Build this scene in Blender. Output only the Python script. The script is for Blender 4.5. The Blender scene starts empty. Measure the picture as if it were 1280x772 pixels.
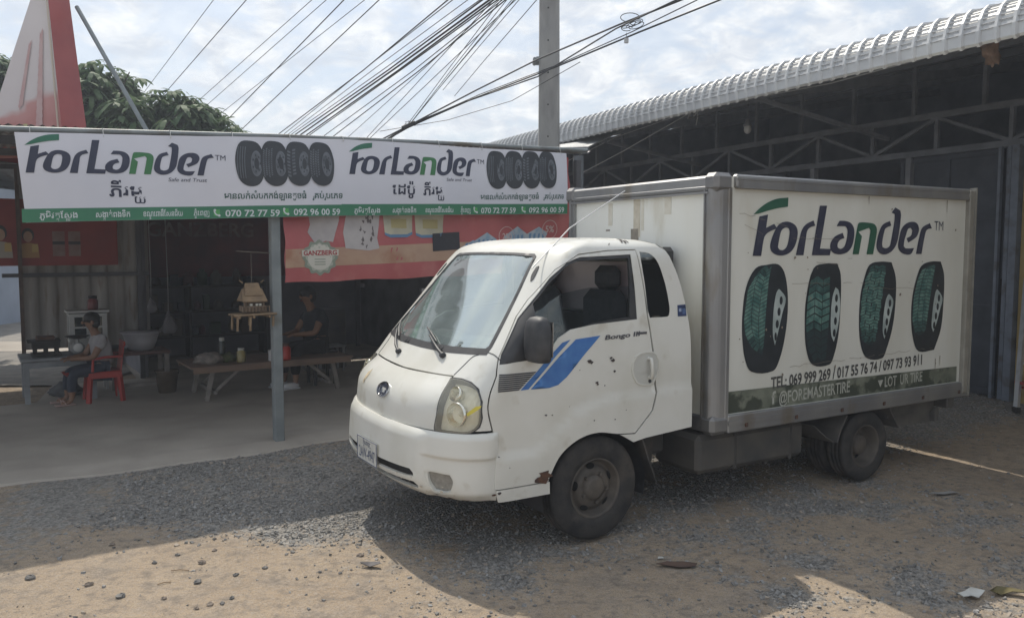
import bpy, math, random
import numpy as np
from mathutils import Vector, Matrix, noise
from mathutils.geometry import delaunay_2d_cdt
random.seed(7)
rng = np.random.default_rng(7)
SC = bpy.context.scene
COL = SC.collection

# ------------------------------------------------------------------ camera
cam_d = bpy.data.cameras.new('camera')
cam = bpy.data.objects.new('camera', cam_d); COL.objects.link(cam)
cam.location = (0, 0, 1.8)
cam.rotation_euler = (math.pi/2 - 0.074, 0, 0)
cam_d.sensor_width = 36.0
cam_d.lens = 36.0*1020/1280
cam_d.clip_end = 2000
SC.camera = cam

# ------------------------------------------------------------------ world, sun, exposure
SUN = Vector((-0.309, 0.677, 1.0)).normalized()
w = bpy.data.worlds.new("World"); SC.world = w; w.use_nodes = True
nt = w.node_tree; N = nt.nodes; L = nt.links
for n in list(N): N.remove(n)
out = N.new('ShaderNodeOutputWorld'); bg = N.new('ShaderNodeBackground'); bg.inputs['Strength'].default_value = 0.12
sky = N.new('ShaderNodeTexSky'); sky.sky_type = 'NISHITA'; sky.sun_disc = False
sky.sun_elevation = math.asin(SUN.z); sky.sun_rotation = math.atan2(SUN.x, SUN.y)
sky.dust_density = 2.5; sky.air_density = 1.2
tc = N.new('ShaderNodeTexCoord'); sx = N.new('ShaderNodeSeparateXYZ'); L.new(tc.outputs['Generated'], sx.inputs[0])
def mth(op, a, b=None):
    m = N.new('ShaderNodeMath'); m.operation = op
    for i, v in enumerate((a, b)):
        if v is None: continue
        if isinstance(v, (int, float)): m.inputs[i].default_value = v
        else: L.new(v, m.inputs[i])
    return m.outputs[0]
zz = mth('ADD', mth('MAXIMUM', sx.outputs['Z'], 0.0), 0.38)
cx = N.new('ShaderNodeCombineXYZ'); L.new(mth('DIVIDE', sx.outputs['X'], zz), cx.inputs[0]); L.new(mth('DIVIDE', sx.outputs['Y'], zz), cx.inputs[1])
def cloud(scale, detail, rough, dist, lo, hi, off):
    mp = N.new('ShaderNodeMapping'); mp.inputs['Location'].default_value = off; L.new(cx.outputs[0], mp.inputs[0])
    t = N.new('ShaderNodeTexNoise'); t.inputs['Scale'].default_value = scale; t.inputs['Detail'].default_value = detail
    t.inputs['Roughness'].default_value = rough; t.inputs['Distortion'].default_value = dist; L.new(mp.outputs[0], t.inputs['Vector'])
    r = N.new('ShaderNodeMapRange'); r.interpolation_type = 'SMOOTHSTEP'
    r.inputs['From Min'].default_value = lo; r.inputs['From Max'].default_value = hi; L.new(t.outputs['Fac'], r.inputs[0])
    return r.outputs[0]
c1 = cloud(8.5, 9, 0.55, 0.35, 0.39, 0.59, (3.1, 1.7, 0)); c2 = cloud(1.7, 4, 0.5, 0.2, 0.30, 0.62, (0.4, 5.2, 0))
cov = mth('MINIMUM', mth('ADD', mth('MULTIPLY', c1, 0.72), mth('MULTIPLY', c2, 0.38)), 1.0)
shade = cloud(12.0, 7, 0.6, 0.5, 0.3, 0.72, (7.7, 2.2, 0))
cm = N.new('ShaderNodeMix'); cm.data_type = 'RGBA'; L.new(shade, cm.inputs['Factor'])
cm.inputs['A'].default_value = (5.2, 5.6, 6.2, 1); cm.inputs['B'].default_value = (7.9, 8.0, 8.0, 1)
lift = N.new('ShaderNodeMix'); lift.data_type = 'RGBA'; lift.inputs['Factor'].default_value = 0.55
L.new(sky.outputs[0], lift.inputs['A']); lift.inputs['B'].default_value = (4.0, 4.8, 6.0, 1)
sm = N.new('ShaderNodeMix'); sm.data_type = 'RGBA'; L.new(cov, sm.inputs['Factor']); L.new(lift.outputs['Result'], sm.inputs['A']); L.new(cm.outputs['Result'], sm.inputs['B'])
L.new(sm.outputs['Result'], bg.inputs['Color']); L.new(bg.outputs[0], out.inputs[0])

sl = bpy.data.lights.new('sun', 'SUN'); sl.energy = 3.4; sl.angle = math.radians(0.6); sl.color = (1.0, 0.93, 0.82)
so = bpy.data.objects.new('sun', sl); COL.objects.link(so); so.rotation_euler = SUN.to_track_quat('Z', 'Y').to_euler(); so.location = (-10, 20, 30)
SC.view_settings.view_transform = 'Standard'; SC.view_settings.look = 'None'
SC.view_settings.exposure = 0.2; SC.view_settings.gamma = 1.0
SC.view_settings.use_curve_mapping = False
SC.cycles.max_bounces = 8; SC.cycles.transparent_max_bounces = 12
SC.cycles.use_denoising = True

# ------------------------------------------------------------------ frames of reference (metres)
HD = math.radians(59.3)
P0 = np.array([.505, 4.91, 0.0])
DU = np.array([math.sin(HD), math.cos(HD), 0.0]); DV = np.array([-math.cos(HD), math.sin(HD), 0.0])
def TW(u, v, z=0.0): return P0 + DU*u + DV*v + np.array([0, 0, z])        # along / across the truck -> world
def UV(x, y):
    d = np.array([x, y, 0.0]) - P0; return float(d@DU), float(d@DV)
BD = math.radians(56.5); POST = np.array([-2.13, 7.41, 0.0])
BT = np.array([math.sin(BD), math.cos(BD), 0.0]); BN = np.array([-math.cos(BD), math.sin(BD), 0.0])
def SW(t, w, z=0.0): return POST + BT*t + BN*w + np.array([0, 0, z])       # along / into the shelter -> world
WH_ = math.radians(-26.4); E0 = np.array([4.11, 6.70, 0.0])
WE = np.array([math.sin(WH_), math.cos(WH_), 0.0]); WM = np.array([math.cos(WH_), -math.sin(WH_), 0.0])
def WW(a, d, z=0.0): return E0 + WE*a + WM*d + np.array([0, 0, z])         # along / into the warehouse -> world

# ------------------------------------------------------------------ helpers
MATS = {}
def M(name, c1, c2=None, scale=6.0, rough=0.6, metal=0.0, bump=0.0, bscale=None, lo=.35, hi=.65, spec=0.5, stretch=(1, 1, 1), detail=6, c3=None, scale3=1.3, lo3=.55, hi3=.7, coat=0.0, alpha=None):
    if name in MATS: return MATS[name]
    m = bpy.data.materials.new(name); m.use_nodes = True; MATS[name] = m
    t = m.node_tree; n = t.nodes; l = t.links; b = n['Principled BSDF']
    b.inputs['Roughness'].default_value = rough; b.inputs['Metallic'].default_value = metal
    b.inputs['Specular IOR Level'].default_value = spec; b.inputs['Coat Weight'].default_value = coat
    b.inputs['Base Color'].default_value = (*c1, 1)
    tc = n.new('ShaderNodeTexCoord'); mp = n.new('ShaderNodeMapping'); mp.inputs['Scale'].default_value = stretch; l.new(tc.outputs['Object'], mp.inputs[0])
    def nz(sc, lo, hi):
        x = n.new('ShaderNodeTexNoise'); x.inputs['Scale'].default_value = sc; x.inputs['Detail'].default_value = detail; l.new(mp.outputs[0], x.inputs['Vector'])
        r = n.new('ShaderNodeMapRange'); r.inputs['From Min'].default_value = lo; r.inputs['From Max'].default_value = hi; l.new(x.outputs['Fac'], r.inputs[0]); return x, r
    col = None
    if c2:
        x, r = nz(scale, lo, hi); mx = n.new('ShaderNodeMix'); mx.data_type = 'RGBA'; l.new(r.outputs[0], mx.inputs['Factor'])
        mx.inputs['A'].default_value = (*c1, 1); mx.inputs['B'].default_value = (*c2, 1); col = mx.outputs['Result']
    if c3:
        x, r = nz(scale3, lo3, hi3); mx = n.new('ShaderNodeMix'); mx.data_type = 'RGBA'; l.new(r.outputs[0], mx.inputs['Factor'])
        if col: l.new(col, mx.inputs['A'])
        else: mx.inputs['A'].default_value = (*c1, 1)
        mx.inputs['B'].default_value = (*c3, 1); col = mx.outputs['Result']
    if col: l.new(col, b.inputs['Base Color'])
    if bump:
        x = n.new('ShaderNodeTexNoise'); x.inputs['Scale'].default_value = bscale or scale*3; x.inputs['Detail'].default_value = 6; l.new(mp.outputs[0], x.inputs['Vector'])
        bp = n.new('ShaderNodeBump'); bp.inputs['Strength'].default_value = bump; bp.inputs['Distance'].default_value = 0.02; l.new(x.outputs['Fac'], bp.inputs['Height']); l.new(bp.outputs[0], b.inputs['Normal'])
    if alpha is not None: b.inputs['Alpha'].default_value = alpha
    return m
def glass(name, tint, refl_lo, refl_hi, rough=0.03, milk=None, milkfac=0.0):
    if name in MATS: return MATS[name]
    m = bpy.data.materials.new(name); m.use_nodes = True; MATS[name] = m
    t = m.node_tree; n = t.nodes; l = t.links
    for x in list(n): n.remove(x)
    o = n.new('ShaderNodeOutputMaterial'); tr = n.new('ShaderNodeBsdfTransparent'); tr.inputs[0].default_value = (*tint, 1)
    gl = n.new('ShaderNodeBsdfGlossy'); gl.inputs['Roughness'].default_value = rough; gl.inputs['Color'].default_value = (.90, .97, .95, 1)
    fr = n.new('ShaderNodeFresnel'); fr.inputs['IOR'].default_value = 1.5
    r = n.new('ShaderNodeMapRange'); r.inputs['To Min'].default_value = refl_lo; r.inputs['To Max'].default_value = refl_hi; l.new(fr.outputs[0], r.inputs[0])
    mx = n.new('ShaderNodeMixShader'); ge = n.new('ShaderNodeNewGeometry'); iv = n.new('ShaderNodeMath'); iv.operation = 'SUBTRACT'; iv.inputs[0].default_value = 1.0; l.new(ge.outputs['Backfacing'], iv.inputs[1])
    mu = n.new('ShaderNodeMath'); mu.operation = 'MULTIPLY'; l.new(r.outputs[0], mu.inputs[0]); l.new(iv.outputs[0], mu.inputs[1]); l.new(mu.outputs[0], mx.inputs[0])
    base = tr.outputs[0]
    if milk:
        df = n.new('ShaderNodeBsdfDiffuse'); df.inputs[0].default_value = (*milk, 1)
        tc = n.new('ShaderNodeTexCoord'); mp = n.new('ShaderNodeMapping'); mp.inputs['Scale'].default_value = (1, 1, .35); mp.inputs['Rotation'].default_value = (.3, .5, .4); l.new(tc.outputs['Object'], mp.inputs[0])
        nz = n.new('ShaderNodeTexNoise'); nz.inputs['Scale'].default_value = 2.6; nz.inputs['Detail'].default_value = 3; l.new(mp.outputs[0], nz.inputs['Vector'])
        r2 = n.new('ShaderNodeMapRange'); r2.inputs['From Min'].default_value = .3; r2.inputs['From Max'].default_value = .7; r2.inputs['To Min'].default_value = milkfac*.5; r2.inputs['To Max'].default_value = milkfac*1.4; l.new(nz.outputs['Fac'], r2.inputs[0])
        m2 = n.new('ShaderNodeMixShader'); l.new(r2.outputs[0], m2.inputs[0]); l.new(tr.outputs[0], m2.inputs[1]); l.new(df.outputs[0], m2.inputs[2]); base = m2.outputs[0]
    l.new(base, mx.inputs[1]); l.new(gl.outputs[0], mx.inputs[2]); l.new(mx.outputs[0], o.inputs[0])
    return m

class MB:
    """collects shapes and links them as ONE mesh object"""
    def __init__(s): s.v = []; s.f = []; s.m = []; s.sm = []
    def add(s, vs, fs, mi=0, smooth=False):
        o = len(s.v); s.v += [tuple(map(float, p)) for p in vs]
        for f in fs: s.f.append(tuple(i+o for i in f)); s.m.append(mi); s.sm.append(smooth)
    def box(s, c, size, mi=0, rot=None, bev=0.0, ax=None):
        hx, hy, hz = [d/2 for d in size]
        if bev <= 0:
            vs = [Vector((x*hx, y*hy, z*hz)) for x in (-1, 1) for y in (-1, 1) for z in (-1, 1)]
            fs = [(0, 1, 3, 2), (4, 6, 7, 5), (0, 4, 5, 1), (2, 3, 7, 6), (0, 2, 6, 4), (1, 5, 7, 3)]
        else:
            b = min(bev, hx*.95, hy*.95, hz*.95); vs = []; idx = {}
            for x in (-1, 1):
                for y in (-1, 1):
                    for z in (-1, 1):
                        for k in range(3):
                            p = [x*(hx-b), y*(hy-b), z*(hz-b)]; p[k] = (x*hx, y*hy, z*hz)[k]
                            idx[(x, y, z, k)] = len(vs); vs.append(Vector(p))
            fs = []
            S = (-1, 1)
            for k in range(3):
                a, c_ = [i for i in range(3) if i != k]
                for q in S:
                    r = []
                    for (p1, p2) in ((-1, -1), (1, -1), (1, 1), (-1, 1)):
                        t = [0, 0, 0]; t[k] = q; t[a] = p1; t[c_] = p2; r.append(idx[(*t, k)])
                    fs.append(tuple(r))
            for k in range(3):       # edges along axis k
                a, c_ = [i for i in range(3) if i != k]
                for p1 in S:
                    for p2 in S:
                        t = [0, 0, 0]; t[a] = p1; t[c_] = p2; lo = list(t); hi = list(t); lo[k] = -1; hi[k] = 1
                        fs.append((idx[(*lo, a)], idx[(*hi, a)], idx[(*hi, c_)], idx[(*lo, c_)]))
            for x in S:
                for y in S:
                    for z in S: fs.append((idx[(x, y, z, 0)], idx[(x, y, z, 1)], idx[(x, y, z, 2)]))
        if rot is not None: vs = [rot @ v for v in vs]
        c = Vector(c)
        if ax is not None:
            A = [Vector(a) for a in ax]; vs = [A[0]*v.x + A[1]*v.y + A[2]*v.z for v in vs]
        s.add([c+v for v in vs], fs, mi)
    def beam(s, p, q, w_, h_, mi=0, up=(0, 0, 1)):
        p = Vector(p); q = Vector(q); d = (q-p); ln = d.length; d.normalize(); u = Vector(up)
        x = d.cross(u)
        if x.length < 1e-4: x = d.cross(Vector((1, 0, 0)))
        x.normalize(); y = x.cross(d)
        s.box((p+q)/2, (ln, w_, h_), mi, ax=(d, x, y))
    def tube(s, pts, r, n=8, mi=0, cap=True, smooth=True):
        pts = [Vector(p) for p in pts]; k = len(pts); rs = r if isinstance(r, (list, tuple)) else [r]*k
        vs = []; fs = []; prev = None
        for i, p in enumerate(pts):
            d = (pts[min(i+1, k-1)]-pts[max(i-1, 0)]).normalized()
            if prev is None:
                x = d.cross(Vector((0, 0, 1)));
                if x.length < 1e-3: x = d.cross(Vector((1, 0, 0)))
            else: x = prev - d*prev.dot(d)
            x.normalize(); prev = x; y = d.cross(x)
            for j in range(n):
                a = 2*math.pi*j/n; vs.append(p + (x*math.cos(a)+y*math.sin(a))*rs[i])
        for i in range(k-1):
            for j in range(n): fs.append((i*n+j, i*n+(j+1) % n, (i+1)*n+(j+1) % n, (i+1)*n+j))
        s.add(vs, fs, mi, smooth)
        if cap:
            s.add(vs[:n], [tuple(range(n))[::-1]], mi); s.add(vs[-n:], [tuple(range(n))], mi)
    def lathe(s, prof, o=(0, 0, 0), axis=(0, 0, 1), n=32, mi=0, smooth=True, closed=False):
        o = Vector(o); ax = Vector(axis).normalized(); x = ax.orthogonal().normalized(); y = ax.cross(x)
        vs = [o + ax*h + (x*math.cos(2*math.pi*j/n)+y*math.sin(2*math.pi*j/n))*r for r, h in prof for j in range(n)]
        k = len(prof); fs = []
        for i in range(k if closed else k-1):
            i2 = (i+1) % k
            for j in range(n): fs.append((i*n+j, i*n+(j+1) % n, i2*n+(j+1) % n, i2*n+j))
        s.add(vs, fs, mi, smooth)
    def prism(s, poly, o, x, y, depth, mi=0, both=True):
        """polygon in the plane (o,x,y), thickened along x*y by depth"""
        o = Vector(o); x = Vector(x); y = Vector(y); nrm = x.cross(y).normalized()*depth
        a = [o+x*p[0]+y*p[1] for p in poly]; k = len(a)
        s.add(a, [tuple(range(k))], mi); b = [p+nrm for p in a]; s.add(b, [tuple(range(k))[::-1]], mi)
        s.add(a+b, [(i, i+k, (i+1) % k+k, (i+1) % k) for i in range(k)], mi)
    def ball(s, c, r, mi=0, n=12, k=8, sq=1.0):
        rx, ry, rz = (r, r, r) if isinstance(r, (int, float)) else r
        f = lambda t: math.copysign(abs(t)**sq, t)
        vs = []; fs = []
        for i in range(k+1):
            a = -math.pi/2+math.pi*i/k
            for j in range(n):
                b = 2*math.pi*j/n; vs.append((c[0]+rx*f(math.cos(a))*f(math.cos(b)), c[1]+ry*f(math.cos(a))*f(math.sin(b)), c[2]+rz*f(math.sin(a))))
        for i in range(k):
            for j in range(n): fs.append((i*n+j, i*n+(j+1) % n, (i+1)*n+(j+1) % n, (i+1)*n+j))
        s.add(vs, fs, mi, True)
    def build(s, name, mats, parent=None, loc=None):
        me = bpy.data.meshes.new(name); me.from_pydata(s.v, [], s.f)
        for m in (mats if isinstance(mats, (list, tuple)) else [mats]): me.materials.append(m)
        me.polygons.foreach_set('material_index', s.m); me.polygons.foreach_set('use_smooth', s.sm); me.update()
        o = bpy.data.objects.new(name, me); COL.objects.link(o)
        if parent is not None: o.parent = parent
        if loc is not None: o.location = loc
        return o
def tag(o, label=None, cat=None, group=None, kind=None):
    for k, v in (('label', label), ('category', cat), ('group', group), ('kind', kind)):
        if v: o[k] = v
    return o
def thing(name, loc, label, cat, group=None, rz=0.0):
    o = bpy.data.objects.new(name, None); COL.objects.link(o); o.location = tuple(map(float, loc)); o.rotation_euler = (0, 0, rz); o.empty_display_size = .1
    return tag(o, label, cat, group)

# --- flat outlines
def smooth_poly(P, sharp=52, n=4):
    P = [np.array(p, float) for p in P]; k = len(P); out = []
    def ang(i):
        a = P[i]-P[i-1]; b = P[(i+1) % k]-P[i]; c = a@b/(np.linalg.norm(a)*np.linalg.norm(b)+1e-12); return math.degrees(math.acos(max(-1, min(1, c))))
    sh = [ang(i) > sharp for i in range(k)]
    for i in range(k):
        j = (i+1) % k; p, q = P[i], P[j]; ln = np.linalg.norm(q-p)
        if sh[i] and sh[j]: out.append(p); continue
        def tg(m): d = P[(m+1) % k]-P[m-1]; return d/(np.linalg.norm(d)+1e-12)*ln
        m0 = (q-p) if sh[i] else tg(i); m1 = (q-p) if sh[j] else tg(j)
        for t in np.arange(n)/n: out.append((2*t**3-3*t*t+1)*p+(t**3-2*t*t+t)*m0+(-2*t**3+3*t*t)*q+(t**3-t*t)*m1)
    return out
def inside(pt, poly):
    x, y = pt; r = False; k = len(poly)
    for i in range(k):
        x1, y1 = poly[i]; x2, y2 = poly[i-1]
        if (y1 > y) != (y2 > y) and x < (x2-x1)*(y-y1)/(y2-y1)+x1: r = not r
    return r
def inside_np(X, Y, poly):
    r = np.zeros(X.shape, bool); k = len(poly)
    for i in range(k):
        x1, y1 = poly[i]; x2, y2 = poly[i-1]
        if y1 == y2: continue
        r ^= ((y1 > Y) != (y2 > Y)) & (X < (x2-x1)*(Y-y1)/(y2-y1)+x1)
    return r
def inset(P, d):
    """move a closed outline inwards by d"""
    P = [np.array(p, float) for p in P]; k = len(P)
    area = sum(P[i-1][0]*P[i][1]-P[i][0]*P[i-1][1] for i in range(k)); sg = 1 if area > 0 else -1; out = []
    for i in range(k):
        a = P[i]-P[i-1]; b = P[(i+1) % k]-P[i]; a = a/(np.linalg.norm(a)+1e-12); b = b/(np.linalg.norm(b)+1e-12)
        n1 = np.array([-a[1], a[0]])*sg; n2 = np.array([-b[1], b[0]])*sg; m = n1+n2; l2 = m@m
        out.append(P[i]+m*(2*d/max(l2, .6)) if l2 > 1e-6 else P[i]+n1*d)
    return out
def fill2d(outers, holes=(), dx=None, dy=None, xs=None, ys=None, seg=None):
    V = []; E = []
    for P in list(outers)+list(holes):
        s0 = len(V); k = len(P)
        for i in range(k):
            p = np.array(P[i], float); q = np.array(P[(i+1) % k], float); nseg = 1
            if seg: nseg = max(1, int(np.linalg.norm(q-p)/seg))
            for t in range(nseg): V.append(p+(q-p)*t/nseg)
        e = len(V); E += [(i, i+1 if i+1 < e else s0) for i in range(s0, e)]
    if dx or xs is not None:
        A = np.vstack([np.array(P, float) for P in outers])
        if xs is None: xs = np.arange(A[:, 0].min()+dx*.5, A[:, 0].max(), dx)
        if ys is None: ys = np.arange(A[:, 1].min()+dy*.5, A[:, 1].max(), dy)
        X, Y = np.meshgrid(xs, ys); X = X.ravel(); Y = Y.ravel(); ok = np.zeros(X.shape, bool)
        for P in outers: ok |= inside_np(X, Y, P)
        for P in holes: ok &= ~inside_np(X, Y, P)
        V += [np.array(p) for p in zip(X[ok], Y[ok])]
    r = delaunay_2d_cdt([Vector((float(p[0]), float(p[1]))) for p in V], E, [], 0, 1e-5)
    pv = np.array([(p.x, p.y) for p in r[0]]); F = np.array([f for f in r[2]])
    c = pv[F].mean(1); ok = np.zeros(len(F), bool)
    for P in outers: ok |= inside_np(c[:, 0], c[:, 1], P)
    for P in holes: ok &= ~inside_np(c[:, 0], c[:, 1], P)
    return pv, [tuple(f) for f in F[ok]]
def patch(mb, P3, N3, outers, holes=(), dx=None, dy=None, xs=None, ys=None, seg=None, thick=0.0, mi=0, off=0.0, mi_back=None):
    """triangulated sheet over an outline, mapped to space by P3 (point) and N3 (outward normal); thick > 0 makes it a plate"""
    pv, F = fill2d(outers, holes, dx, dy, xs, ys, seg)
    pts = [np.array(P3(*p)) for p in pv]; nr = [np.array(N3(*p)) for p in pv]
    top = [p+n*off for p, n in zip(pts, nr)]
    if F:
        f = F[len(F)//2]; a, b, c = (top[i] for i in f)
        if np.cross(b-a, c-a)@nr[f[0]] < 0: F = [t[::-1] for t in F]
    mb.add(top, F, mi, True)
    if thick:
        bot = [p-n*thick for p, n in zip(top, nr)]
        mb.add(bot, [t[::-1] for t in F], mi if mi_back is None else mi_back, True)
        ed = {}
        for t in F:
            for i in range(3): ed[(t[i], t[(i+1) % 3])] = 1
        for (a, b) in ed:
            if (b, a) not in ed: mb.add([top[b], top[a], bot[a], bot[b]], [(0, 1, 2, 3)], mi, False)
# --- lettering
_G = {}
def glyphs(s, bold=0.0):
    k = (s, bold)
    if k in _G: return _G[k]
    cu = bpy.data.curves.new('t', 'FONT'); cu.body = s; cu.size = 1; cu.offset = bold; cu.resolution_u = 3
    o = bpy.data.objects.new('t', cu); COL.objects.link(o); bpy.context.view_layer.update()
    me = o.to_mesh(); v = np.array([(p.co.x, p.co.y) for p in me.vertices]) if len(me.vertices) else np.zeros((0, 2)); f = [tuple(p.vertices) for p in me.polygons]
    o.to_mesh_clear(); bpy.data.objects.remove(o); bpy.data.curves.remove(cu)
    _G[k] = (v, f); return v, f
def khmer(s, bold=0.0):
    """very small Khmer layout: prebase vowels first, subscripts small and below, marks above their letter"""
    x = 0.0; VV = []; FF = []; base = None
    def put(ch, ox, oy, sc):
        v, f = glyphs(ch, bold)
        o = sum(len(a) for a in VV); VV.append(v*sc+np.array([ox, oy])); FF.extend(tuple(i+o for i in t) for t in f); return v
    i = 0; n = len(s)
    while i < n:
        ch = s[i]
        if ch == ' ': x += .35; i += 1; continue
        subs = []; marks = []; pre = []; post = []
        j = i+1
        while j < n and (s[j] == '\u17d2' or '\u17b6' <= s[j] <= '\u17d1'):
            if s[j] == '\u17d2': subs.append(s[j+1]); j += 2; continue
            if s[j] in '\u17c1\u17c2\u17c3': pre.append(s[j])
            elif s[j] == '\u17c4': pre.append('\u17c1'); post.append('\u17b6')
            elif s[j] == '\u17b6': post.append(s[j])
            else: marks.append(s[j])
            j += 1
        for p in pre:
            v = put(p, x, 0, 1); x += v[:, 0].max()+.03
        if '\u179a' in subs: x += .16
        v = put(ch, x, 0, 1); adv = v[:, 0].max()+.05; x0 = x; x += adv
        for sb in subs:
            g = glyphs(sb, bold)[0]
            if sb == '\u179a': put(sb, x0-.17, -.22, .8)
            elif sb == '\u1799': put('\u1799', x0+adv*.3, -.33, .62); x += .08
            else: put(sb, x0+(adv-(g[:, 0].max())*.55)/2, -.36, .52)
        for mk in marks: put(mk, x, 0 if mk not in '\u17bb\u17bc\u17bd' or not subs else -.05, 1)
        for p in post:
            v = put(p, x, 0, 1); x += v[:, 0].max()+.04
        i = j
    return np.vstack(VV), FF
def letter(mb, s, mapf, x0, y0, cap, mi=0, bold=0.0, width=None, slant=0.0, kh=False, slope=0.0):
    v, f = khmer(s, bold) if kh else glyphs(s, bold)
    k = cap/(.59 if kh else .69); x = v[:, 0]*k; y = v[:, 1]*k
    if width: x = (x-x.min())*width/(x.max()-x.min())
    x = x+slant*y
    mb.add([mapf(x0+a, y0+b+slope*a) for a, b in zip(x, y)], f, mi)
LOGO = {
'sw':[(-0.003,0.788),(0.179,0.923),(0.392,1.031),(0.636,1.104),(0.955,1.136),(0.948,0.958),(0.67,0.924),(0.397,0.871),(0.183,0.819)],
'f':[(0.0,0.0),(0.158,0.753),(0.394,0.795),(0.348,0.539),(0.57,0.617),(0.656,0.532),(0.438,0.463),(0.331,0.396),(0.286,0.301),(0.23,-0.002)],
'o':[(0.475,0.168),(0.493,0.283),(0.588,0.474),(0.708,0.609),(0.874,0.663),(1.044,0.651),(1.189,0.585),(1.25,0.478),(1.233,0.322),(1.161,0.166),(1.037,0.059),(0.841,0.003),(0.646,0.018),(0.519,0.082)],
'oh':[(0.69,0.167),(0.744,0.398),(0.796,0.504),(0.906,0.549),(0.991,0.531),(1.017,0.457),(0.986,0.283),(0.934,0.167),(0.838,0.109),(0.739,0.119)],
'r':[(1.21,0.004),(1.325,0.401),(1.392,0.538),(1.505,0.628),(1.708,0.699),(1.765,0.597),(1.596,0.55),(1.525,0.48),(1.494,0.323),(1.436,0.002)],
'L':[(1.683,-0.0),(1.889,0.999),(2.108,1.004),(1.925,0.134),(2.268,0.122),(2.234,-0.005)],
'a':[(2.422,0.591),(2.51,0.704),(2.704,0.702),(2.879,0.657),(2.98,0.552),(2.997,0.408),(2.942,0.201),(2.812,0.068),(2.61,0.014),(2.407,0.024),(2.281,0.081),(2.24,0.172),(2.272,0.283),(2.391,0.385),(2.621,0.457),(2.682,0.349),(2.534,0.304),(2.469,0.223),(2.479,0.151),(2.573,0.125),(2.681,0.171),(2.739,0.284),(2.773,0.427),(2.769,0.519),(2.709,0.586),(2.646,0.593)],
'n':[(2.958,0.009),(3.104,0.635),(3.167,0.677),(3.51,0.671),(3.66,0.641),(3.735,0.558),(3.729,0.411),(3.637,0.005),(3.418,0.006),(3.507,0.41),(3.518,0.514),(3.466,0.566),(3.128,0.481),(3.246,0.388),(3.161,0.008)],
'd':[(4.221,0.903),(4.352,1.017),(4.53,0.952),(4.56,0.845),(4.478,0.328),(4.383,0.156),(4.217,0.039),(3.997,-0.002),(3.825,0.052),(3.742,0.158),(3.76,0.327),(3.834,0.517),(3.945,0.645),(4.179,0.722),(4.229,0.622),(4.035,0.561),(3.988,0.476),(3.933,0.242),(3.954,0.157),(4.058,0.131),(4.192,0.178),(4.238,0.285),(4.334,0.734),(4.336,0.873)],
'e':[(5.075,0.132),(4.964,0.001),(4.725,0.003),(4.563,0.069),(4.493,0.177),(4.513,0.328),(4.588,0.544),(4.74,0.664),(4.968,0.715),(5.151,0.68),(5.23,0.571),(5.217,0.483),(5.133,0.373),(4.853,0.253),(4.786,0.35),(4.95,0.416),(4.99,0.526),(4.923,0.579),(4.835,0.557),(4.771,0.437),(4.709,0.285),(4.697,0.177),(4.771,0.129)],
'r2':[(5.148,0.0),(5.273,0.462),(5.356,0.594),(5.627,0.692),(5.709,0.575),(5.525,0.541),(5.459,0.419),(5.356,-0.001)],
}
def logo(mb, mapf, x0, y0, h, xs=1.0, slope=0.0, green=1, navy=0):
    lift = 0
    for k, P in LOGO.items():
        if k == 'oh': continue
        pv, F = fill2d([smooth_poly(P)], [smooth_poly(LOGO['oh'])] if k == 'o' else [], seg=.15)
        lift += 1
        mb.add([mapf(x0+p[0]*h*xs, y0+p[1]*h+slope*p[0]*h*xs, .0003*(lift % 3)) for p in pv], F, green if k in ('sw', 'n') else navy)

# ================================================================== GROUND
dirt = M('dirt', (.20, .155, .115), (.285, .225, .17), scale=.9, rough=.95, bump=.5, bscale=35, c3=(.15, .12, .095), scale3=3.2, lo3=.52, hi3=.7, spec=.2)
def sstep(a, b, x): t = min(1, max(0, (x-a)/(b-a))); return t*t*(3-2*t)
def gravel_at(x, y):
    u, v = UV(x, y); n = noise.fractal(Vector((x*.8, y*.8, 3.1)), 1.0, 2.0, 4); n2 = noise.fractal(Vector((x*2.6, y*2.6, 7.7)), 1.0, 2.0, 4)
    lowv = 1.75 - 1.15*sstep(-2.6, -1.0, u)                       # lower border of the band before the slab
    band = sstep(lowv-.55, lowv+.45, v+.35*n)*(1-sstep(3.3, 3.5, v))*sstep(-4.6, -2.4, u+.5*n)
    under = sstep(-1.75, -.85, u+.4*n)*sstep(-1.15, -.15, v+.5*n)*(1-sstep(1.6, 3.6, u+.6*n))*(.78+.5*n2)
    mid = (.40+.55*n2)*sstep(-.6, .3, u+.4*n)*sstep(-2.9, -1.2, v+.6*n)*(1-sstep(2.0, 4.5, u))
    far = .30*sstep(2.5, 5.0, u)*sstep(-.2, .4, n)
    g = .86*max(band, under, mid, far, .03+.22*max(0, n2))
    return min(1, max(0, g*(.72+.5*n2+.28)))
def ground_z(x, y):
    u, v = UV(x, y)
    a = .012*noise.noise(Vector((x*1.3, y*1.3, 0))) + .007*noise.noise(Vector((x*5, y*5, 2)))
    rut = .006*math.sin(v*38+3*noise.noise(Vector((x*.7, y*.7, 4))))*sstep(-.4, -1.6, v-.5)
    return (a+rut*.6) * (1-sstep(3.0, 3.3, v) if u < 4 else 1) - .012
def axis(lo, hi, st, far):
    r = list(np.arange(lo, hi, st)); k = st; x = hi
    while x < far: r.append(x); k *= 1.45; x += k
    k = st; x = lo-st; q = []
    while x > -far: q.append(x); k *= 1.45; x -= k
    return q[::-1]+r
gx = axis(-5.2, 7.5, .07, 400); gy = axis(3.2, 11.5, .07, 500)
gv = [(x, y, ground_z(x, y)) for y in gy for x in gx]; nx = len(gx)
gf = [(j*nx+i, j*nx+i+1, (j+1)*nx+i+1, (j+1)*nx+i) for j in range(len(gy)-1) for i in range(nx-1)]
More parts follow.
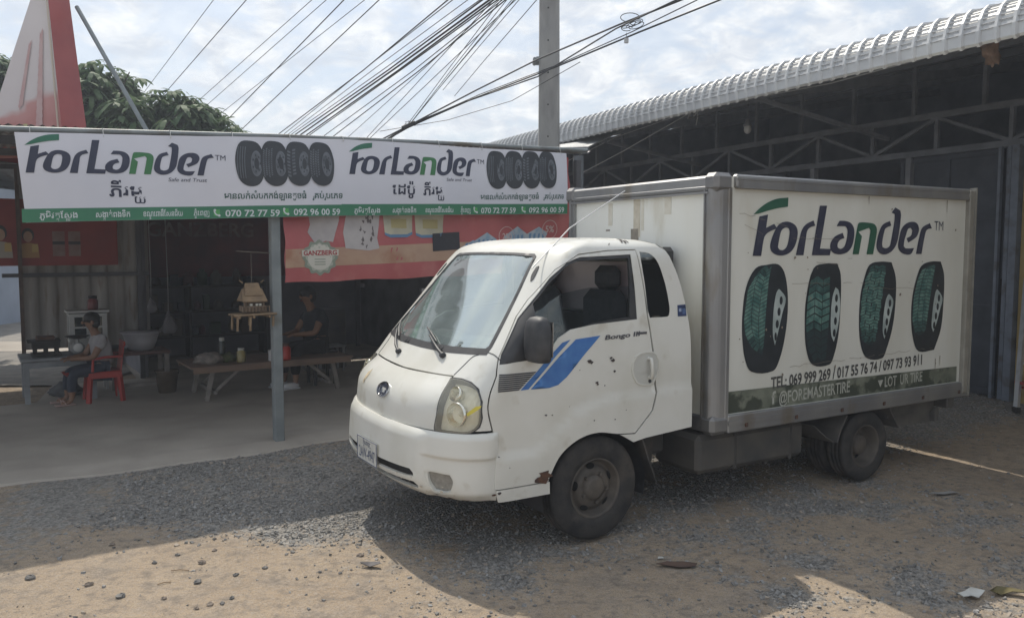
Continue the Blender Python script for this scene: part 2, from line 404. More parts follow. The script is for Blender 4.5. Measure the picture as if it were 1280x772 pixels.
gm = bpy.data.meshes.new('ground'); gm.from_pydata(gv, [], gf); gm.polygons.foreach_set('use_smooth', [True]*len(gf))
at = gm.attributes.new('gravel', 'FLOAT', 'POINT'); at.data.foreach_set('value', [gravel_at(p[0], p[1]) if -7 < p[0] < 9 and 2.5 < p[1] < 13 else .25 for p in gv])
def ground_material():
    m = bpy.data.materials.new('ground'); m.use_nodes = True; t = m.node_tree; n = t.nodes; l = t.links; b = n['Principled BSDF']
    b.inputs['Roughness'].default_value = .95; b.inputs['Specular IOR Level'].default_value = .15
    tc = n.new('ShaderNodeTexCoord')
    def noi(sc, det=8, rough=.6): x = n.new('ShaderNodeTexNoise'); x.inputs['Scale'].default_value = sc; x.inputs['Detail'].default_value = det; x.inputs['Roughness'].default_value = rough; l.new(tc.outputs['Object'], x.inputs['Vector']); return x.outputs['Fac']
    def rng_(v, a, b_, c=0, d=1): x = n.new('ShaderNodeMapRange'); x.inputs['From Min'].default_value = a; x.inputs['From Max'].default_value = b_; x.inputs['To Min'].default_value = c; x.inputs['To Max'].default_value = d; l.new(v, x.inputs[0]); return x.outputs[0]
    def mix(f, A, B):
        x = n.new('ShaderNodeMix'); x.data_type = 'RGBA'; l.new(f, x.inputs['Factor'])
        for k, v in (('A', A), ('B', B)):
            if isinstance(v, tuple): x.inputs[k].default_value = (*v, 1)
            else: l.new(v, x.inputs[k])
        return x.outputs['Result']
    d1 = mix(rng_(noi(1.1), .35, .68), (.31, .24, .17), (.43, .345, .25))
    d2 = mix(rng_(noi(4.5), .5, .72), d1, (.23, .20, .168))
    d3 = mix(rng_(noi(60, 3), .45, .7), d2, (.36, .305, .25))
    d3 = mix(rng_(noi(.45), .52, .7), d3, (.37, .29, .21))
    vo = n.new('ShaderNodeTexVoronoi'); vo.inputs['Scale'].default_value = 55; l.new(tc.outputs['Object'], vo.inputs['Vector'])
    gcol = mix(rng_(vo.outputs['Color'], .1, .9), (.16, .152, .14), (.36, .34, .31))
    at = n.new('ShaderNodeAttribute'); at.attribute_name = 'gravel'
    ad = n.new('ShaderNodeMath'); ad.operation = 'ADD'; l.new(at.outputs['Fac'], ad.inputs[0]); l.new(rng_(noi(14, 5), .3, .7, -.35, .35), ad.inputs[1])
    d3 = mix(rng_(noi(13, 6), .50, .66, 0, .8), d3, (.20, .17, .14)); d3 = mix(rng_(noi(150, 2), .52, .62, 0, .7), d3, (.17, .145, .12))
    l.new(mix(rng_(ad.outputs[0], .35, .75), d3, gcol), b.inputs['Base Color'])
    bp = n.new('ShaderNodeBump'); bp.inputs['Strength'].default_value = .85; bp.inputs['Distance'].default_value = .022
    hs = n.new('ShaderNodeMath'); hs.operation = 'ADD'; l.new(rng_(noi(28), 0, 1, 0, 1), hs.inputs[0])
    mu = n.new('ShaderNodeMath'); mu.operation = 'MULTIPLY'; l.new(vo.outputs['Distance'], mu.inputs[0]); l.new(at.outputs['Fac'], mu.inputs[1]); l.new(mu.outputs[0], hs.inputs[1])
    l.new(hs.outputs[0], bp.inputs['Height']); l.new(bp.outputs[0], b.inputs['Normal'])
    return m
gm.materials.append(ground_material())
go = bpy.data.objects.new('ground', gm); COL.objects.link(go); tag(go, kind='structure')

# loose gravel: real stones, more of them where the gravel lies thick
stone_g = [M('gravel_dark', (.145, .14, .132), (.23, .22, .205), scale=40, rough=.9), M('gravel_mid', (.22, .217, .21), (.32, .31, .295), scale=40, rough=.9), M('gravel_tan', (.29, .245, .20), (.38, .325, .265), scale=40, rough=.9)]
base8 = np.array([(x, y, z) for x in (-1, 1) for y in (-1, 1) for z in (-1, 1)], float)
def stones(cnt, xr, yr, smin, smax, want):
    V = []; F = []; MI = []; k = 0; tries = 0
    while k < cnt and tries < cnt*12:
        tries += 1
        y = yr[0]+(yr[1]-yr[0])*rng.random()**1.5; x = (xr[0]+(xr[1]-xr[0])*rng.random())*max(.55, y/yr[1])
        g = gravel_at(x, y)
        if rng.random() > want(g): continue
        s_ = smin+(smax-smin)*rng.random()**3.2
        p = base8*np.array([1, .55+.5*rng.random(), .4+.35*rng.random()])*s_/2*(.65+.45*rng.random((8, 1)))+rng.normal(0, .09*s_, (8, 3))
        a = rng.random()*6.28; c_, s2 = math.cos(a), math.sin(a); tl = rng.normal(0, .35)
        q = np.stack([p[:, 0]*c_-p[:, 1]*s2, p[:, 0]*s2+p[:, 1]*c_, p[:, 2]+tl*p[:, 0]], 1)+np.array([x, y, ground_z(x, y)+s_*.12])
        o = len(V); V.extend(map(tuple, q))
        for f in ((0, 1, 3, 2), (4, 6, 7, 5), (0, 4, 5, 1), (2, 3, 7, 6), (1, 5, 7, 3)): F.append(tuple(i+o for i in f))
        r = rng.random(); MI += [0 if r < .55 else (1 if r < .9 else 2)]*5; k += 1
    return V, F, MI
V, F, MI = stones(62000, (-5.2, 7.2), (3.4, 10.5), .006, .024, lambda g: max(.004, g**1.7))
me = bpy.data.meshes.new('loose_gravel'); me.from_pydata(V, [], F); me.polygons.foreach_set('material_index', MI)
for m in stone_g: me.materials.append(m)
o = bpy.data.objects.new('loose_gravel', me); COL.objects.link(o); tag(o, 'loose crushed grey gravel scattered over the dirt yard', kind='stuff')

# ================================================================== DELIVERY TRUCK
ROOT = thing('delivery_truck', TW(1.3, .87), 'white cab-over delivery truck with a tyre-advert cargo box parked on gravel', 'truck', rz=math.pi/2-HD)
OFF = (-1.3, -.87, 0)
paint = M('cab_paint', (.685, .68, .63), (.595, .585, .52), scale=2.6, rough=.34, bump=.02, lo=.42, hi=.72, c3=(.47, .435, .35), scale3=6.5, lo3=.60, hi3=.82, coat=.2, detail=9)
pdark = M('cab_liner', (.02, .02, .022), rough=.8)
plast = M('black_plastic', (.022, .023, .026), (.04, .04, .042), scale=12, rough=.5)
rub = M('rubber', (.019, .019, .02), (.05, .045, .04), scale=9, rough=.88, bump=.15, bscale=60, c3=(.10, .085, .07), scale3=3.5)
steel_d = M('dirty_steel', (.075, .067, .06), (.14, .12, .098), scale=7, rough=.7, metal=.3, bump=.1)
chas = M('chassis_black', (.03, .029, .028), (.085, .075, .065), scale=5, rough=.85, bump=.15)
rust = M('rust', (.12, .055, .03), (.05, .035, .03), scale=25, rough=.9)
chip = M('bare_chip', (.035, .032, .035), (.07, .05, .045), scale=30, rough=.8)
gls = glass('side_glass', (.50, .54, .55), .06, .75)
wgl = glass('windscreen_glass', (.55, .64, .62), .36, 1.0, rough=.06, milk=(.70, .82, .80), milkfac=.26)  # milk here paints whitish sky-reflection blotches into the glass
blk = M('gloss_black', (.012, .012, .014), rough=.18)

NS = 2.6
_th = np.linspace(0, math.pi/2, 1201)
_cy = .87*np.sin(_th)**(2/NS); _cu = -.40*np.cos(_th)**(2/NS)
_L = np.concatenate([[0], np.cumsum(np.hypot(np.diff(_cy), np.diff(_cu)))]); _L /= _L[-1]
K = np.array([[.28, -1.00, .40, .83, .78], [.36, -1.04, .38, .855, .78], [.48, -1.065, .38, .865, .78], [.70, -1.05, .38, .87, .78], [.88, -1.028, .36, .87, .78], [.95, -.99, .34, .87, .78],
 [1.05, -.87, .26, .868, .78], [1.20, -.72, .19, .86, .78], [1.50, -.455, .17, .825, .74], [1.74, -.255, .16, .785, .66], [1.80, -.19, .16, .76, .62], [1.835, -.11, .18, .72, .56], [1.858, 0, .2, .64, .47], [1.87, .12, .2, .45, .36]])
_SL = []
for j in range(len(K)):
    if j == 0: _SL.append((K[1, 1:]-K[0, 1:])/(K[1, 0]-K[0, 0]))
    elif j == len(K)-1: _SL.append((K[-1, 1:]-K[-2, 1:])/(K[-1, 0]-K[-2, 0]))
    else:
        a = (K[j, 1:]-K[j-1, 1:])/(K[j, 0]-K[j-1, 0]); b = (K[j+1, 1:]-K[j, 1:])/(K[j+1, 0]-K[j, 0])
        _SL.append(np.where(a*b > 0, 2*a*b/(a+b+1e-12), 0))
def lv(z):
    z = min(max(z, K[0, 0]), K[-1, 0]); i = min(max(int(np.searchsorted(K[:, 0], z))-1, 0), len(K)-2)
    h = K[i+1, 0]-K[i, 0]; t = (z-K[i, 0])/h
    return (2*t**3-3*t*t+1)*K[i, 1:]+(t**3-2*t*t+t)*h*_SL[i]+(-2*t**3+3*t*t)*K[i+1, 1:]+(t**3-t*t)*h*_SL[i+1]
def Sraw(s, z):
    uf, D, w_, ur = lv(z); sg = -1 if s >= 0 else 1; a = abs(s); us = uf+D
    if a <= 1:
        t = np.interp(a, _L, _th); u = us-D*math.cos(t)**(2/NS); y = w_*math.sin(t)**(2/NS)
    else: u = us+(a-1)*(ur-us); y = w_
    return np.array([u, .87+sg*y, z])
def Nrm(s, z, e=4e-3):
    if abs(s) < 1.0 < abs(s)+e: s = math.copysign(.99, s)
    z1, z0 = min(z+e, 1.868), max(z-e, .281); s1, s0 = s+e, s-e
    if abs(s) > 1.99: s1, s0 = s, s-2*e*np.sign(s)
    a = (Sraw(s1, z)-Sraw(s0, z))*(1 if s1 > s0 else -1); b = Sraw(s, z1)-Sraw(s, z0); n = np.cross(a, b); n = n/(np.linalg.norm(n)+1e-12)
    c = np.array([.1, .87, 1.0]); p = Sraw(s, z)
    return n if n@(p-c) > 0 else -n
CR = np.array([(.95, .58), (1.0, .615), (1.188, .62), (1.248, .70), (1.37, .83), (1.542, .884), (1.764, .894), (2.1, .912)])
def flare(s, z):
    a = abs(s)
    if a < .9 or z > 1.3: return 0.0
    c = np.interp(a, CR[:, 0], CR[:, 1]); r = .013*(1-sstep(c-.014, c+.014, z))*sstep(.92, 1.03, a)
    return r - .006*sstep(c+.25, c-.02, z)*0
def SP(X, z): s = X/.75; return Sraw(s, z)+Nrm(s, z)*flare(s, z)
def SN(X, z): return Nrm(X/.75, z)
def X(L_, sg=1): return [(sg*s*.75, z) for s, z in L_]
WIN = [(0.85, 1.14), (0.811, 1.196), (0.752, 1.393), (0.772, 1.467), (0.82, 1.626), (0.915, 1.714), (1.046, 1.747), (1.568, 1.763), (1.638, 1.357), (1.355, 1.34), (1.223, 1.318), (1.171, 1.272), (1.162, 1.196), (1.169, 1.163)]
PANE = [(1.19, 1.215), (1.235, 1.315), (1.36, 1.352), (1.585, 1.375), (1.545, 1.742), (1.05, 1.725), (.93, 1.69), (.845, 1.60), (.80, 1.478)]
PANE_UP = [(1.555, 1.60), (1.545, 1.742), (1.05, 1.725), (.93, 1.69), (.88, 1.64), (.98, 1.585), (1.2, 1.60)]
GAPTOP = [(0.816, 1.172), (0.734, 1.401), (0.741, 1.496), (0.832, 1.673), (1.01, 1.761), (1.313, 1.784), (1.633, 1.789), (1.709, 1.359)]
ARCH = [(1.205, 0.33), (1.241, 0.455), (1.294, 0.581), (1.379, 0.658), (1.473, 0.680), (1.578, 0.655), (1.667, 0.589), (1.727, 0.498), (1.77, 0.33)]
def spl(P, n=5):
    P = [np.array(p) for p in P]; out = []
    for i in range(len(P)-1):
        p, q = P[i], P[i+1]; a = (q-P[i-1])/2 if i else q-p; b = (P[i+2]-p)/2 if i+2 < len(P) else q-p
        for t in np.arange(n)/n: out.append(tuple((2*t**3-3*t*t+1)*p+(t**3-2*t*t+t)*a+(-2*t**3+3*t*t)*q+(t**3-t*t)*b))
    return out+[tuple(P[-1])]
AF = spl(ARCH[1:6]); AR = spl(ARCH[1:7])
DOOR = [(0.877, 1.078), (0.983, .671), (.98, .43), (1.232, .43)]+AF+[(1.672, .645), (1.765, .776), (1.787, .886), (1.78, .989), (1.76, 1.143), (1.709, 1.359)]+GAPTOP[::-1][1:]
QW = [(1.672, 1.783), (1.782, 1.773), (1.842, 1.729), (1.863, 1.648), (1.88, 1.428), (1.868, 1.37), (1.847, 1.359), (1.722, 1.358), (1.702, 1.421), (1.668, 1.723)]
HEAD = [(0.554, 1.046), (0.638, 1.048), (0.724, 1.036), (0.805, 1.005), (0.869, 0.939), (0.889, 0.85), (0.875, 0.799), (0.832, 0.767), (0.782, 0.757), (0.701, 0.757), (0.607, 0.757), (0.602, 0.778), (0.611, 0.871), (0.59, 0.969)]
FOGS = [(0.566, 0.517), (0.598, 0.531), (0.736, 0.529), (0.76, 0.483), (0.738, 0.42), (0.682, 0.402), (0.611, 0.405), (0.579, 0.455)]
WS = [(-.66, 1.216), (-.35, 1.200), (0, 1.195), (.35, 1.200), (.66, 1.216), (.672, 1.23), (.552, 1.735), (.535, 1.749), (.3, 1.757), (0, 1.76), (-.3, 1.757), (-.535, 1.749), (-.552, 1.735), (-.672, 1.23)]
WSR = [(-.70, 1.185), (-.35, 1.165), (0, 1.16), (.35, 1.165), (.70, 1.185), (.70, 1.23), (.572, 1.75), (.54, 1.765), (.3, 1.771), (0, 1.774), (-.3, 1.771), (-.54, 1.765), (-.572, 1.75), (-.70, 1.23)]
FP = [(-.602, .762), (-.3, .754), (0, .75), (.3, .754), (.602, .762), (.611, .871), (.59, .969), (.554, 1.052), (.365, 1.046), (0, 1.036), (-.365, 1.046), (-.554, 1.052), (-.59, .969), (-.611, .871)]
XS = np.arange(-1.5, 1.501, .03)
YS = np.concatenate([np.arange(.30, 1.78, .03), np.arange(1.78, 1.872, .007)])
def two(P): return [X(P), X(P, -1)]
# -- cab shell
mb = MB()
outer = [X([(-2, 1.87), (-2, .632), (-1.737, .605)]) + X(AR[::-1], -1) + X([(-1.232, .352), (-.985, .352), (-.985, .775), (.985, .775), (.985, .352), (1.232, .352)]) + X(AR) + X([(1.737, .605), (2, .632), (2, 1.87)])]
holes = [inset(X(WSR), .004), inset(X(FP), -.007)]+[inset(p, -.005) for p in two(HEAD)]+[inset(p, -.006) for p in two(DOOR)]+[inset(smooth_poly(p, 60, 3), .004) for p in two(QW)]
patch(mb, SP, SN, outer, holes, xs=XS, ys=YS, seg=.04, thick=.012, mi=0)
zs = list(np.arange(.632, 1.78, .08))+list(np.arange(1.78, 1.87, .007))+[1.87]
ys_ = np.linspace(-1, 1, 9); vs = []
for z in zs:
    uf, D, w_, ur = lv(z)
    for y in ys_: vs.append((ur, .87+y*w_, z))
mb.add(vs, [(i*9+j, i*9+j+1, (i+1)*9+j+1, (i+1)*9+j) for i in range(len(zs)-1) for j in range(8)], 0, True)
rim = [Sraw(s, 1.87) for s in np.linspace(-2, 2, 61)]; ctr = np.mean(rim, 0)+np.array([0, 0, .004])
mb.add([ctr]+rim, [(0, i, i+1) for i in range(1, 61)]+[(0, 61, 1)], 0, True)
cab = mb.build('cab_body', [paint], ROOT, OFF)
# rubber, cowl and glass of the windscreen
mb = MB(); patch(mb, SP, SN, [X(WSR)], [X(WS)], xs=XS, ys=YS, seg=.03, thick=.02, off=.003); mb.build('windscreen_seal', [plast], cab)
mb = MB(); patch(mb, SP, SN, [inset(X(WS), .001)], [], dx=.04, dy=.03, seg=.04, off=-.002); mb.build('windscreen', [wgl], cab)
mb = MB(); patch(mb, SP, SN, [smooth_poly(X(FP), 40)], [], dx=.03, dy=.03, seg=.03, thick=.012, off=.001); fpan = mb.build('front_panel', [paint], ROOT, OFF)
# emblem
mb = MB()
def EM(x, y, lift=0): return Sraw(x/.75*1.0, y)+Nrm(x/.75, y)*lift
def ell(cx, cy_, rx, ry, n=36): return [(cx+rx*math.cos(2*math.pi*i/n), cy_+ry*math.sin(2*math.pi*i/n)) for i in range(n)]
chrome = M('chrome', (.55, .56, .58), rough=.2, metal=1)
patch(mb, lambda x, y: Sraw(x/.75, y), SN, [ell(0, .905, .062, .044)], [ell(0, .905, .053, .036)], seg=.02, thick=.02, off=.012, mi=1)
patch(mb, lambda x, y: Sraw(x/.75, y), SN, [ell(0, .905, .053, .036)], [], seg=.02, thick=.01, off=.005, mi=0)
for ch, x0, w_ in (('K', -.040, .024), ('I', -.0115, .0045), ('\u039b', -.003, .036)):
    letter(mb, ch, lambda a, b: Sraw(a/.75, b)+Nrm(a/.75, b)*.010, x0, .888, .034, mi=1, width=w_)
mb.build('emblem', [M('emblem_navy', (.03, .035, .06), rough=.3), chrome], fpan)
mb = MB()      # rust stain and the small badge on the far corner
patch(mb, SP, SN, [X([(-.40, .90), (-.36, .89), (-.345, .95), (-.36, .985), (-.39, .96)])], [], seg=.02, off=.003, mi=0)
mb.build('rust_stain', [M('rust_stain', (.45, .36, .22), (.60, .53, .40), scale=30, rough=.7)], fpan)
# -- bumper
def boff(s, z):
    a = abs(s); o = .026*(1-sstep(.710, .776, z)**2)
    lower = sstep(.622, .606, z); o -= .018*lower*sstep(.54, .58, a)
    o += .018*(1-sstep(.52, .59, a))*sstep(.40, .48, z)*(1-sstep(.69, .77, z))
    o -= .05*sstep(.42, .33, z); o *= 1-.6*sstep(.93, 1.0, a); return o
def bz(s): a = abs(s); return .372-.035*sstep(.45, .8, a)+.02*sstep(.85, 1.0, a)
def BP(X_, z): s = X_/.75; return Sraw(s, z)+Nrm(s, z)*boff(s, z)
bo = [(s*.75, bz(s)) for s in np.linspace(-.985, .985, 41)]+[(.985*.75, .772), (.9*.75, .772), (0, .752), (-.9*.75, .772), (-.985*.75, .772)]
bo = [(s*.75, bz(s)) for s in np.linspace(-.985, .985, 41)]+[(s*.75, .748+.014*abs(s)) for s in np.linspace(.985, -.985, 31)]
SL1 = [(-.50, .497), (-.47, .519), (-.1, .51), (.1, .51), (.47, .522), (.50, .505), (.505, .487), (.44, .478), (0, .462), (-.44, .478), (-.505, .487)]
SL2 = [(-.53, .437), (-.50, .457), (0, .438), (.50, .457), (.53, .437), (.52, .42), (0, .405), (-.52, .42)]
mb = MB(); patch(mb, BP, SN, [bo], [X(SL1), X(SL2)]+[smooth_poly(p) for p in two(FOGS)], xs=np.arange(-.74, .75, .02), ys=np.arange(.34, .78, .009), seg=.025, thick=.02)
bump = mb.build('bumper', [paint], ROOT, OFF)
mb = MB(); patch(mb, lambda a, b: Sraw(a/.75, b)-Nrm(a/.75, b)*.03, SN, [[(-.6, .385), (.6, .385), (.6, .54), (-.6, .54)]], [], dx=.05, dy=.03, seg=.05); mb.build('grille', [plast], bump)
foglens = M('fog_lens', (.30, .29, .26), (.22, .21, .19), scale=40, rough=.3)
for sg in (1, -1):
    mb = MB(); P = X(FOGS, sg)
    patch(mb, lambda a, b: BP(a, b)-SN(a, b)*.004, SN, [inset(smooth_poly(P), -.006)], [inset(smooth_poly(P), .008)], seg=.02, thick=.03, mi=1)
    patch(mb, lambda a, b: BP(a, b)-SN(a, b)*.022, SN, [smooth_poly(P)], [], seg=.02, thick=.01, mi=0)
    mb.build('fog_lamp', [foglens, paint], bump)
# licence plate
mb = MB(); up = -1.118
mb.box((up, .915, .515), (.006, .335, .15), 0, bev=.004)
PLM = lambda a, b: (up-.0045, .915-a, .515+b)
letter(mb, '2AW-4947', PLM, -.135, -.055, .070, mi=1, bold=.0, width=.27)
letter(mb, '\u1797\u17d2\u1793\u17c6\u1796\u17c1\u1789', PLM, -.07, .034, .024, mi=1, width=.14, kh=True)
for s_ in (.003,):
    mb.box((up-.004, .915, .515+.0735), (.003, .335, .003), 1); mb.box((up-.004, .915, .515-.0735), (.003, .335, .003), 1)
    mb.box((up-.004, .915-.166, .515), (.003, .003, .144), 1); mb.box((up-.004, .915+.166, .515), (.003, .003, .144), 1)
mb.box((up+.028, .915, .515), (.045, .2, .06), 2)
mb.build('license_plate', [M('plate_white', (.62, .62, .58), (.5, .5, .46), scale=20, rough=.5), M('plate_blue', (.06, .08, .17), rough=.5), plast], bump)
# -- headlights
lens = glass('headlight_lens', (.96, .94, .86), .03, .6, rough=.10, milk=(.88, .84, .70), milkfac=.16)
refl = M('headlight_reflector', (.90, .88, .80), (.82, .79, .68), scale=22, rough=.3, metal=.0)
for sg in (1, -1):
    P = smooth_poly(X(HEAD, sg)); mb = MB()
    patch(mb, lambda a, b: Sraw(a/.75, b)-Nrm(a/.75, b)*(.050+.0012*math.sin(a*200)), SN, [inset(P, -.004)], [], dx=.006, dy=.02, seg=.02, mi=0)
    for (cs, cz, r) in ((.735, .865, .066), (.675, .975, .042)):
        p = Sraw(sg*cs, cz); n_ = Nrm(sg*cs, cz); n_ = (n_+np.array([-.9, 0, 0])); n_ /= np.linalg.norm(n_)
        mb.lathe([(r, .02), (r*.97, -.005), (r*.75, -.035), (r*.35, -.05), (.012, -.052)], o=p-n_*.020, axis=n_, n=24, mi=1)
        mb.lathe([(r*1.0, .02), (r*1.03, .021), (r*1.04, .0)], o=p-n_*.020, axis=n_, n=24, mi=1)
        mb.ball(p-n_*.045, .014, 2)
    hl = mb.build('headlight', [refl, M('lamp_bowl', (.7, .68, .6), rough=.12, metal=1), M('lamp_bulb', (.75, .72, .62), rough=.2)], ROOT, OFF)
    mb = MB(); patch(mb, lambda a, b: Sraw(a/.75, b), SN, [inset(P, .003)], [], dx=.025, dy=.025, seg=.02, off=.004)
    mb.build('lens', [lens], hl)
    mb = MB(); patch(mb, lambda a, b: Sraw(a/.75, b), SN, [inset(P, -.002)], [inset(P, .006)], seg=.02, thick=.05, off=.002); mb.build('lamp_seal', [plast], hl)
    if sg == 1:
        mb = MB(); patch(mb, SP, SN, [X([(.80, .875), (.845, .915), (.875, .92), (.872, .905), (.835, .878), (.81, .862)])], [], seg=.02, off=.007); mb.build('yellow_sticker', [M('yellow_sticker', (.65, .55, .08), rough=.5)], hl)
# -- doors
def scuff(mb, s, z, r, mi=0, seed=0, off=.0035):
    rr = random.Random(seed); P = [(s*.75+r*(.5+.7*rr.random())*math.cos(a), z+r*1.1*(.5+.7*rr.random())*math.sin(a)) for a in np.linspace(0, 2*math.pi, 12)[:-1]]
    patch(mb, SP, SN, [P], [], seg=.02, off=off, mi=mi)
blue = M('stripe_blue', (.045, .15, .42), (.06, .19, .46), scale=15, rough=.4)
for sg in (1, -1):
    mb = MB(); D_ = inset(X(DOOR, sg), .001)
    patch(mb, SP, SN, [D_], [X(WIN, sg)], xs=XS, ys=YS, seg=.025, thick=.014)
    door = mb.build('door', [paint], ROOT, OFF)
    mb = MB(); patch(mb, SP, SN, [X(WIN, sg)], [X(PANE, sg)], dx=.04, dy=.04, seg=.03, thick=.016, off=-.004); mb.build('window_frame', [plast], door)
    P = [p for p in PANE if True]
    low = [(1.19, 1.215), (1.235, 1.315), (1.36, 1.352), (1.585, 1.375), (1.566, 1.565), (1.25, 1.565), (1.06, 1.535), (.93, 1.45), (.86, 1.437)]
    mb = MB(); patch(mb, SP, SN, [X(low, sg)], [], dx=.05, dy=.05, seg=.05, off=-.012); mb.build('window_pane', [gls], door)
    mb = MB()
    for (a, b, c, d) in ((1.655, 1.127, 1.775, .948),):
        hz = smooth_poly([(a*.75*sg, b), ((c+.01)*.75*sg, b+.004), (c*.75*sg, d), ((a+.02)*.75*sg, d+.012)], 100)
        patch(mb, lambda x_, y_: SP(x_, y_), SN, [hz], [inset(hz, .007)], seg=.02, thick=.008, off=.006, mi=0)
        patch(mb, SP, SN, [inset(hz, .007)], [], seg=.02, off=.002, mi=1)
        for q in np.linspace(0, 1, 8):
            pass
        g0 = SP(1.735*.75*sg, 1.105); g1 = SP(1.748*.75*sg, .985); nn = SN(1.74*.75*sg, 1.04)
        mb.tube([g0+nn*.002, g0+nn*.03, g0*.7+g1*.3+nn*.036, g0*.3+g1*.7+nn*.036, g1+nn*.03, g1+nn*.002], .0115, 8, 0)
        kk = SP(1.752*.75*sg, .962); mb.ball(kk+nn*.004, .011, 2)
    mb.build('door_handle', [paint, M('handle_recess', (.50, .50, .46), rough=.6), plast], door)
    if sg == 1:
        mb = MB()
        patch(mb, SP, SN, [X([(1.123, 0.987), (1.275, 1.258), (1.416, 1.271), (1.291, 1.039), (1.256, 0.997), (1.214, 0.985)])], [], dx=.03, dy=.03, seg=.03, off=.0025)
        patch(mb, SP, SN, [X([(1.074, 0.987), (1.112, 0.989), (1.178, 1.116), (1.245, 1.259), (1.204, 1.244), (1.15, 1.13)])], [], dx=.03, dy=.03, seg=.03, off=.0025)
        mb.build('blue_stripe', [blue], door)
        mb = MB()
        lo_, hi_ = 0.989, 1.091
        for i in range(9):
            z0 = lo_+(hi_-lo_)*i/9; z1 = z0+(hi_-lo_)/9*.72; r0 = 1.066+(z0-lo_)*.58
            patch(mb, SP, SN, [X([(.95-.6*(z0-lo_), z0), (r0, z0), (r0+.006, z1), (.95-.6*(z1-lo_), z1)])], [], seg=.03, off=.003)
        mb.build('louvre_decal', [M('louvre_decal', (.05, .05, .055), rough=.6)], door)
        mb = MB()
        def BG(a, b): return SP(a, b)+SN(a, b)*.003
        letter(mb, 'Bongo III', BG, 1.45*.75, 1.243, .027, bold=.03, width=.16, slope=.07)
        patch(mb, SP, SN, [X([(1.64, 1.262), (1.708, 1.262), (1.708, 1.276), (1.64, 1.276)])], [], seg=.03, off=.003)
        mb.build('door_lettering', [M('door_letter', (.07, .07, .08), rough=.5)], door)
        mb = MB()
        for i, (s, z, r) in enumerate([(1.395, 1.122, .016), (1.41, 1.112, .012), (1.515, 1.130, .012), (1.528, 1.115, .016), (1.546, 1.046, .011), (1.458, .987, .010), (1.464, .976, .008), (1.502, .965, .006), (1.215, .826, .010), (1.245, .822, .006), (1.351, 1.073, .004), (1.45, .76, .006), (1.33, .86, .003), (1.56, .75, .006), (1.05, .55, .004), (1.0, .62, .005), (1.62, .80, .004), (1.0, .41, .012)]): scuff(mb, s, z, r*.62, seed=i)
        mb.build('paint_chips', [chip], door)
        mb = MB(); scuff(mb, 1.215, .47, .03, seed=40); scuff(mb, 1.205, .445, .028, seed=41); mb.build('rust_patch', [rust], door)
# -- quarter windows, seams, sticker, vent
for sg in (1, -1):
    mb = MB(); patch(mb, SP, SN, [smooth_poly(X(QW, sg), 60, 3)], [], dx=.04, dy=.04, seg=.03, off=-.001); mb.build('quarter_window', [glass('quarter_glass', (.05, .055, .06), .12, .9)], cab)
mb = MB(); patch(mb, SP, SN, [X([(1.935, 1.433), (2.0, 1.435), (1.99, 1.36), (1.925, 1.36)])], [], seg=.02, off=.002)
patch(mb, SP, SN, [X([(1.941, 1.41), (1.96, 1.412), (1.957, 1.39), (1.938, 1.39)])], [], off=.0035, mi=1); patch(mb, SP, SN, [X([(1.965, 1.41), (1.99, 1.412), (1.987, 1.373), (1.962, 1.373)])], [], off=.0035, mi=2)
mb.build('blue_sticker', [M('sticker_navy', (.03, .05, .13), rough=.4), M('sticker_pale', (.3, .36, .5), rough=.4), M('sticker_mid', (.08, .13, .26), rough=.4)], cab)
for sg in (1, -1):
    mb = MB(); patch(mb, SP, SN, [smooth_poly(X([(0.668, 1.60), (0.645, 1.636), (0.644, 1.685), (0.662, 1.691), (0.672, 1.671), (0.681, 1.615)], sg))], [], seg=.02, thick=.01, off=.005); mb.build('pillar_vent', [plast], cab)
mb = MB()
for i, (s, z, r) in enumerate([(1.55, 1.843, .016), (1.50, 1.842, .012), (1.6, 1.842, .010), (1.30, 1.825, .006), (.90, .70, .004)]): scuff(mb, s, z, r, seed=60+i, off=.003)
mb.build('roof_chips', [chip], cab)
mb = MB()
for i, (s, z, r) in enumerate([(.698, .365, .014), (.72, .352, .010), (.803, .352, .012), (.78, .35, .010), (.62, .384, .008), (.97, .40, .012)]):
    P = [(s*.75+r*.9*math.cos(a), z+r*.6*math.sin(a)) for a in np.linspace(0, 6.28, 9)[:-1]]; patch(mb, BP, SN, [P], [], seg=.02, off=.003)
mb.build('rust_patch', [rust], bump)
mud = M('dried_mud', (.50, .45, .36), (.56, .52, .44), scale=30, rough=.9)
mb = MB(); rr = random.Random(21)
for i in range(90):
    s = rr.uniform(-.9, .95); z = bz(s)+.012+.10*rr.random()**2.5; r = .002+.006*rr.random()**2
    P = [(s*.75+r*(.6+.7*rr.random())*math.cos(a), z+r*(.6+.7*rr.random())*math.sin(a)) for a in np.linspace(0, 6.28, 9)[:-1]]; patch(mb, BP, SN, [P], [], off=.0022)
mb.build('mud_splash', [mud], bump)

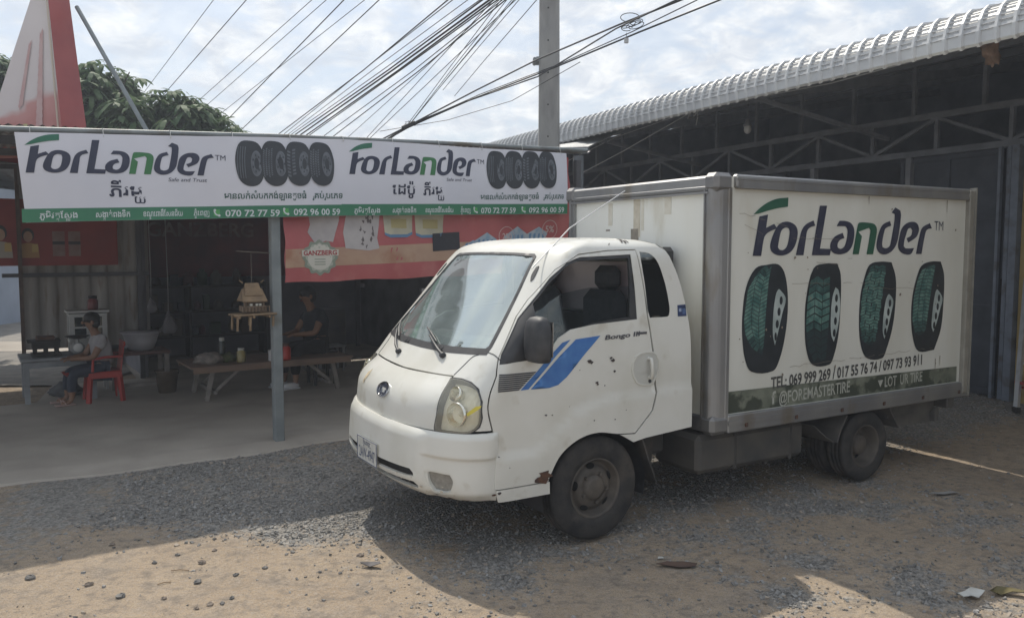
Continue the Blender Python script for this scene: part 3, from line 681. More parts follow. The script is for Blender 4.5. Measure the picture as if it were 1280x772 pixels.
# -- dark inside: liner, floor, seats, dashboard, wheel
mb = MB()
patch(mb, lambda a, b: Sraw(a/.75, b)-Nrm(a/.75, b)*(.05+.08*(1-sstep(1.0, 1.15, abs(a/.75)))), SN, [X([(-1.99, .66), (-1.74, .66), (-1.6, .72), (-1.2, .72), (-1.16, .45), (1.16, .45), (1.2, .72), (1.6, .72), (1.74, .66), (1.99, .66), (1.99, 1.12), (-1.99, 1.12)])], [], dx=.06, dy=.06, seg=.06)
mb.box((-.1, .87, .70), (1.35, 1.6, .04)); mb.box((.60, .87, 1.0), (.06, 1.56, .66))
mb.build('cab_liner', [M('liner_grey', (.09, .088, .088), (.06, .06, .06), scale=8, rough=.8)], cab)
mb = MB(); mb.box((.562, .87, 1.53), (.012, 1.05, .36), bev=.005); mb.build('rear_window', [M('rear_window_mauve', (.80, .66, .70), (.70, .58, .62), scale=3, rough=.15)], cab)  # opaque pane, a pale reflection painted into its mauve colour
mb = MB(); mb.box((-.40, .87, 1.10), (.40, 1.5, .20), bev=.06); mb.box((-.52, .87, 1.17), (.22, 1.3, .10), bev=.04); mb.build('dashboard', [M('dash_grey', (.12, .12, .12), rough=.7)], cab)
seatm = M('seat_cloth', (.07, .073, .085), (.10, .10, .11), scale=20, rough=.95)
for vv in (.50, 1.28):
    mb = MB(); mb.box((.24, vv, .93), (.46, .46, .16), bev=.05)
    mb.box((.45, vv, 1.24), (.13, .45, .56), bev=.06); st = mb.build('seat', [seatm], cab)
    mb = MB(); mb.box((.47, vv, 1.60), (.10, .25, .17), bev=.045); mb.beam((.47, vv-.06, 1.48), (.47, vv-.06, 1.56), .012, .012); mb.beam((.47, vv+.06, 1.48), (.47, vv+.06, 1.56), .012, .012); mb.build('headrest', [seatm], st)
mb = MB(); c0 = Vector((-.13, .50, 1.22)); ax = Vector((-.45, 0, .9)).normalized(); xx = ax.orthogonal().normalized(); yy = ax.cross(xx)
mb.tube([c0+(xx*math.cos(a)+yy*math.sin(a))*.19 for a in np.linspace(0, 2*math.pi, 33)], .014, 8); mb.ball(c0-ax*.03, .05)
for a in (.5, 2.6, 4.7): mb.tube([c0-ax*.03, c0+(xx*math.cos(a)+yy*math.sin(a))*.19], .011, 6)
mb.tube([c0-ax*.03, c0-ax*.3], .02, 8); mb.build('steering_wheel', [plast], cab)
# -- wipers, mirrors
for (b0, b1, tip) in (((-.22, 1.105), (-.40, 1.17), (-.62, 1.26)), ((.335, 1.142), (.16, 1.19), (-.10, 1.262))):
    mb = MB(); P_ = lambda s, z, o: Sraw(s, z)+Nrm(s, z)*o
    mb.ball(P_(*b0, .012), (.022, .022, .02)); mb.tube([P_(*b0, .018), P_(b0[0]*.7+b1[0]*.3, b0[1]*.7+b1[1]*.3, .035), P_(*b1, .03), P_(b1[0]*.5+tip[0]*.5, b1[1]*.5+tip[1]*.5, .022)], [.011, .010, .008, .006], 8)
    t0 = P_(tip[0]*1.45-b1[0]*.45, tip[1]*1.1-b1[1]*.1, .01); mb.tube([P_(b1[0], b1[1]+.012, .014), P_((b1[0]+tip[0])/2, (b1[1]+tip[1])/2+.012, .018), P_(tip[0], tip[1]+.008, .012)], [.006, .009, .005], 6)
    mb.build('wiper', [plast], cab)
for sg in (1,):
    f = (lambda v: v) if sg == 1 else (lambda v: 1.74-v)
    mb = MB(); vs = []; n = 24
    for i, (z, su, sv) in enumerate([(-.132, .02, .05), (-.128, .05, .085), (-.11, .062, .098), (-.04, .068, .102), (.05, .065, .098), (.10, .056, .086), (.122, .04, .066), (.13, .012, .03)]):
        for j in range(n):
            a = 2*math.pi*j/n; cx_, sx_ = math.cos(a), math.sin(a); e = .62
            cu = math.copysign(abs(cx_)**e, cx_); sv_ = math.copysign(abs(sx_)**e, sx_)
            vs.append((-.45+su*(cu if cu < 0 else cu*.55), f(-.075+sv*sv_), 1.285+z))
    fs = [(i*n+j, i*n+(j+1) % n, (i+1)*n+(j+1) % n, (i+1)*n+j) for i in range(7) for j in range(n)]+[tuple(range(n))[::-1], tuple(range(7*n, 8*n))]
    mb.add(vs, fs, 0, True)
    mb.tube([(-.40, f(-.02), 1.24), (-.40, f(.06), 1.23)], .028, 8); mi_ = mb.build('side_mirror', [M('mirror_black', (.03, .032, .036), (.055, .055, .058), scale=18, rough=.55)], ROOT, OFF)
    mb = MB(); mb.box((-.411, f(-.075), 1.285), (.004, .16, .20)); mb.build('mirror_glass', [chrome], mi_)
# -- dark wheel-arch liners and the black seam lines
for sg in (1, -1):
    f = (lambda v: v) if sg == 1 else (lambda v: 1.74-v)
    mb = MB(); aa = np.linspace(-.25, math.pi+.25, 22); vs = []
    for a in aa: vs += [(.035-.392*math.cos(a), f(.035), .315+.372*math.sin(a)), (.035-.392*math.cos(a), f(.42), .315+.372*math.sin(a))]
    mb.add(vs, [(2*i, 2*i+1, 2*i+3, 2*i+2) for i in range(21)], 0, True); mb.build('arch_liner', [plast], cab)
mb = MB()
for L_ in ([(.558, 1.062), (.575, 1.11), (.60, 1.165), (.64, 1.182)], [(.69, 1.20), (.76, 1.19), (.835, 1.165)]):
    for s_ in (1, -1): mb.tube([Sraw(s_*a, z)+Nrm(s_*a, z)*.0005 for a, z in spl(L_)], .0028, 5)
mb.build('body_seam', [pdark], cab)
# -- roof aerial
mb = MB(); mb.tube([(-.33, .20, 1.68), (.05, .35, 1.93), (.85, .80, 2.22)], .004, 5); mb.build('aerial', [M('aerial_steel', (.6, .6, .6), rough=.4, metal=.5)], cab)

# -- wheels
def wheel(name, u, v, R, Wd, side, rim_r, dish, big):
    """side -1: outer face towards -v"""
    wt = MB(); h = Wd/2
    wt.lathe([(rim_r*.98, -h*.85), (rim_r*1.06, -h*.98), (rim_r*1.25, -h*1.06), (R*.88, -h*1.02), (R*.965, -h*.9), (R*.993, -h*.76), (R, -h*.45), (R*.985, -h*.43), (R*.985, -h*.38), (R, -h*.36), (R, -h*.06), (R*.985, -h*.04), (R*.985, h*.04), (R, h*.06), (R, h*.36), (R*.985, h*.38), (R*.985, h*.43), (R, h*.45), (R*.993, h*.76), (R*.965, h*.9), (R*.88, h*1.02), (rim_r*1.25, h*1.06), (rim_r*1.06, h*.98), (rim_r*.98, h*.85)], o=(0, 0, 0), axis=(0, side, 0), n=64)
    t = wt.build(name, [rub], ROOT, (OFF[0]+u, OFF[1]+v, R-.004))
    rm = MB(); o = h
    if big:
        rm.lathe([(rim_r*1.03, o*.9), (rim_r*.98, o*.96), (rim_r*.93, o*.80), (rim_r*.88, o*.45), (rim_r*.80, o*.35), (rim_r*.74, o*.55), (rim_r*.60, o*.72), (rim_r*.45, o*.74), (rim_r*.42, o*.70), (rim_r*.40, o*.90), (rim_r*.28, o*.98), (.001, o*1.0)], axis=(0, side, 0), n=48)
        for k in range(5):
            a = 2*math.pi*k/5+.45; r = rim_r*.745
            c0 = Vector((r*math.cos(a), side*(o*.555), r*math.sin(a))); tx = Vector((-math.sin(a), 0, math.cos(a))); rx = Vector((math.cos(a), 0, math.sin(a)))
            rm.add([c0+Vector((0, side*.004, 0))]+[c0+Vector((0, side*(.004-.0*0), 0))+tx*.030*math.cos(b)+rx*.017*math.sin(b)-Vector((0, side*.009*math.sin(b), 0)) for b in np.linspace(0, 2*math.pi, 17)[:-1]], [(0, 1+i, 1+(i+1) % 16) for i in range(16)], 1)
            a2 = a+.63; rm.lathe([(.0001, .022), (.012, .02), (.013, 0)], o=(rim_r*.5*math.cos(a2), side*o*.74, rim_r*.5*math.sin(a2)), axis=(0, side, 0), n=6, mi=0, smooth=False)
    else:
        rm.lathe([(rim_r*1.03, o*.9), (rim_r*.98, o*.98), (rim_r*.92, o*.80), (rim_r*.86, o*.1), (rim_r*.80, -o*.25), (rim_r*.55, -o*.35), (rim_r*.50, -o*.2), (rim_r*.46, o*.35), (rim_r*.36, o*.45), (.001, o*.47)], axis=(0, side, 0), n=48)
        for k in range(5):
            a = 2*math.pi*k/5; r = rim_r*.66; c0 = Vector((r*math.cos(a), side*(-o*.28), r*math.sin(a))); tx = Vector((-math.sin(a), 0, math.cos(a))); rx = Vector((math.cos(a), 0, math.sin(a)))
            rm.add([c0]+[c0+tx*.024*math.cos(b)+rx*.013*math.sin(b) for b in np.linspace(0, 2*math.pi, 13)[:-1]], [(0, 1+i, 1+(i+1) % 12) for i in range(12)], 1)
    rm.build('rim', [steel_d, M('hole_black', (.004, .004, .004), rough=1)], t)
    return t
wheel('front_wheel', .035, .125, .325, .20, -1, .185, 0, True)
wheel('front_wheel', .035, 1.615, .325, .20, 1, .185, 0, True)
for v, sd in ((.085, -1), (.275, 1), (1.465, -1), (1.655, 1)): wheel('rear_wheel', 2.615, v, .272, .165, sd, .165, 0, False)
# -- chassis
mb = MB()
for v in (.55, 1.19): mb.box((1.75, v, .46), (4.0, .07, .14), bev=.01)
for u in (-.3, .8, 1.7, 2.4, 3.1, 3.7): mb.box((u, .87, .46), (.08, .57, .10))
mb.tube([(.035, .2, .32), (.035, 1.54, .32)], .04, 10); mb.tube([(2.615, .2, .272), (2.615, 1.54, .272)], .05, 10); mb.ball((2.615, .87, .272), (.15, .14, .15))
mb.box((.3, .87, .55), (.9, .8, .3), bev=.03); mb.box((.70, .40, .50), (.16, .3, .2), bev=.02); mb.box((.62, .30, .47), (.08, .14, .22), bev=.01)
mb.tube([(.2, .7, .36), (2.0, .72, .36), (3.5, .72, .36)], .03, 8)
mb.build('chassis', [chas], ROOT, OFF)
mb = MB(); mb.box((.868, .95, 1.20), (.125, 1.25, 1.22), bev=.03); mb.build('gap_sun_block', [plast], ROOT, OFF)  # unseen block added behind the cab to stop sun through the gap
mb = MB(); mb.box((1.42, .27, .405), (1.06, .46, .27), bev=.035)
for u in (1.24, 1.80): mb.box((u, .268, .405), (.035, .476, .286), 1, bev=.03)
mb.tube([(1.6, .1, .275), (1.6, .1, .25)], .02, 8); mb.build('fuel_tank', [M('tank_grey', (.05, .049, .047), (.095, .085, .072), scale=4, rough=.75, bump=.08), chas], ROOT, OFF)
def flap(pts, v0, v1, name, m, th=.012):
    mb = MB(); k = len(pts); vs = []
    for (u, z) in pts: vs += [(u, v0, z), (u, v1, z), (u+th, v1, z), (u+th, v0, z)]
    fs = [(i*4+a, i*4+(a+1) % 4, (i+1)*4+(a+1) % 4, (i+1)*4+a) for i in range(k-1) for a in range(4)]+[(0, 1, 2, 3), ((k-1)*4+3, (k-1)*4+2, (k-1)*4+1, (k-1)*4)]
    mb.add(vs, fs); return mb.build(name, [m], ROOT, OFF)
for v0, v1 in ((.02, .30), (1.44, 1.72)):
    flap([(.36, .64), (.40, .56), (.44, .45), (.48, .36), (.51, .285)], v0, v1, 'mud_flap', chas)
mgm = M('mudguard_grey', (.075, .072, .068), (.12, .108, .095), scale=6, rough=.8)
for v0, v1 in ((-.01, .37), (1.37, 1.75)):
    flap([(1.98, .50), (2.12, .40), (2.22, .345), (2.25, .345), (2.29, .44), (2.36, .54)], v0, v1, 'mudguard', mgm)
    flap([(2.86, .56), (2.90, .50), (2.96, .42), (3.0, .37)], v0, v1, 'mud_flap', mgm)
mb = MB()
for v in (.05, 1.69):
    mb.box((3.23, v, .50), (.62, .02, .10)); mb.box((3.30, v+.02, .42), (.50, .02, .13))
mb.box((3.55, .87, .42), (.05, 1.72, .12), bev=.01)
for v in (.2, 1.54): mb.box((3.55, v, .50), (.04, .05, .10))
mb.box((3.72, .87, .51), (.10, 1.74, .10), bev=.01)
mb.build('rear_underrun', [M('underrun_grey', (.06, .058, .052), (.12, .11, .095), scale=6, rough=.8)], ROOT, OFF)

# -- cargo box
alu = M('weathered_aluminium', (.235, .24, .25), (.32, .32, .315), scale=3, rough=.42, metal=.55, bump=.06, bscale=9, c3=(.22, .20, .17), scale3=5, stretch=(1, 1, .35))
alud = M('dark_aluminium', (.17, .17, .18), (.25, .245, .235), scale=6, rough=.5, metal=.5, bump=.1)
panel = M('panel_ivory', (.68, .68, .625), (.60, .595, .53), scale=2.2, rough=.38, bump=.03, c3=(.55, .52, .43), scale3=4.5, lo3=.62, hi3=.85, stretch=(1, 1, .4), coat=.1)
panel2 = M('panel_front', (.78, .79, .76), (.70, .70, .64), scale=1.8, rough=.35, bump=.05, bscale=4, c3=(.50, .46, .36), scale3=3.5, lo3=.6, hi3=.8, stretch=(1, 1, .3))
U0, U1, V0, V1, Z0, Z1 = .955, 3.87, -.03, 1.69, .56, 2.29
mb = MB(); mb.box(((U0+U1)/2+.0, (V0+V1)/2, (Z0+Z1)/2+.01), (U1-U0-.06, V1-V0-.03, Z1-Z0-.05), 0)
box = mb.build('cargo_box', [panel], ROOT, OFF)
mb = MB(); mb.box((U0+.022, .83, 1.40), (.02, 1.62, 1.60), 0); mb.build('front_wall', [panel2], box)
# aluminium frame
def rail(a, b, w_, h_, name, m, grooves=True, nrm=None):
    mb = MB(); mb.beam(a, b, w_, h_); a = Vector(a); b = Vector(b)
    return mb, a, b
mb = MB(); mb.box(((1.12+U1)/2, V0+.012, 2.243), (U1-1.12, .05, .094), 0, bev=.012); mb.box(((1.12+U1)/2, V0-.013, 2.205), (U1-1.12, .012, .012), 0)
mb.box(((1.12+U1)/2, V0-.012, 2.262), (U1-1.12, .008, .02), 0, bev=.003); mb.build('top_rail', [alu], box)
mb = MB(); mb.box(((1.12+U1)/2, V1-.012, 2.243), (U1-1.12, .05, .094), 0, bev=.012); mb.build('top_rail', [alu], box)
mb = MB(); mb.box(((1.08+U1)/2, V0+.010, .617), (U1-1.08, .05, .122), 0, bev=.008); mb.box(((1.08+U1)/2, V0-.016, .625), (U1-1.08, .008, .03), 0)
for i in range(6): mb.box((1.25+i*.5, V0-.018, .60), (.025, .012, .03), 1, bev=.003)
mb.build('bottom_rail', [alu, rust], box)
mb = MB(); mb.box(((1.08+U1)/2, V1-.010, .617), (U1-1.08, .05, .122), 0, bev=.008); mb.build('bottom_rail', [alu], box)
mb = MB(); mb.box((U0+.02, .83, 2.225), (.06, 1.58, .11), 0, bev=.015); mb.box((U0-.012, .83, 2.168), (.012, 1.58, .014), 0); mb.box((U0-.012, .83, 2.20), (.01, 1.58, .02), 0, bev=.003); mb.build('front_top_rail', [alu], box)
mb = MB(); mb.box((U0+.02, .83, .615), (.06, 1.58, .11), 0, bev=.01); mb.build('front_bottom_rail', [alud], box)
def corner_post(flip):
    f = (lambda v: v) if not flip else (lambda v: V0+V1-v)
    prof = [(U0+.04, .175), (U0-.012, .172), (U0-.012, .155), (U0-.002, .15), (U0-.002, .10), (U0-.014, .095), (U0-.014, .07)]
    for a in np.linspace(0, math.pi/2, 7): prof.append((U0-.014+.095*(1-math.cos(a)), .065-.095*math.sin(a)))
    prof += [(U0+.10, V0-.002), (U0+.105, V0-.012), (U0+.13, V0-.012), (U0+.135, V0), (U0+.135, V0+.04)]
    prof = [(u, V0+(v-V0)*.56) for u, v in prof]
    mb = MB(); k = len(prof); vs = [(u, f(v), z) for z in (.60, 2.20) for u, v in prof]
    mb.add(vs, [(i, i+1, k+i+1, k+i) for i in range(k-1)]+[(k-1, 0, k, 2*k-1)], 0, False)
    mb.add([(u, f(v), 2.2) for u, v in prof], [tuple(range(k))]); return mb
corner_post(False).build('corner_post', [alu], box); corner_post(True).build('corner_post', [alu], box)
for flip in (False, True):
    f = (lambda v: v) if not flip else (lambda v: V0+V1-v)
    for z, h in ((2.235, .125), (.615, .13)): mb = MB(); mb.box((U0+.060, f(.022), z), (.165, .13, h), 0, bev=.028); mb.build('corner_cap', [alud], box)
mb = MB(); mb.box((3.83, V0+.002, 1.43), (.07, .05, 1.70), 0, bev=.008); mb.box((3.872, V0-.002, 1.43), (.012, .06, 1.74), 0); mb.build('rear_post', [M('rear_post_tan', (.20, .19, .16), (.28, .265, .225), scale=6, rough=.6)], box)
mb = MB(); mb.box((3.85, V1-.02, 1.43), (.06, .06, 1.74), 0, bev=.008); mb.build('rear_post', [alu], box)
mb = MB(); mb.box((U1-.012, .83, 1.43), (.03, 1.60, 1.62), 0); mb.box((U1+.006, .83, 1.43), (.014, .02, 1.6), 1); mb.build('rear_door', [panel, alud], box)
# tape on the front wall
tape = [M('old_tape', (.58, .54, .45), (.46, .42, .34), scale=18, rough=.55), M('tape_dark', (.20, .18, .15), (.3, .27, .22), scale=22, rough=.6), M('tape_ghost', (.64, .62, .55), (.58, .55, .47), scale=20, rough=.5)]
for c_, s_, k_ in (((U0+.0105, .80, 2.03), (.003, .075, .29), 0), ((U0+.0095, .823, 1.90), (.003, .085, .09), 1), ((U0+.0105, .735, 2.05), (.002, .03, .24), 2), ((U0+.0105, .46, 2.10), (.002, .07, .12), 2), ((U0+.0105, 1.12, 2.06), (.002, .05, .17), 2), ((U0+.0105, 1.15, 1.94), (.002, .05, .012), 1)): mb = MB(); mb.box(c_, s_); mb.build('tape_strip', [tape[k_]], box)
# -- advert on the side
YV = V0+.015
def SB(lift0): return lambda a, b, lift=0.0: (a, YV-lift0-lift, b)
navy = M('print_navy', (.018, .022, .05), (.04, .043, .07), scale=14, rough=.45); pgreen = M('print_green', (.012, .085, .05), (.02, .10, .06), scale=14, rough=.45)
mb = MB(); logo(mb, SB(.003), 1.306, 1.749, .3546, slope=.0036); mb.build('printed_logo', [navy, pgreen], box)
mb = MB(); letter(mb, 'TM', SB(.003), 3.365, 1.945, .075, bold=-.005, width=.12); mb.build('trademark_letters', [navy], box)
def pic_tyre(body, tread, rimP, kind):
    mb = MB(); dark, teal, teal2, rimm = 0, 1, 2, 3
    B = smooth_poly(body, 60); pv, F = fill2d([B], [], seg=.05); mb.add([SB(.003)(*p) for p in pv], F, dark)
    # the tread: rows of raised blocks across a curved band between the left edge and the shoulder line
    z0, z1 = min(p[1] for p in tread), max(p[1] for p in tread)
    def span(z, P):
        xs = []
        for i in range(len(P)):
            (x1, y1), (x2, y2) = P[i-1], P[i]
            if (y1 > z) != (y2 > z): xs.append(x1+(x2-x1)*(z-y1)/(y2-y1))
        return (min(xs), max(xs)) if len(xs) >= 2 else None
    rows = {1: 22, 2: 11, 3: 26, 4: 20}[kind]; cols = {1: 3, 2: 3, 3: 4, 4: 3}[kind]
    for r in range(rows):
        za = z0+(z1-z0)*(r+.05)/rows*.98+.004; zb = z0+(z1-z0)*(r+.86)/rows*.98+.004
        for c in range(cols):
            qs = []
            ca, cb = (c+.03)/cols, (c+.96)/cols
            if kind == 3: off = .018*math.sin(c*2.1+r*1.7)
            else: off = 0
            sl = {1: (.03, -.03, .022), 2: (.03, -.035, .02), 3: (.012, -.012, .012, -.012), 4: (.015, .0, -.014)}[kind][c]
            for (z, q) in ((za, ca), (za, cb), (zb, cb), (zb, ca)):
                s_ = span(min(max(z, z0+.002), z1-.002), tread)
                if not s_: qs = None; break
                qs.append((s_[0]+(s_[1]-s_[0])*q+off*.3, z+sl*((q-ca)/(cb-ca)-.5)))
            if not qs: continue
            tmid = (r+.5)/rows; mi = teal if abs(tmid-.56) < .37 else (teal2 if abs(tmid-.55) < .52 else 4)
            if kind == 2: mi = (teal if .45 < tmid < .8 else (teal2 if tmid > .38 and c < 3 else 4))
            mb.add([SB(.0042)(*p) for p in qs], [(0, 1, 2, 3)], mi)
    R_ = smooth_poly(rimP, 80); pv, F = fill2d([R_]); mb.add([SB(.0045)(*p) for p in pv], F, rimm)
    cx_ = sum(p[0] for p in rimP)/len(rimP); rz0, rz1 = min(p[1] for p in rimP), max(p[1] for p in rimP)
    for q in (.16, .38, .60, .80):
        z = rz0+(rz1-rz0)*q; s_ = span(z, rimP)
        if s_:
            c_ = (s_[0]*.42+s_[1]*.58); e = ell(c_, z, min(.016, (s_[1]-s_[0])*.3), .03, 14); mb.add([SB(.0056)(*p) for p in e], [tuple(range(14))], dark)
    mb.build('printed_tyre', [M('tyre_print_dark', (.010, .015, .020), (.018, .024, .03), scale=9, rough=.5), M('tyre_print_teal', (.035, .115, .105), (.13, .245, .21), scale=22, rough=.5), M('tyre_print_deep', (.018, .055, .055), (.05, .12, .11), scale=22, rough=.5), M('tyre_print_rim', (.46, .52, .50), (.28, .34, .33), scale=6, rough=.5), M('tyre_print_shadow', (.018, .038, .042), rough=.5)], box)
T1 = [(1.335, 1.663), (1.446, 1.687), (1.559, 1.689), (1.624, 1.63), (1.66, 1.498), (1.666, 1.337), (1.641, 1.162), (1.593, 1.017), (1.532, 0.944), (1.317, 0.955), (1.255, 1.041), (1.225, 1.185), (1.22, 1.341), (1.25, 1.537)]
pic_tyre(T1, [(1.365, 1.663), (1.497, 1.682), (1.47, 1.575), (1.451, 1.389), (1.438, 1.173), (1.425, 1.073), (1.311, 1.137), (1.249, 1.226), (1.232, 1.327), (1.265, 1.537)], [(1.565, 1.515), (1.586, 1.508), (1.641, 1.448), (1.613, 1.354), (1.575, 1.224), (1.543, 1.123), (1.52, 1.198), (1.519, 1.343), (1.539, 1.473)], 1)
T2 = [(1.926, 1.656), (2.048, 1.69), (2.186, 1.689), (2.227, 1.606), (2.236, 1.406), (2.221, 1.16), (2.17, 0.992), (2.126, 0.945), (1.943, 0.958), (1.872, 1.073), (1.849, 1.255), (1.857, 1.448)]
pic_tyre(T2, [(1.90, 1.60), (2.11, 1.60), (2.115, 1.3), (2.09, .99), (1.96, .985), (1.89, 1.09), (1.858, 1.255), (1.868, 1.448)], [(2.17, 1.515), (2.206, 1.491), (2.228, 1.375), (2.211, 1.222), (2.169, 1.113), (2.139, 1.164), (2.127, 1.287), (2.139, 1.44)], 2)
T3 = [(2.561, 1.677), (2.697, 1.699), (2.825, 1.693), (2.883, 1.577), (2.893, 1.398), (2.866, 1.188), (2.797, 1.013), (2.749, 0.951), (2.56, 0.965), (2.486, 1.065), (2.456, 1.224), (2.462, 1.444), (2.504, 1.584)]
pic_tyre(T3, [(2.58, 1.67), (2.76, 1.68), (2.735, 1.5), (2.70, 1.3), (2.66, 1.10), (2.60, 1.06), (2.50, 1.10), (2.468, 1.224), (2.474, 1.444), (2.52, 1.584)], [(2.792, 1.44), (2.81, 1.445), (2.862, 1.39), (2.84, 1.30), (2.80, 1.17), (2.765, 1.10), (2.742, 1.16), (2.745, 1.28), (2.768, 1.40)], 3)
T4 = [(3.212, 1.662), (3.335, 1.694), (3.47, 1.693), (3.523, 1.582), (3.528, 1.344), (3.506, 1.14), (3.423, 0.973), (3.212, 0.975), (3.138, 1.075), (3.101, 1.243), (3.109, 1.425), (3.155, 1.572)]
pic_tyre(T4, [(3.23, 1.65), (3.40, 1.675), (3.36, 1.5), (3.325, 1.30), (3.30, 1.15), (3.22, 1.10), (3.15, 1.14), (3.113, 1.243), (3.121, 1.425), (3.17, 1.572)], [(3.42, 1.46), (3.44, 1.465), (3.51, 1.39), (3.485, 1.31), (3.44, 1.19), (3.40, 1.12), (3.375, 1.17), (3.38, 1.29), (3.40, 1.41)], 4)
mb = MB(); letter(mb, 'TEL: 069 999 269 / 017 55 76 74 / 097 73 93 911', SB(.003), 1.515, .820, .078, bold=.026, width=1.75, slope=.026); mb.build('phone_lettering', [M('print_charcoal', (.03, .03, .035), (.10, .10, .09), scale=30, rough=.5)], box)
mb = MB(); camo = M('band_green', (.10, .115, .085), (.185, .20, .155), scale=7, rough=.5, c3=(.045, .055, .04), scale3=5, lo3=.5, hi3=.56)
pv, F = fill2d([[(1.06, .684), (3.755, .684), (3.755, .812), (1.06, .835)]], seg=.1); mb.add([SB(.0022)(*p) for p in pv], F); mb.build('green_band', [camo], box)
wl = M('print_pale', (.42, .43, .38), (.26, .27, .22), scale=26, rough=.55, lo=.5, hi=.7)
mb = MB(); letter(mb, 'f', SB(.004), 1.525, .712, .085, bold=.03); mb.build('contact_symbol', [wl], box); mb = MB(); letter(mb, '@FOREMASTERTIRE', SB(.004), 1.60, .706, .082, bold=.014, width=.77, slope=.02); mb.build('contact_lettering', [wl], box); mb = MB(); letter(mb, 'LOT', SB(.004), 2.79, .722, .078, bold=.014, width=.15); mb.build('contact_lettering', [wl], box); mb = MB(); letter(mb, 'UR TIRE', SB(.004), 2.985, .724, .078, bold=.014, width=.29, slope=.02); mb.build('contact_lettering', [wl], box); mb = MB(); letter(mb, '\u25bc', SB(.004), 2.70, .727, .05)
mb.build('contact_symbol', [wl], box)
# scratches, scars
mb = MB(); rr = random.Random(5)
for (u, z, ln, sl) in ((1.12, 2.04, .2, -.02), (1.10, 2.0, .3, -.1), (1.36, 2.0, .28, -.05), (1.7, 1.87, .25, 0), (1.9, 1.865, .3, .0), (1.95, 1.70, .25, -.02), (1.7, 1.55, 1.0, -.01), (2.5, 1.5, .7, -.02), (1.7, .96, 1.7, .03), (2.2, 1.72, .2, .01), (3.55, 2.12, .02, -.12)):
    k = max(3, int(ln/.05)); pts = [(u+ln*i/k, z+sl*i/k+rr.gauss(0, .004)) for i in range(k+1)]; wd = .0022
    for p, q in zip(pts, pts[1:]):
        if rr.random() < .25: continue
        mb.add([SB(.0062)(p[0], p[1]), SB(.0062)(q[0], q[1]), SB(.0062)(q[0], q[1]+wd), SB(.0062)(p[0], p[1]+wd)], [(0, 1, 2, 3)])
for i in range(26):
    u = 1.1+2.6*rr.random(); z = .86+1.3*rr.random(); r = .004+.008*rr.random()**2
    mb.add([SB(.0064)(u+r*math.cos(a)*(.6+.8*rr.random()), z+r*math.sin(a)*(.6+.8*rr.random())) for a in np.linspace(0, 6.28, 8)[:-1]], [tuple(range(7))])
for (u, z, h) in ((3.52, 2.19, .10), (3.44, .90, .12), (3.50, .92, .08), (2.52, 2.19, .06)): mb.add([SB(.0062)(u, z), SB(.0062)(u+.008, z), SB(.0062)(u+.006, z-h), SB(.0062)(u+.003, z-h)], [(0, 1, 2, 3)])
mb.build('scratches', [M('scratch_brown', (.16, .13, .10), (.28, .24, .19), scale=40, rough=.7)], box)

# ================================================================== CONCRETE FLOOR
conc = M('concrete', (.34, .305, .262), (.42, .38, .33), scale=1.1, rough=.9, bump=.12, bscale=30, c3=(.28, .25, .215), scale3=1.7, lo3=.45, hi3=.8)
mb = MB()
edge = []
for t in np.arange(-9, 9.01, .25): edge.append(SW(t, -.16+.05*math.sin(t*1.9)+.03*math.sin(t*5.3)))
fz = .035
top = [p+np.array([0, 0, .006]) for p in edge]; top2 = [p+BN*.25+np.array([0, 0, fz]) for p in edge]; k = len(edge)
back = []
for t in np.arange(-9, 9.01, .25):
    wl_ = 9.0 if t > -.4 else (4.65 if t > -1.75 else 3.4)
    back.append(SW(t, wl_, fz))
low = [p-BN*.05+np.array([0, 0, -.08]) for p in edge]
vs = low+top+top2+back
mb.add(vs, [(r*k+i, r*k+i+1, (r+1)*k+i+1, (r+1)*k+i) for r in range(3) for i in range(k-1)], 0, False)
tag(mb.build('concrete_floor', [conc]), kind='structure')

# ================================================================== ROADSIDE SHELTER
def sth(name, t, w_, z, label, cat, group=None): return thing(name, SW(t, w_, z), label, cat, group, rz=math.pi/2-BD)
# in a shelter thing local x = along the front, local y = into the shelter
SH = sth('roadside_shelter', 0, 0, 0, 'dark tin-roofed roadside shelter with grey posts behind the hanging banner', 'shelter')
galv = M('galvanised_post', (.23, .255, .26), (.17, .19, .20), scale=5, rough=.55, metal=.3, bump=.05, c3=(.13, .12, .10), scale3=3)
tin = M('old_tin', (.32, .32, .325), (.20, .195, .19), scale=2.2, rough=.55, metal=.35, c3=(.13, .09, .065), scale3=3.2)
tind = M('tin_dark', (.12, .12, .13), (.08, .08, .088), scale=3, rough=.7, metal=.2)
def post(t, w_, h, r=.05):
    mb = MB(); mb.box((t, w_, h/2-.1), (r*1.7, r*1.7, h+.2), bev=.008); return mb
post(.0, .06, 2.76, .052).build('post', [galv], SH)
for (t, w_) in ((-4.2, .06), (3.5, .08), (-4.2, 6.5), (-.35, 6.5), (3.5, 6.5)): post(t, w_, 2.8, .04).build('post', [tind], SH)
mb = MB(); mb.tube([(-4.2, -.02, 2.58), (-2.1, -.02, 2.70), (0, -.02, 2.80), (1.6, -.02, 2.855), (3.56, -.02, 2.905)], .022, 10); mb.build('front_pipe', [galv], SH)
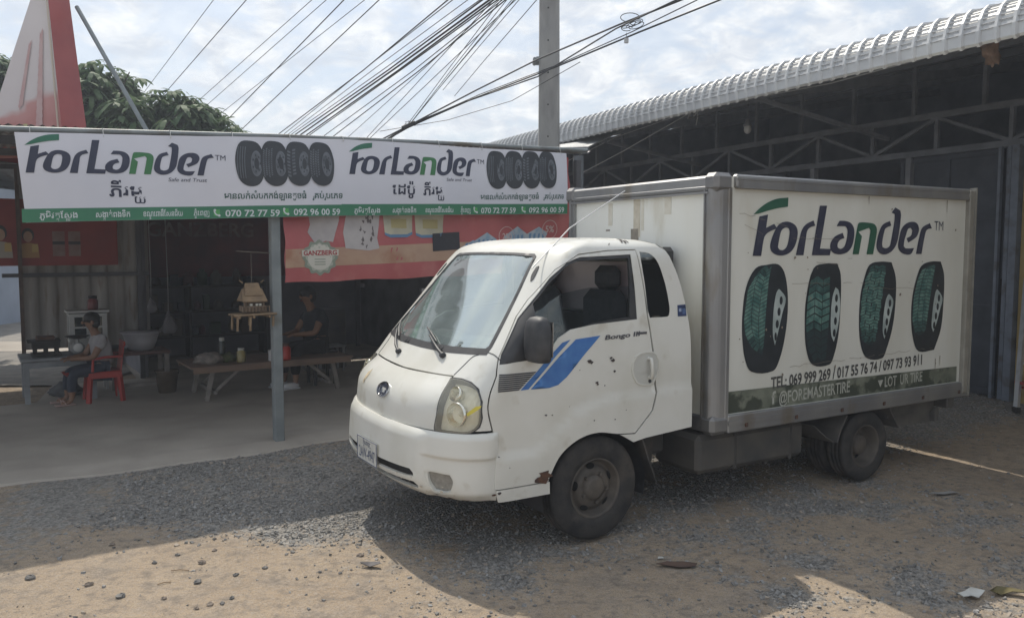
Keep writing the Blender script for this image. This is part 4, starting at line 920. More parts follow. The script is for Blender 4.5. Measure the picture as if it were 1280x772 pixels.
# corrugated roof sheets
def corrugated(mb, x0, x1, y0, y1, z0, z1, pitch=.076, amp=.01, mi=0, slope_x=0.0):
    xs = np.arange(x0, x1+.001, pitch/4); ys = np.linspace(y0, y1, 5); vs = []
    for j, y in enumerate(ys):
        for x in xs: vs.append((x, y, z0+(z1-z0)*(y-y0)/(y1-y0)+amp*math.sin(2*math.pi*x/pitch)+slope_x*(x-x0)))
    n = len(xs); mb.add(vs, [(j*n+i, j*n+i+1, (j+1)*n+i+1, (j+1)*n+i) for j in range(4) for i in range(n-1)], mi, True)
mb = MB(); corrugated(mb, -6.5, 3.7, .05, 7.0, 2.62, 2.95, slope_x=.028); mb.build('roof', [tin], SH)
for i, y in enumerate((.5, 2.4, 4.4, 6.4)):
    mb = MB(); mb.beam((-6.4, y, 2.535+y*.047-.0), (3.6, y, 2.81+y*.047), .05, .07); mb.build('purlin', [tind], SH)
# walls: hung corrugated sheet on the left, darker wall at the back
mb = MB(); xs = np.arange(-1.80, -.28, .012); vs = []
for z in (.50, 1.0, 1.6, 2.2, 2.72):
    for x in xs: vs.append((x, 4.75+.012*math.copysign(abs(math.sin(2*math.pi*x/.20))**.5, math.sin(2*math.pi*x/.20)), z))
n = len(xs); mb.add(vs, [(j*n+i, j*n+i+1, (j+1)*n+i+1, (j+1)*n+i) for j in range(4) for i in range(n-1)], 0, True)
mb.build('sheet_wall', [M('sheet_wall_zinc', (.34, .325, .305), (.23, .215, .195), scale=2.4, rough=.6, metal=.15, stretch=(3, 1, .4), c3=(.17, .125, .09), scale3=4)], SH)
mb = MB(); mb.beam((-2.0, 4.66, 1.46), (-.3, 4.66, 1.46), .05, .05); mb.build('wall_rail', [tind], SH)
mb = MB(); mb.box((-1.80, 4.64, 1.4), (.045, .045, 2.8)); mb.build('post', [M('post_rusty', (.08, .06, .05), (.13, .09, .07), scale=12, rough=.9)], SH)
mb = MB(); mb.box((-.42, 4.64, 1.4), (.06, .06, 2.8)); mb.build('post', [tind], SH)
mb = MB(); mb.box((1.6, 6.9, 1.4), (4.6, .06, 2.9)); mb.box((-.36, 5.8, 1.4), (.05, 2.2, 2.8)); mb.build('back_wall', [M('back_wall_dark', (.19, .185, .20), (.12, .118, .135), scale=1.8, rough=.9)], SH)
mb = MB(); mb.box((3.75, 3.8, .54), (.05, 6.2, 1.08)); mb.box((3.75, 3.8, 1.97), (.05, 6.2, 1.62)); mb.box((3.75, 1.6, 1.12), (.045, 1.9, .2)); mb.box((3.75, 5.6, 1.12), (.045, 2.2, .2)); mb.build('side_wall', [M('side_wall_dark', (.15, .15, .16), (.09, .09, .10), scale=3, rough=.9)], SH)

# ------------------------------------------------------------------ posters inside (red beer sheets)
redp = M('poster_red', (.30, .045, .035), (.22, .035, .03), scale=3, rough=.6)
ps = sth('beer_poster', -1.0, 4.70, 1.58, 'faded red beer poster with two people raising glasses on the zinc wall', 'poster')
mb = MB(); mb.box((-.42, 0, .42), (1.5, .012, .84), 0)
for (cx_, sc, c) in ((-1.0, 1.0, 3), (-.70, .92, 4)):
    f = lambda x, y, l=0: (cx_+x*sc, -.008-l, .10+y*sc)
    mb.add([f(*p) for p in smooth_poly([(-.13, 0), (-.12, .16), (-.05, .20), (.05, .20), (.12, .16), (.13, 0)], 30)], [tuple(range(len(smooth_poly([(-.13, 0), (-.12, .16), (-.05, .20), (.05, .20), (.12, .16), (.13, 0)], 30))))], c)
    e = ell(0, .315, .075, .095, 20); mb.add([f(p[0], p[1], .001) for p in e], [tuple(range(20))], 2)
    e = ell(0, .29, .055, .075, 20); mb.add([f(p[0], p[1], .002) for p in e], [tuple(range(20))], 1)
    mb.add([f(*p, .003) for p in ((.04, .08), (.12, .08), (.115, .19), (.045, .19))], [(0, 1, 2, 3)], 5)
for x in (-.36, -.18):
    mb.add([(x-.07, -.008, .12), (x+.07, -.008, .12), (x+.07, -.008, .44), (x-.07, -.008, .44)], [(0, 1, 2, 3)], 6)
    mb.add([(x-.07, -.0095, .27), (x+.07, -.0095, .27), (x+.07, -.0095, .31), (x-.07, -.0095, .31)], [(0, 1, 2, 3)], 2)
mb.build('printed_sheet', [redp, M('poster_skin', (.42, .27, .19), rough=.6), M('poster_hair', (.03, .025, .025), rough=.6), M('poster_white', (.40, .37, .33), rough=.6), M('poster_gold', (.42, .25, .10), rough=.6), M('poster_glass', (.5, .36, .12), rough=.4), M('poster_can', (.20, .10, .09), (.28, .2, .17), scale=8, rough=.5)], ps)
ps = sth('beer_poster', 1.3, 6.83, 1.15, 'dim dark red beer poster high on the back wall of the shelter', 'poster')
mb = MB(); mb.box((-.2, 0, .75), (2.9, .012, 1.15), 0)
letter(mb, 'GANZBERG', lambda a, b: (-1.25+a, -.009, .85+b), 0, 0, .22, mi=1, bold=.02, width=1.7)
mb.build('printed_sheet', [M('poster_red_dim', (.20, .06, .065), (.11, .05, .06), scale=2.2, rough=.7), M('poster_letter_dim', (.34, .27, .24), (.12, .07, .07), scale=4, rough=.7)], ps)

# ------------------------------------------------------------------ the white tyre-shop banner
def bwave(t, z): return .009*math.sin(t*17+z*9)*max(0, z-2.3)+.018*math.sin(t*4.1+z*2)+.008*math.sin(t*9.3+1.3)*(2.9-z)*1.3+.01*math.sin(z*7)
TT = np.array([-1.975, .6, 3.23]); ZT = np.array([2.675, 2.815, 2.848]); ZB = np.array([1.995, 2.105, 2.182])
BW = -.075
bcol = M('banner_white', (.66, .66, .72), (.60, .61, .68), scale=1.2, rough=.55, bump=.25, bscale=2.2)
bgrn = M('banner_green', (.03, .165, .09), (.035, .185, .10), scale=4, rough=.5)
bnavy = M('banner_navy', (.022, .028, .062), rough=.5); bpr = M('banner_logo_green', (.035, .17, .06), rough=.5); bsw = M('banner_swoosh', (.02, .14, .085), rough=.5)
btxt = M('banner_pale', (.58, .62, .64), rough=.5); bcall = M('banner_call_green', (.08, .34, .10), rough=.5); bdgr = M('banner_dark_green', (.02, .085, .07), rough=.5)
tyd = M('banner_tyre', (.024, .028, .037), (.034, .04, .05), scale=7, rough=.5); tyl = M('banner_tyre_light', (.085, .095, .115), (.13, .145, .17), scale=12, rough=.5); tym = M('banner_tyre_rim', (.14, .155, .185), (.07, .08, .095), scale=18, rough=.5)
def BMAP(lift):
    return lambda t, z, l=0.0: np.array([t, BW+bwave(t, z)-lift-l, z])
BN_ = sth('shop_banner', 0, 0, 0, 'long white tyre-shop banner with green strip hung along the shelter front', 'banner')
for (i0, i1) in ((0, 1), (1, 2)):
    t0, t1 = TT[i0], TT[i1]; nT = 60; nZ = 16; vs = []
    for j in range(nZ+1):
        for i in range(nT+1):
            t = t0+(t1-t0)*i/nT; zt = np.interp(t, TT, ZT)-.010*abs(math.sin((t-t0)/(t1-t0)*math.pi*4))*0; zb = np.interp(t, TT, ZB); z = zb+(zt-zb)*j/nZ
            tl = t+(.055*(j/nZ-.5)*-1 if i0 == 0 and i == 0 else 0); p = BMAP(0)(tl, z); vs.append(p)
    mb = MB(); n = nT+1; mb.add(vs, [(j*n+i, j*n+i+1, (j+1)*n+i+1, (j+1)*n+i) for j in range(nZ) for i in range(nT)], 0, True)
    sheet = mb.build('banner_sheet', [bcol], BN_)
    ga = 2.10 if i0 == 0 else 2.213; gs = .042 if i0 == 0 else .03
    vs = []
    for j in range(5):
        for i in range(nT+1):
            t = t0+(t1-t0)*i/nT; zb = np.interp(t, TT, ZB)+.001; zt = ga+gs*(t-t0); vs.append(BMAP(.0025)(t, zb+(zt-zb)*j/4))
    mb = MB(); mb.add(vs, [(j*n+i, j*n+i+1, (j+1)*n+i+1, (j+1)*n+i) for j in range(4) for i in range(nT)], 0, True); mb.build('green_strip', [bgrn], sheet)
    f = BMAP(.0035)
    lx, lz = (-1.94, 2.375) if i0 == 0 else (.68, 2.495); lh = .262; sl = .03
    mb = MB()
    for k_, P in LOGO.items():
        if k_ == 'oh': continue
        pv, F = fill2d([smooth_poly(P)], [smooth_poly(LOGO['oh'])] if k_ == 'o' else [], dx=.3, dy=.3, seg=.2)
        mb.add([f(lx+p[0]*lh*.93, lz+p[1]*lh+sl*p[0]*lh) for p in pv], F, {'sw': 2, 'n': 1}.get(k_, 0))
    letter(mb, 'TM', f, lx+1.40, lz+.175, .045, mi=0, width=.085); letter(mb, 'Safe and Trust', f, lx+1.02, lz-.02, .03, mi=0, width=.31, slant=.2, slope=sl)
    mb.build('printed_logo', [bnavy, bpr, bsw], sheet)
    mb = MB()
    if i0 == 0: letter(mb, '\u1797\u17b8\u179a\u1798\u17d2\u1799', f, -1.37, 2.215, .085, bold=.015, width=.27, kh=True)
    else:
        letter(mb, '\u178a\u17c1\u1794\u17c9\u17bc', f, 1.11, 2.325, .085, bold=.015, width=.24, kh=True); mb.build('khmer_word', [bnavy], sheet); mb = MB(); letter(mb, '\u1797\u17b8\u179a\u1798\u17d2\u1799', f, 1.44, 2.325, .085, bold=.015, width=.23, kh=True)
    mb.build('khmer_word', [bnavy], sheet); mb = MB(); a_ = (-.47, 2.225, .72, .30) if i0 == 0 else (2.12, 2.305, .72, .27)
    letter(mb, '\u1798\u17b6\u1793\u179b\u1780\u17cb\u179f\u17c6\u1794\u1780\u1780\u1784\u17cb\u17a1\u17b6\u1793\u178f\u17bc\u1785\u1792\u17c6', f, a_[0], a_[1], .045, mi=1, bold=.012, width=a_[2], kh=True, slope=.04); mb.build('khmer_word', [bnavy, bdgr], sheet); mb = MB()
    letter(mb, '\u1782\u17d2\u179a\u1794\u17cb\u1794\u17d2\u179a\u1797\u17c1\u1791', f, a_[0]+a_[2]+.06, a_[1]+.03, .045, mi=1, bold=.012, width=a_[3], kh=True, slope=.04)
    mb.build('khmer_word', [bnavy, bdgr], sheet)
    A = (-1.86, 2.03, .042) if i0 == 0 else (.73, 2.135, .028)
    words_ = ['\u1797\u17bc\u1798\u17b7\u179c\u178f\u17d2\u178f\u179f\u17d2\u179b\u17c2\u1784', '\u179f\u1784\u17d2\u1780\u17b6\u178f\u17cb\u1796\u1784\u1791\u17b9\u1780', '\u1781\u178e\u17d2\u178c\u1796\u17c4\u1792\u17b7\u17cd\u179f\u17c2\u1793\u1787\u17d0\u1799', '\u1797\u17d2\u1793\u17c6\u1796\u17c1\u1789']
    for wd, o, ln in zip(words_, (0, .39, .74, 1.14), (.26, .25, .31, .13)): mb = MB(); letter(mb, wd, f, A[0]+o, A[1]+A[2]*o, .038, bold=.012, width=ln, kh=True, slope=A[2]); mb.build('address_word', [btxt], sheet)
    q = [(-.46, 2.075, .47, '070 72 77 59'), (.135, 2.10, .45, '092 96 00 59')] if i0 == 0 else [(2.13, 2.165, .43, '070 72 77 59'), (2.73, 2.185, .45, '092 96 00 59')]
    for (x_, z_, w_, s_) in q:
        mb = MB(); letter(mb, s_, f, x_, z_+.0, .055, bold=.018, width=w_, slope=.03); mb.build('phone_number', [btxt], sheet); mb = MB()
        ic = [f(x_-.075-.02+.05*a, z_+.005+.055*b-.002, -.0006) for a, b in ((0, 0), (1, 0), (1, 1), (0, 1))]; mb.add(ic, [(0, 1, 2, 3)], 1)
        arc = [(x_-.09, z_+.052), (x_-.088, z_+.033), (x_-.075, z_+.015), (x_-.055, z_+.008)]
        for (p, q2) in zip(arc, arc[1:]):
            d = np.array(q2)-np.array(p); nn = np.array([-d[1], d[0]])/np.linalg.norm(d)*.006
            mb.add([f(p[0]-nn[0], p[1]-nn[1]), f(q2[0]-nn[0], q2[1]-nn[1]), f(q2[0]+nn[0], q2[1]+nn[1]), f(p[0]+nn[0], p[1]+nn[1])], [(0, 1, 2, 3)], 0)
        for e_ in (arc[0], arc[-1]): mb.add([f(*p) for p in ell(e_[0]+.004, e_[1], .011, .011, 10)], [tuple(range(10))], 0)
        mb.build('phone_icon', [btxt, bcall], sheet)
    # four printed tyres, the next always in front of the last
    x0, z0, step = (-.38, 2.345, .217) if i0 == 0 else (2.19, 2.425, .210)
    for n_ in range(4):
        mb = MB(); bx = x0+n_*step; bz_ = z0+.05*n_*step; w_ = .256 if i0 == 0 else .25; h_ = .39; lf = .004+.0022*n_
        B = smooth_poly([(bx+w_*.20, bz_+h_*.955), (bx+w_*.45, bz_+h_), (bx+w_*.80, bz_+h_*.945), (bx+w_*.98, bz_+h_*.68), (bx+w_, bz_+h_*.42), (bx+w_*.92, bz_+h_*.15), (bx+w_*.74, bz_+.006), (bx+w_*.40, bz_), (bx+w_*.14, bz_+h_*.14), (bx+.004, bz_+h_*.48), (bx+.015, bz_+h_*.78)], 70)
        pv, F = fill2d([B], [], dx=.06, dy=.06, seg=.05); mb.add([BMAP(lf)(*p) for p in pv], F, 0)
        cxr, czr = bx+w_*.70, bz_+h_*.50
        for (rx, rz, l2, mi) in ((.056, .125, .0006, 0), (.050, .112, .0009, 1), (.043, .098, .0012, 2), (.021, .05, .0015, 0)):
            e = ell(cxr+.006, czr, rx, rz, 28); mb.add([BMAP(lf+l2)(*p) for p in e], [tuple(range(28))], mi)
        for a in np.arange(0, 6.28, .9): e = ell(cxr+.006+.032*math.cos(a), czr+.072*math.sin(a), .006, .010, 8); mb.add([BMAP(lf+.0018)(*p) for p in e], [tuple(range(8))], 0)
        tx0, tx1 = bx+.02, bx+w_*.44
        if n_ == 0:
            for q_ in (.2, .42, .64, .86):
                pts = [(tx0+(tx1-tx0)*q_-.02+.09*(abs(y-.5)**2), bz_+h_*y) for y in np.linspace(.16, .86, 9)]
                for p, p2 in zip(pts, pts[1:]): mb.add([BMAP(lf+.0006)(*r_) for r_ in ((p[0], p[1]), (p[0]+.006, p[1]), (p2[0]+.006, p2[1]), (p2[0], p2[1]))], [(0, 1, 2, 3)], 1)
        else:
            rows = {1: 15, 2: 8, 3: 11}[n_]; cols = {1: 4, 2: 2, 3: 4}[n_]
            for r_ in range(rows):
                for c_ in range(cols):
                    y = .2+.62*(r_+(.5 if c_ % 2 else 0)*.8)/rows; xx_ = tx0+(tx1-tx0)*(c_+.1)/cols+.08*(abs(y-.5)**2); ww_ = (tx1-tx0)/cols*.62; hh = h_*.62/rows*.55; sk = (.008 if c_ % 2 else -.008)
                    mb.add([BMAP(lf+.0006)(*r2) for r2 in ((xx_, bz_+h_*y), (xx_+ww_, bz_+h_*y+sk), (xx_+ww_, bz_+h_*y+hh+sk), (xx_, bz_+h_*y+hh))], [(0, 1, 2, 3)], 1)
        mb.build('printed_tyre', [tyd, tyl, tym], sheet)
mb = MB()
for t in np.linspace(-1.9, 3.15, 11):
    zt = np.interp(t, TT, ZT); zp = np.interp(t, [-4.2, -2.1, 0, 1.6, 3.56], [2.58, 2.70, 2.80, 2.855, 2.905]); mb.tube([(t, BW-.006, zt-.02), (t, -.05, zp+.02), (t, .0, zp+.025), (t, .0, zp-.02), (t, BW+.008, zt-.02)], .003, 5)
mb.build('tie_strings', [M('string_white', (.5, .5, .48), rough=.8)], BN_)

# ------------------------------------------------------------------ old red beer banner behind it
RB = sth('beer_banner', 0, 0, 0, 'torn red and yellow beer banner hanging below the white banner right of the post', 'banner')
def RM(lift): return lambda t, z, l=0.0: np.array([t, .0+.02*math.sin(t*5+z*3)+.012*math.sin(t*13+z*5)*math.sin(z*4)+.02*math.sin(z*6+t)-lift-l+.02, z])
def rz0(t): return np.interp(t, [.07, 1.76, 3.4], [1.485, 1.515, 1.56])
vs = []; nT, nZ = 90, 34
for j in range(nZ+1):
    for i in range(nT+1):
        t = .07+(3.33-.07)*i/nT; zt = np.interp(t, [0, 1.6, 3.4], [2.77, 2.82, 2.82]); zb = rz0(t)+.006*math.sin(t*9); vs.append(RM(0)(t+(.006*math.sin(j*.8) if i in (0, nT) else 0), zb+(zt-zb)*j/nZ))
n = nT+1; mb = MB(); mb.add(vs, [(j*n+i, j*n+i+1, (j+1)*n+i+1, (j+1)*n+i) for j in range(nZ) for i in range(nT)], 0, True)
rsheet = mb.build('banner_sheet', [M('beer_red', (.41, .105, .105), (.34, .075, .08), scale=2.2, rough=.5, bump=.15, bscale=7, c3=(.44, .16, .15), scale3=3.5, lo3=.55, hi3=.8)], RB)
def quadstrip(mb, fm, pts_lo, pts_hi, n_, mi=0):
    vs = []
    for i in range(n_+1):
        q = i/n_; vs += [fm(*(np.array(pts_lo[0])*(1-q)+np.array(pts_lo[1])*q)), fm(*((np.array(pts_lo[0])*(1-q)+np.array(pts_lo[1])*q)*.5+(np.array(pts_hi[0])*(1-q)+np.array(pts_hi[1])*q)*.5)), fm(*(np.array(pts_hi[0])*(1-q)+np.array(pts_hi[1])*q))]
    mb.add(vs, [(i*3+a, (i+1)*3+a, (i+1)*3+a+1, i*3+a+1) for i in range(n_) for a in (0, 1)], mi, True)
mb = MB(); quadstrip(mb, RM(.002), ((.075, 1.62), (3.32, 1.73)), ((.075, 1.79), (3.32, 1.92)), 60); mb.build('yellow_band', [M('beer_yellow', (.42, .28, .19), (.36, .22, .155), scale=4, rough=.5, c3=(.33, .16, .10), scale3=5)], rsheet)
# emblem with its name
mb = MB(); c0 = (.41, 1.715); f = RM(.005)
for rr_, nn_, mi, l2 in ((.158, 12, 0, 0), (.13, 12, 1, .0008), (.108, 0, 2, .0014)):
    P = [(c0[0]+rr_*(1+.07*math.cos(nn_*a))*math.cos(a)*1.05, c0[1]+rr_*(1+.07*math.cos(nn_*a))*math.sin(a)) for a in np.linspace(0, 2*math.pi, 73)[:-1]]
    pv, F = fill2d([P], [], dx=.05, dy=.05); mb.add([f(p[0], p[1], l2) for p in pv], F, mi)
P = [(c0[0]-.18, c0[1]+.01), (c0[0]+.18, c0[1]+.018), (c0[0]+.18, c0[1]+.075), (c0[0]-.18, c0[1]+.068)]
pv, F = fill2d([P], [], dx=.05, dy=.05, seg=.05); mb.add([f(p[0], p[1], .003) for p in pv], F, 2)
letter(mb, 'GANZBERG', RM(.0095), c0[0]-.165, c0[1]+.02, .042, mi=3, bold=.03, width=.33, slope=.02)
for y in (-.02, -.045, -.068):
    pv, F = fill2d([[(c0[0]-.055, c0[1]+y), (c0[0]+.055, c0[1]+y), (c0[0]+.055, c0[1]+y+.008), (c0[0]-.055, c0[1]+y+.008)]]); mb.add([f(p[0], p[1], .0022) for p in pv], F, 0)
for a in np.linspace(.5, 2.64, 7): mb.add([f(c0[0]+.12*math.cos(a)+.016*math.cos(b), c0[1]+.115*math.sin(a)+.012*math.sin(b), .0022) for b in np.linspace(0, 6.28, 9)[:-1]], [tuple(range(8))], 2)
mb.build('round_emblem', [M('emblem_grey', (.22, .25, .20), rough=.5), M('emblem_green', (.30, .33, .27), (.42, .42, .36), scale=30, rough=.5), M('emblem_pale', (.52, .50, .44), rough=.5), M('emblem_red', (.30, .03, .035), rough=.5)], rsheet)
# pale printed panels, cans, cut-out glasses, price numbers
mb = MB(); f = RM(.004)
torn = [[(.30, 1.95), (.33, 2.02), (.31, 2.16), (.62, 2.16), (.60, 2.05), (.565, 1.95), (.54, 1.86), (.47, 1.87), (.40, 1.84), (.36, 1.86)], [(.66, 1.80), (.64, 1.95), (.67, 2.08), (.70, 2.17), (1.02, 2.17), (1.0, 2.02), (.98, 1.90), (1.0, 1.80), (.9, 1.78), (.78, 1.79)]]
PM = [M('beer_pale', (.44, .41, .40), (.36, .33, .33), scale=6, rough=.5), M('beer_tear', (.12, .10, .10), rough=.8), M('can_cream', (.50, .47, .34), (.40, .38, .30), scale=7, rough=.4), M('can_blue', (.10, .20, .33), rough=.4), M('can_gold', (.42, .36, .17), rough=.4), M('glass_pale', (.40, .45, .50), (.22, .33, .45), scale=14, rough=.4), M('glass_blue', (.10, .21, .36), rough=.4)]
for P in torn[:1]: pv, F = fill2d([P], [], dx=.06, dy=.06, seg=.05); mb.add([f(p[0], p[1]) for p in pv], F, 0)
mb.build('peeled_panel', PM, rsheet); mb = MB()
for P in torn[1:]: pv, F = fill2d([P], [], dx=.06, dy=.06, seg=.05); mb.add([f(p[0], p[1]) for p in pv], F, 0)
rr = random.Random(3)
for i in range(16):
    x, z = (.78+.18*rr.random(), 1.82+.3*rr.random()); P = [(x+.02*rr.random()*math.cos(a), z+.045*rr.random()*math.sin(a)) for a in np.linspace(0, 6.28, 8)[:-1]]; mb.add([f(p[0], p[1], .002) for p in P], [tuple(range(7))], 1)
mb.build('peeled_panel', PM, rsheet)
for cx_ in (1.22, 1.58):
    mb = MB()
    for (P, mi, l2) in (([(cx_-.16, 1.93), (cx_-.1, 1.905), (cx_+.1, 1.91), (cx_+.16, 1.94), (cx_+.17, 2.2), (cx_-.17, 2.2)], 2, 0), ([(cx_-.16, 1.93), (cx_-.1, 1.905), (cx_+.1, 1.91), (cx_+.16, 1.94), (cx_+.162, 1.965), (cx_+.1, 1.94), (cx_-.1, 1.935), (cx_-.162, 1.955)], 3, .002), ([(cx_-.08, 2.0), (cx_+.10, 2.0), (cx_+.10, 2.09), (cx_-.08, 2.09)], 4, .002)):
        pv, F = fill2d([P], [], dx=.08, dy=.06, seg=.08); mb.add([f(p[0], p[1], l2) for p in pv], F, mi)
    mb.build('printed_can', PM, rsheet)
for (x, z, s_) in ((2.22, 1.78, .9), (2.62, 1.83, 1.0), (2.9, 1.85, .9), (2.05, 1.74, .7)):
    mb = MB(); P = [(x-.12*s_, z), (x+.10*s_, z+.01), (x+.17*s_, z+.13*s_), (x+.04*s_, z+.21*s_), (x-.05*s_, z+.16*s_), (x-.16*s_, z+.10*s_)]; pv, F = fill2d([P], [], dx=.06, dy=.06, seg=.06); mb.add([f(p[0], p[1]) for p in pv], F, 5)
    for k_ in range(4): mb.add([f(x-.1*s_+.06*k_*s_+q[0], z+.03+q[1], .002) for q in ((0, 0), (.03, .02), (.035, .09), (.01, .08))], [(0, 1, 2, 3)], 6)
    mb.build('printed_glasses', PM, rsheet)
mb = MB(); f = RM(.007)
nm = M('beer_number', (.52, .40, .38), rough=.5)
for s_, x_, z_, h_, w_ in (('250', 2.44, 1.90, .06, .12), ('5%', 3.02, 1.98, .07, .12), ('200', 2.98, 1.85, .06, .2)): mb = MB(); letter(mb, s_, f, x_, z_, h_, bold=.02, width=w_); mb.build('price_number', [nm], rsheet)
for (cx_, cz_) in ((2.50, 1.93), (3.08, 2.01)):
    mb = MB(); R1, R2 = ell(cx_, cz_, .105, .105, 32), ell(cx_, cz_, .098, .098, 32); mb.add([f(*p) for p in R1+R2], [(i, (i+1) % 32, 32+(i+1) % 32, 32+i) for i in range(32)]); mb.build('number_ring', [nm], rsheet)
mb = MB(); f = RM(.006); pv, F = fill2d([[(1.60, 1.77), (1.93, 1.79), (1.92, 1.97), (1.61, 1.95)]], [], dx=.08, dy=.08, seg=.08); mb.add([f(*p) for p in pv], F); mb.build('black_patch', [M('patch_black', (.022, .022, .03), rough=.6)], rsheet)

# ------------------------------------------------------------------ spirit shelf hung at the post
SPH = sth('spirit_house', -.21, .08, 1.13, 'small wooden spirit house on a stick platform hung beside the grey post', 'shrine')
wood = M('old_wood', (.26, .18, .105), (.17, .115, .07), scale=14, rough=.85, bump=.3, stretch=(1, 1, 1)); woodd = M('old_wood_dark', (.13, .09, .06), (.19, .135, .09), scale=14, rough=.9)
mb = MB()
for i, y in enumerate((-.11, -.06, -.01, .04, .09)): mb.tube([(-.19+.01*(i % 2), y, .075), (.19, y+.005, .082)], .011, 7)
for x in (-.15, -.02, .12): mb.tube([(x, -.13, .06), (x+.01, .11, .06)], .012, 7)
for (x, y) in ((-.16, -.11), (-.155, .09), (-.05, -.12), (.0, .09), (.16, -.10)): mb.tube([(x, y, .06), (x-.005, y, -.03-.03*(x < 0))], .011, 7)
mb.build('platform', [wood], SPH)
mb = MB(); mb.box((.0, 0, .13), (.20, .14, .05)); mb.box((.01, 0, .19), (.15, .10, .09))
for x in (-.085, -.03, .03, .085): mb.box((x, -.065, .155), (.012, .012, .08))
for x in np.linspace(-.11, .13, 9): mb.box((x, -.085, .125), (.008, .008, .05))
mb.box((.01, -.085, .15), (.25, .008, .008)); mb.build('house_body', [woodd], SPH)
mb = MB()
for (z0, w0, h0, l0) in ((.20, .20, .11, .22), (.25, .13, .11, .16)):
    for s_ in (-1, 1): mb.add([(-l0/2, s_*w0/2, z0), (l0/2, s_*w0/2, z0), (l0/2-.02, 0, z0+h0), (-l0/2+.02, 0, z0+h0), (-l0/2, s_*w0/2-.008*s_, z0-.01), (l0/2, s_*w0/2-.008*s_, z0-.01), (l0/2-.02, 0, z0+h0-.012), (-l0/2+.02, 0, z0+h0-.012)], [(0, 1, 2, 3), (4, 7, 6, 5), (0, 4, 5, 1), (0, 3, 7, 4), (1, 5, 6, 2)], 0)
    mb.add([(-l0/2+.02, 0, z0+h0), (-l0/2, -w0/2, z0), (-l0/2, w0/2, z0)], [(0, 1, 2)], 0)
mb.tube([(-.08, 0, .36), (-.11, 0, .385)], .006, 5); mb.tube([(.08, 0, .36), (.11, 0, .385)], .006, 5)
mb.build('roof', [wood], SPH)
mb = MB(); mb.tube([(-.0, 0, .355), (0, 0, .64)], .003, 5); mb.tube([(-.13, .0, .645), (.20, 0, .625)], .005, 5); mb.build('hanging_string', [M('string_brown', (.12, .10, .08), rough=.9)], SPH)
mb = MB()
for x in (-.03, .02, .05): mb.lathe([(.001, 0), (.012, 0), (.014, .02), (.001, .022)], o=(x, -.075, .155), n=10)
mb.build('offering_cup', [M('cup_white', (.5, .48, .42), rough=.4)], SPH)

# ------------------------------------------------------------------ things inside the shelter
grime = M('grimy_wood', (.24, .22, .20), (.16, .145, .13), scale=6, rough=.85); greyp = M('grey_paint', (.26, .275, .29), (.19, .2, .21), scale=5, rough=.6); blackm = M('soot_black', (.02, .02, .021), (.04, .037, .034), scale=9, rough=.85)
def local_legs(T, xs, ys, h, s, m, name='leg'):
    for x in xs:
        for y in ys: mb = MB(); mb.box((x, y, h/2), (s, s, h)); mb.build(name, [m], T)
t_ = sth('work_table', -1.5, 3.60, .035, 'grey metal work table with soot-black stove at the shelter edge', 'table')
mb = MB(); mb.box((0, 0, .50), (.80, .66, .035), bev=.006); mb.build('table_top', [greyp], t_); local_legs(t_, (-.34, .34), (-.27, .27), .485, .055, greyp)
mb = MB(); mb.box((0, -.27, .44), (.66, .03, .07)); mb.build('apron', [greyp], t_)
t_ = sth('charcoal_stove', -1.63, 3.52, .553, 'soot-black charcoal stove box with a rusty tray on the left end of the grey table', 'stove')
mb = MB(); mb.box((0, 0, .02), (.30, .26, .03)); mb.box((0, 0, .135), (.28, .24, .07))
for x in (-.11, 0, .11): mb.box((x, -.10, .06), (.035, .035, .08)); mb.box((x, .1, .06), (.035, .035, .08))
mb.box((-.02, 0, .18), (.33, .27, .02)); mb.build('stove_body', [blackm], t_); mb = MB(); mb.box((0, 0, .21), (.19, .17, .045), bev=.01); mb.build('tray', [rust], t_)
t_ = sth('kitchen_scale', -1.30, 3.52, .553, 'white dial kitchen scale with a dark weighing pan on the grey table', 'scale')
mb = MB(); mb.box((0, 0, .07), (.15, .13, .13), bev=.035); mb.tube([(0, 0, .13), (0, 0, .18)], .02, 8); mb.build('scale_body', [M('scale_grey', (.38, .38, .37), (.3, .3, .3), scale=9, rough=.4)], t_)
mb = MB(); mb.lathe([(.001, .18), (.05, .18), (.13, .21), (.135, .215), (.05, .19), (.001, .188)], n=24); mb.build('pan', [blackm], t_)
mb = MB(); mb.lathe([(.001, .002), (.05, .002), (.052, .0)], o=(0, -.066, .08), axis=(0, -1, 0), n=20); mb.build('dial', [M('dial_white', (.6, .6, .58), rough=.4)], t_)
t_ = sth('food_cabinet', -1.13, 4.10, .035, 'small white glazed food cabinet with four panes by the zinc wall', 'cabinet')
wht = M('cabinet_white', (.50, .51, .50), (.42, .42, .41), scale=5, rough=.5)
mb = MB()
for x in (-.19, .19):
    for y in (-.13, .13): mb.box((x, y, .70), (.035, .035, .52)); mb.box((x, y, .22), (.03, .03, .44))
for z in (.46, .62, .945): mb.box((0, 0, z), (.42, .30, .03))
mb.box((0, 0, .985), (.47, .34, .025)); mb.box((0, .13, .70), (.36, .012, .46)); mb.box((0, -.135, .54), (.38, .012, .12)); mb.build('cabinet_body', [wht], t_)
for x in (-.09, .09):
    mb = MB(); mb.box((x-.075, -.145, .785), (.022, .02, .30)); mb.box((x+.075, -.145, .785), (.022, .02, .30))
    for z in (.645, .79, .93): mb.box((x, -.145, z), (.15, .02, .022))
    d = mb.build('cabinet_door', [wht], t_)
    mb = MB(); mb.box((x, -.138, .785), (.14, .004, .28)); mb.build('door_pane', [glass('cabinet_glass', (.30, .34, .36), .05, .6)], d)
t_ = sth('red_thermos', -1.06, 4.08, 1.033, 'dark red lidded jar standing on top of the white cabinet', 'jar')
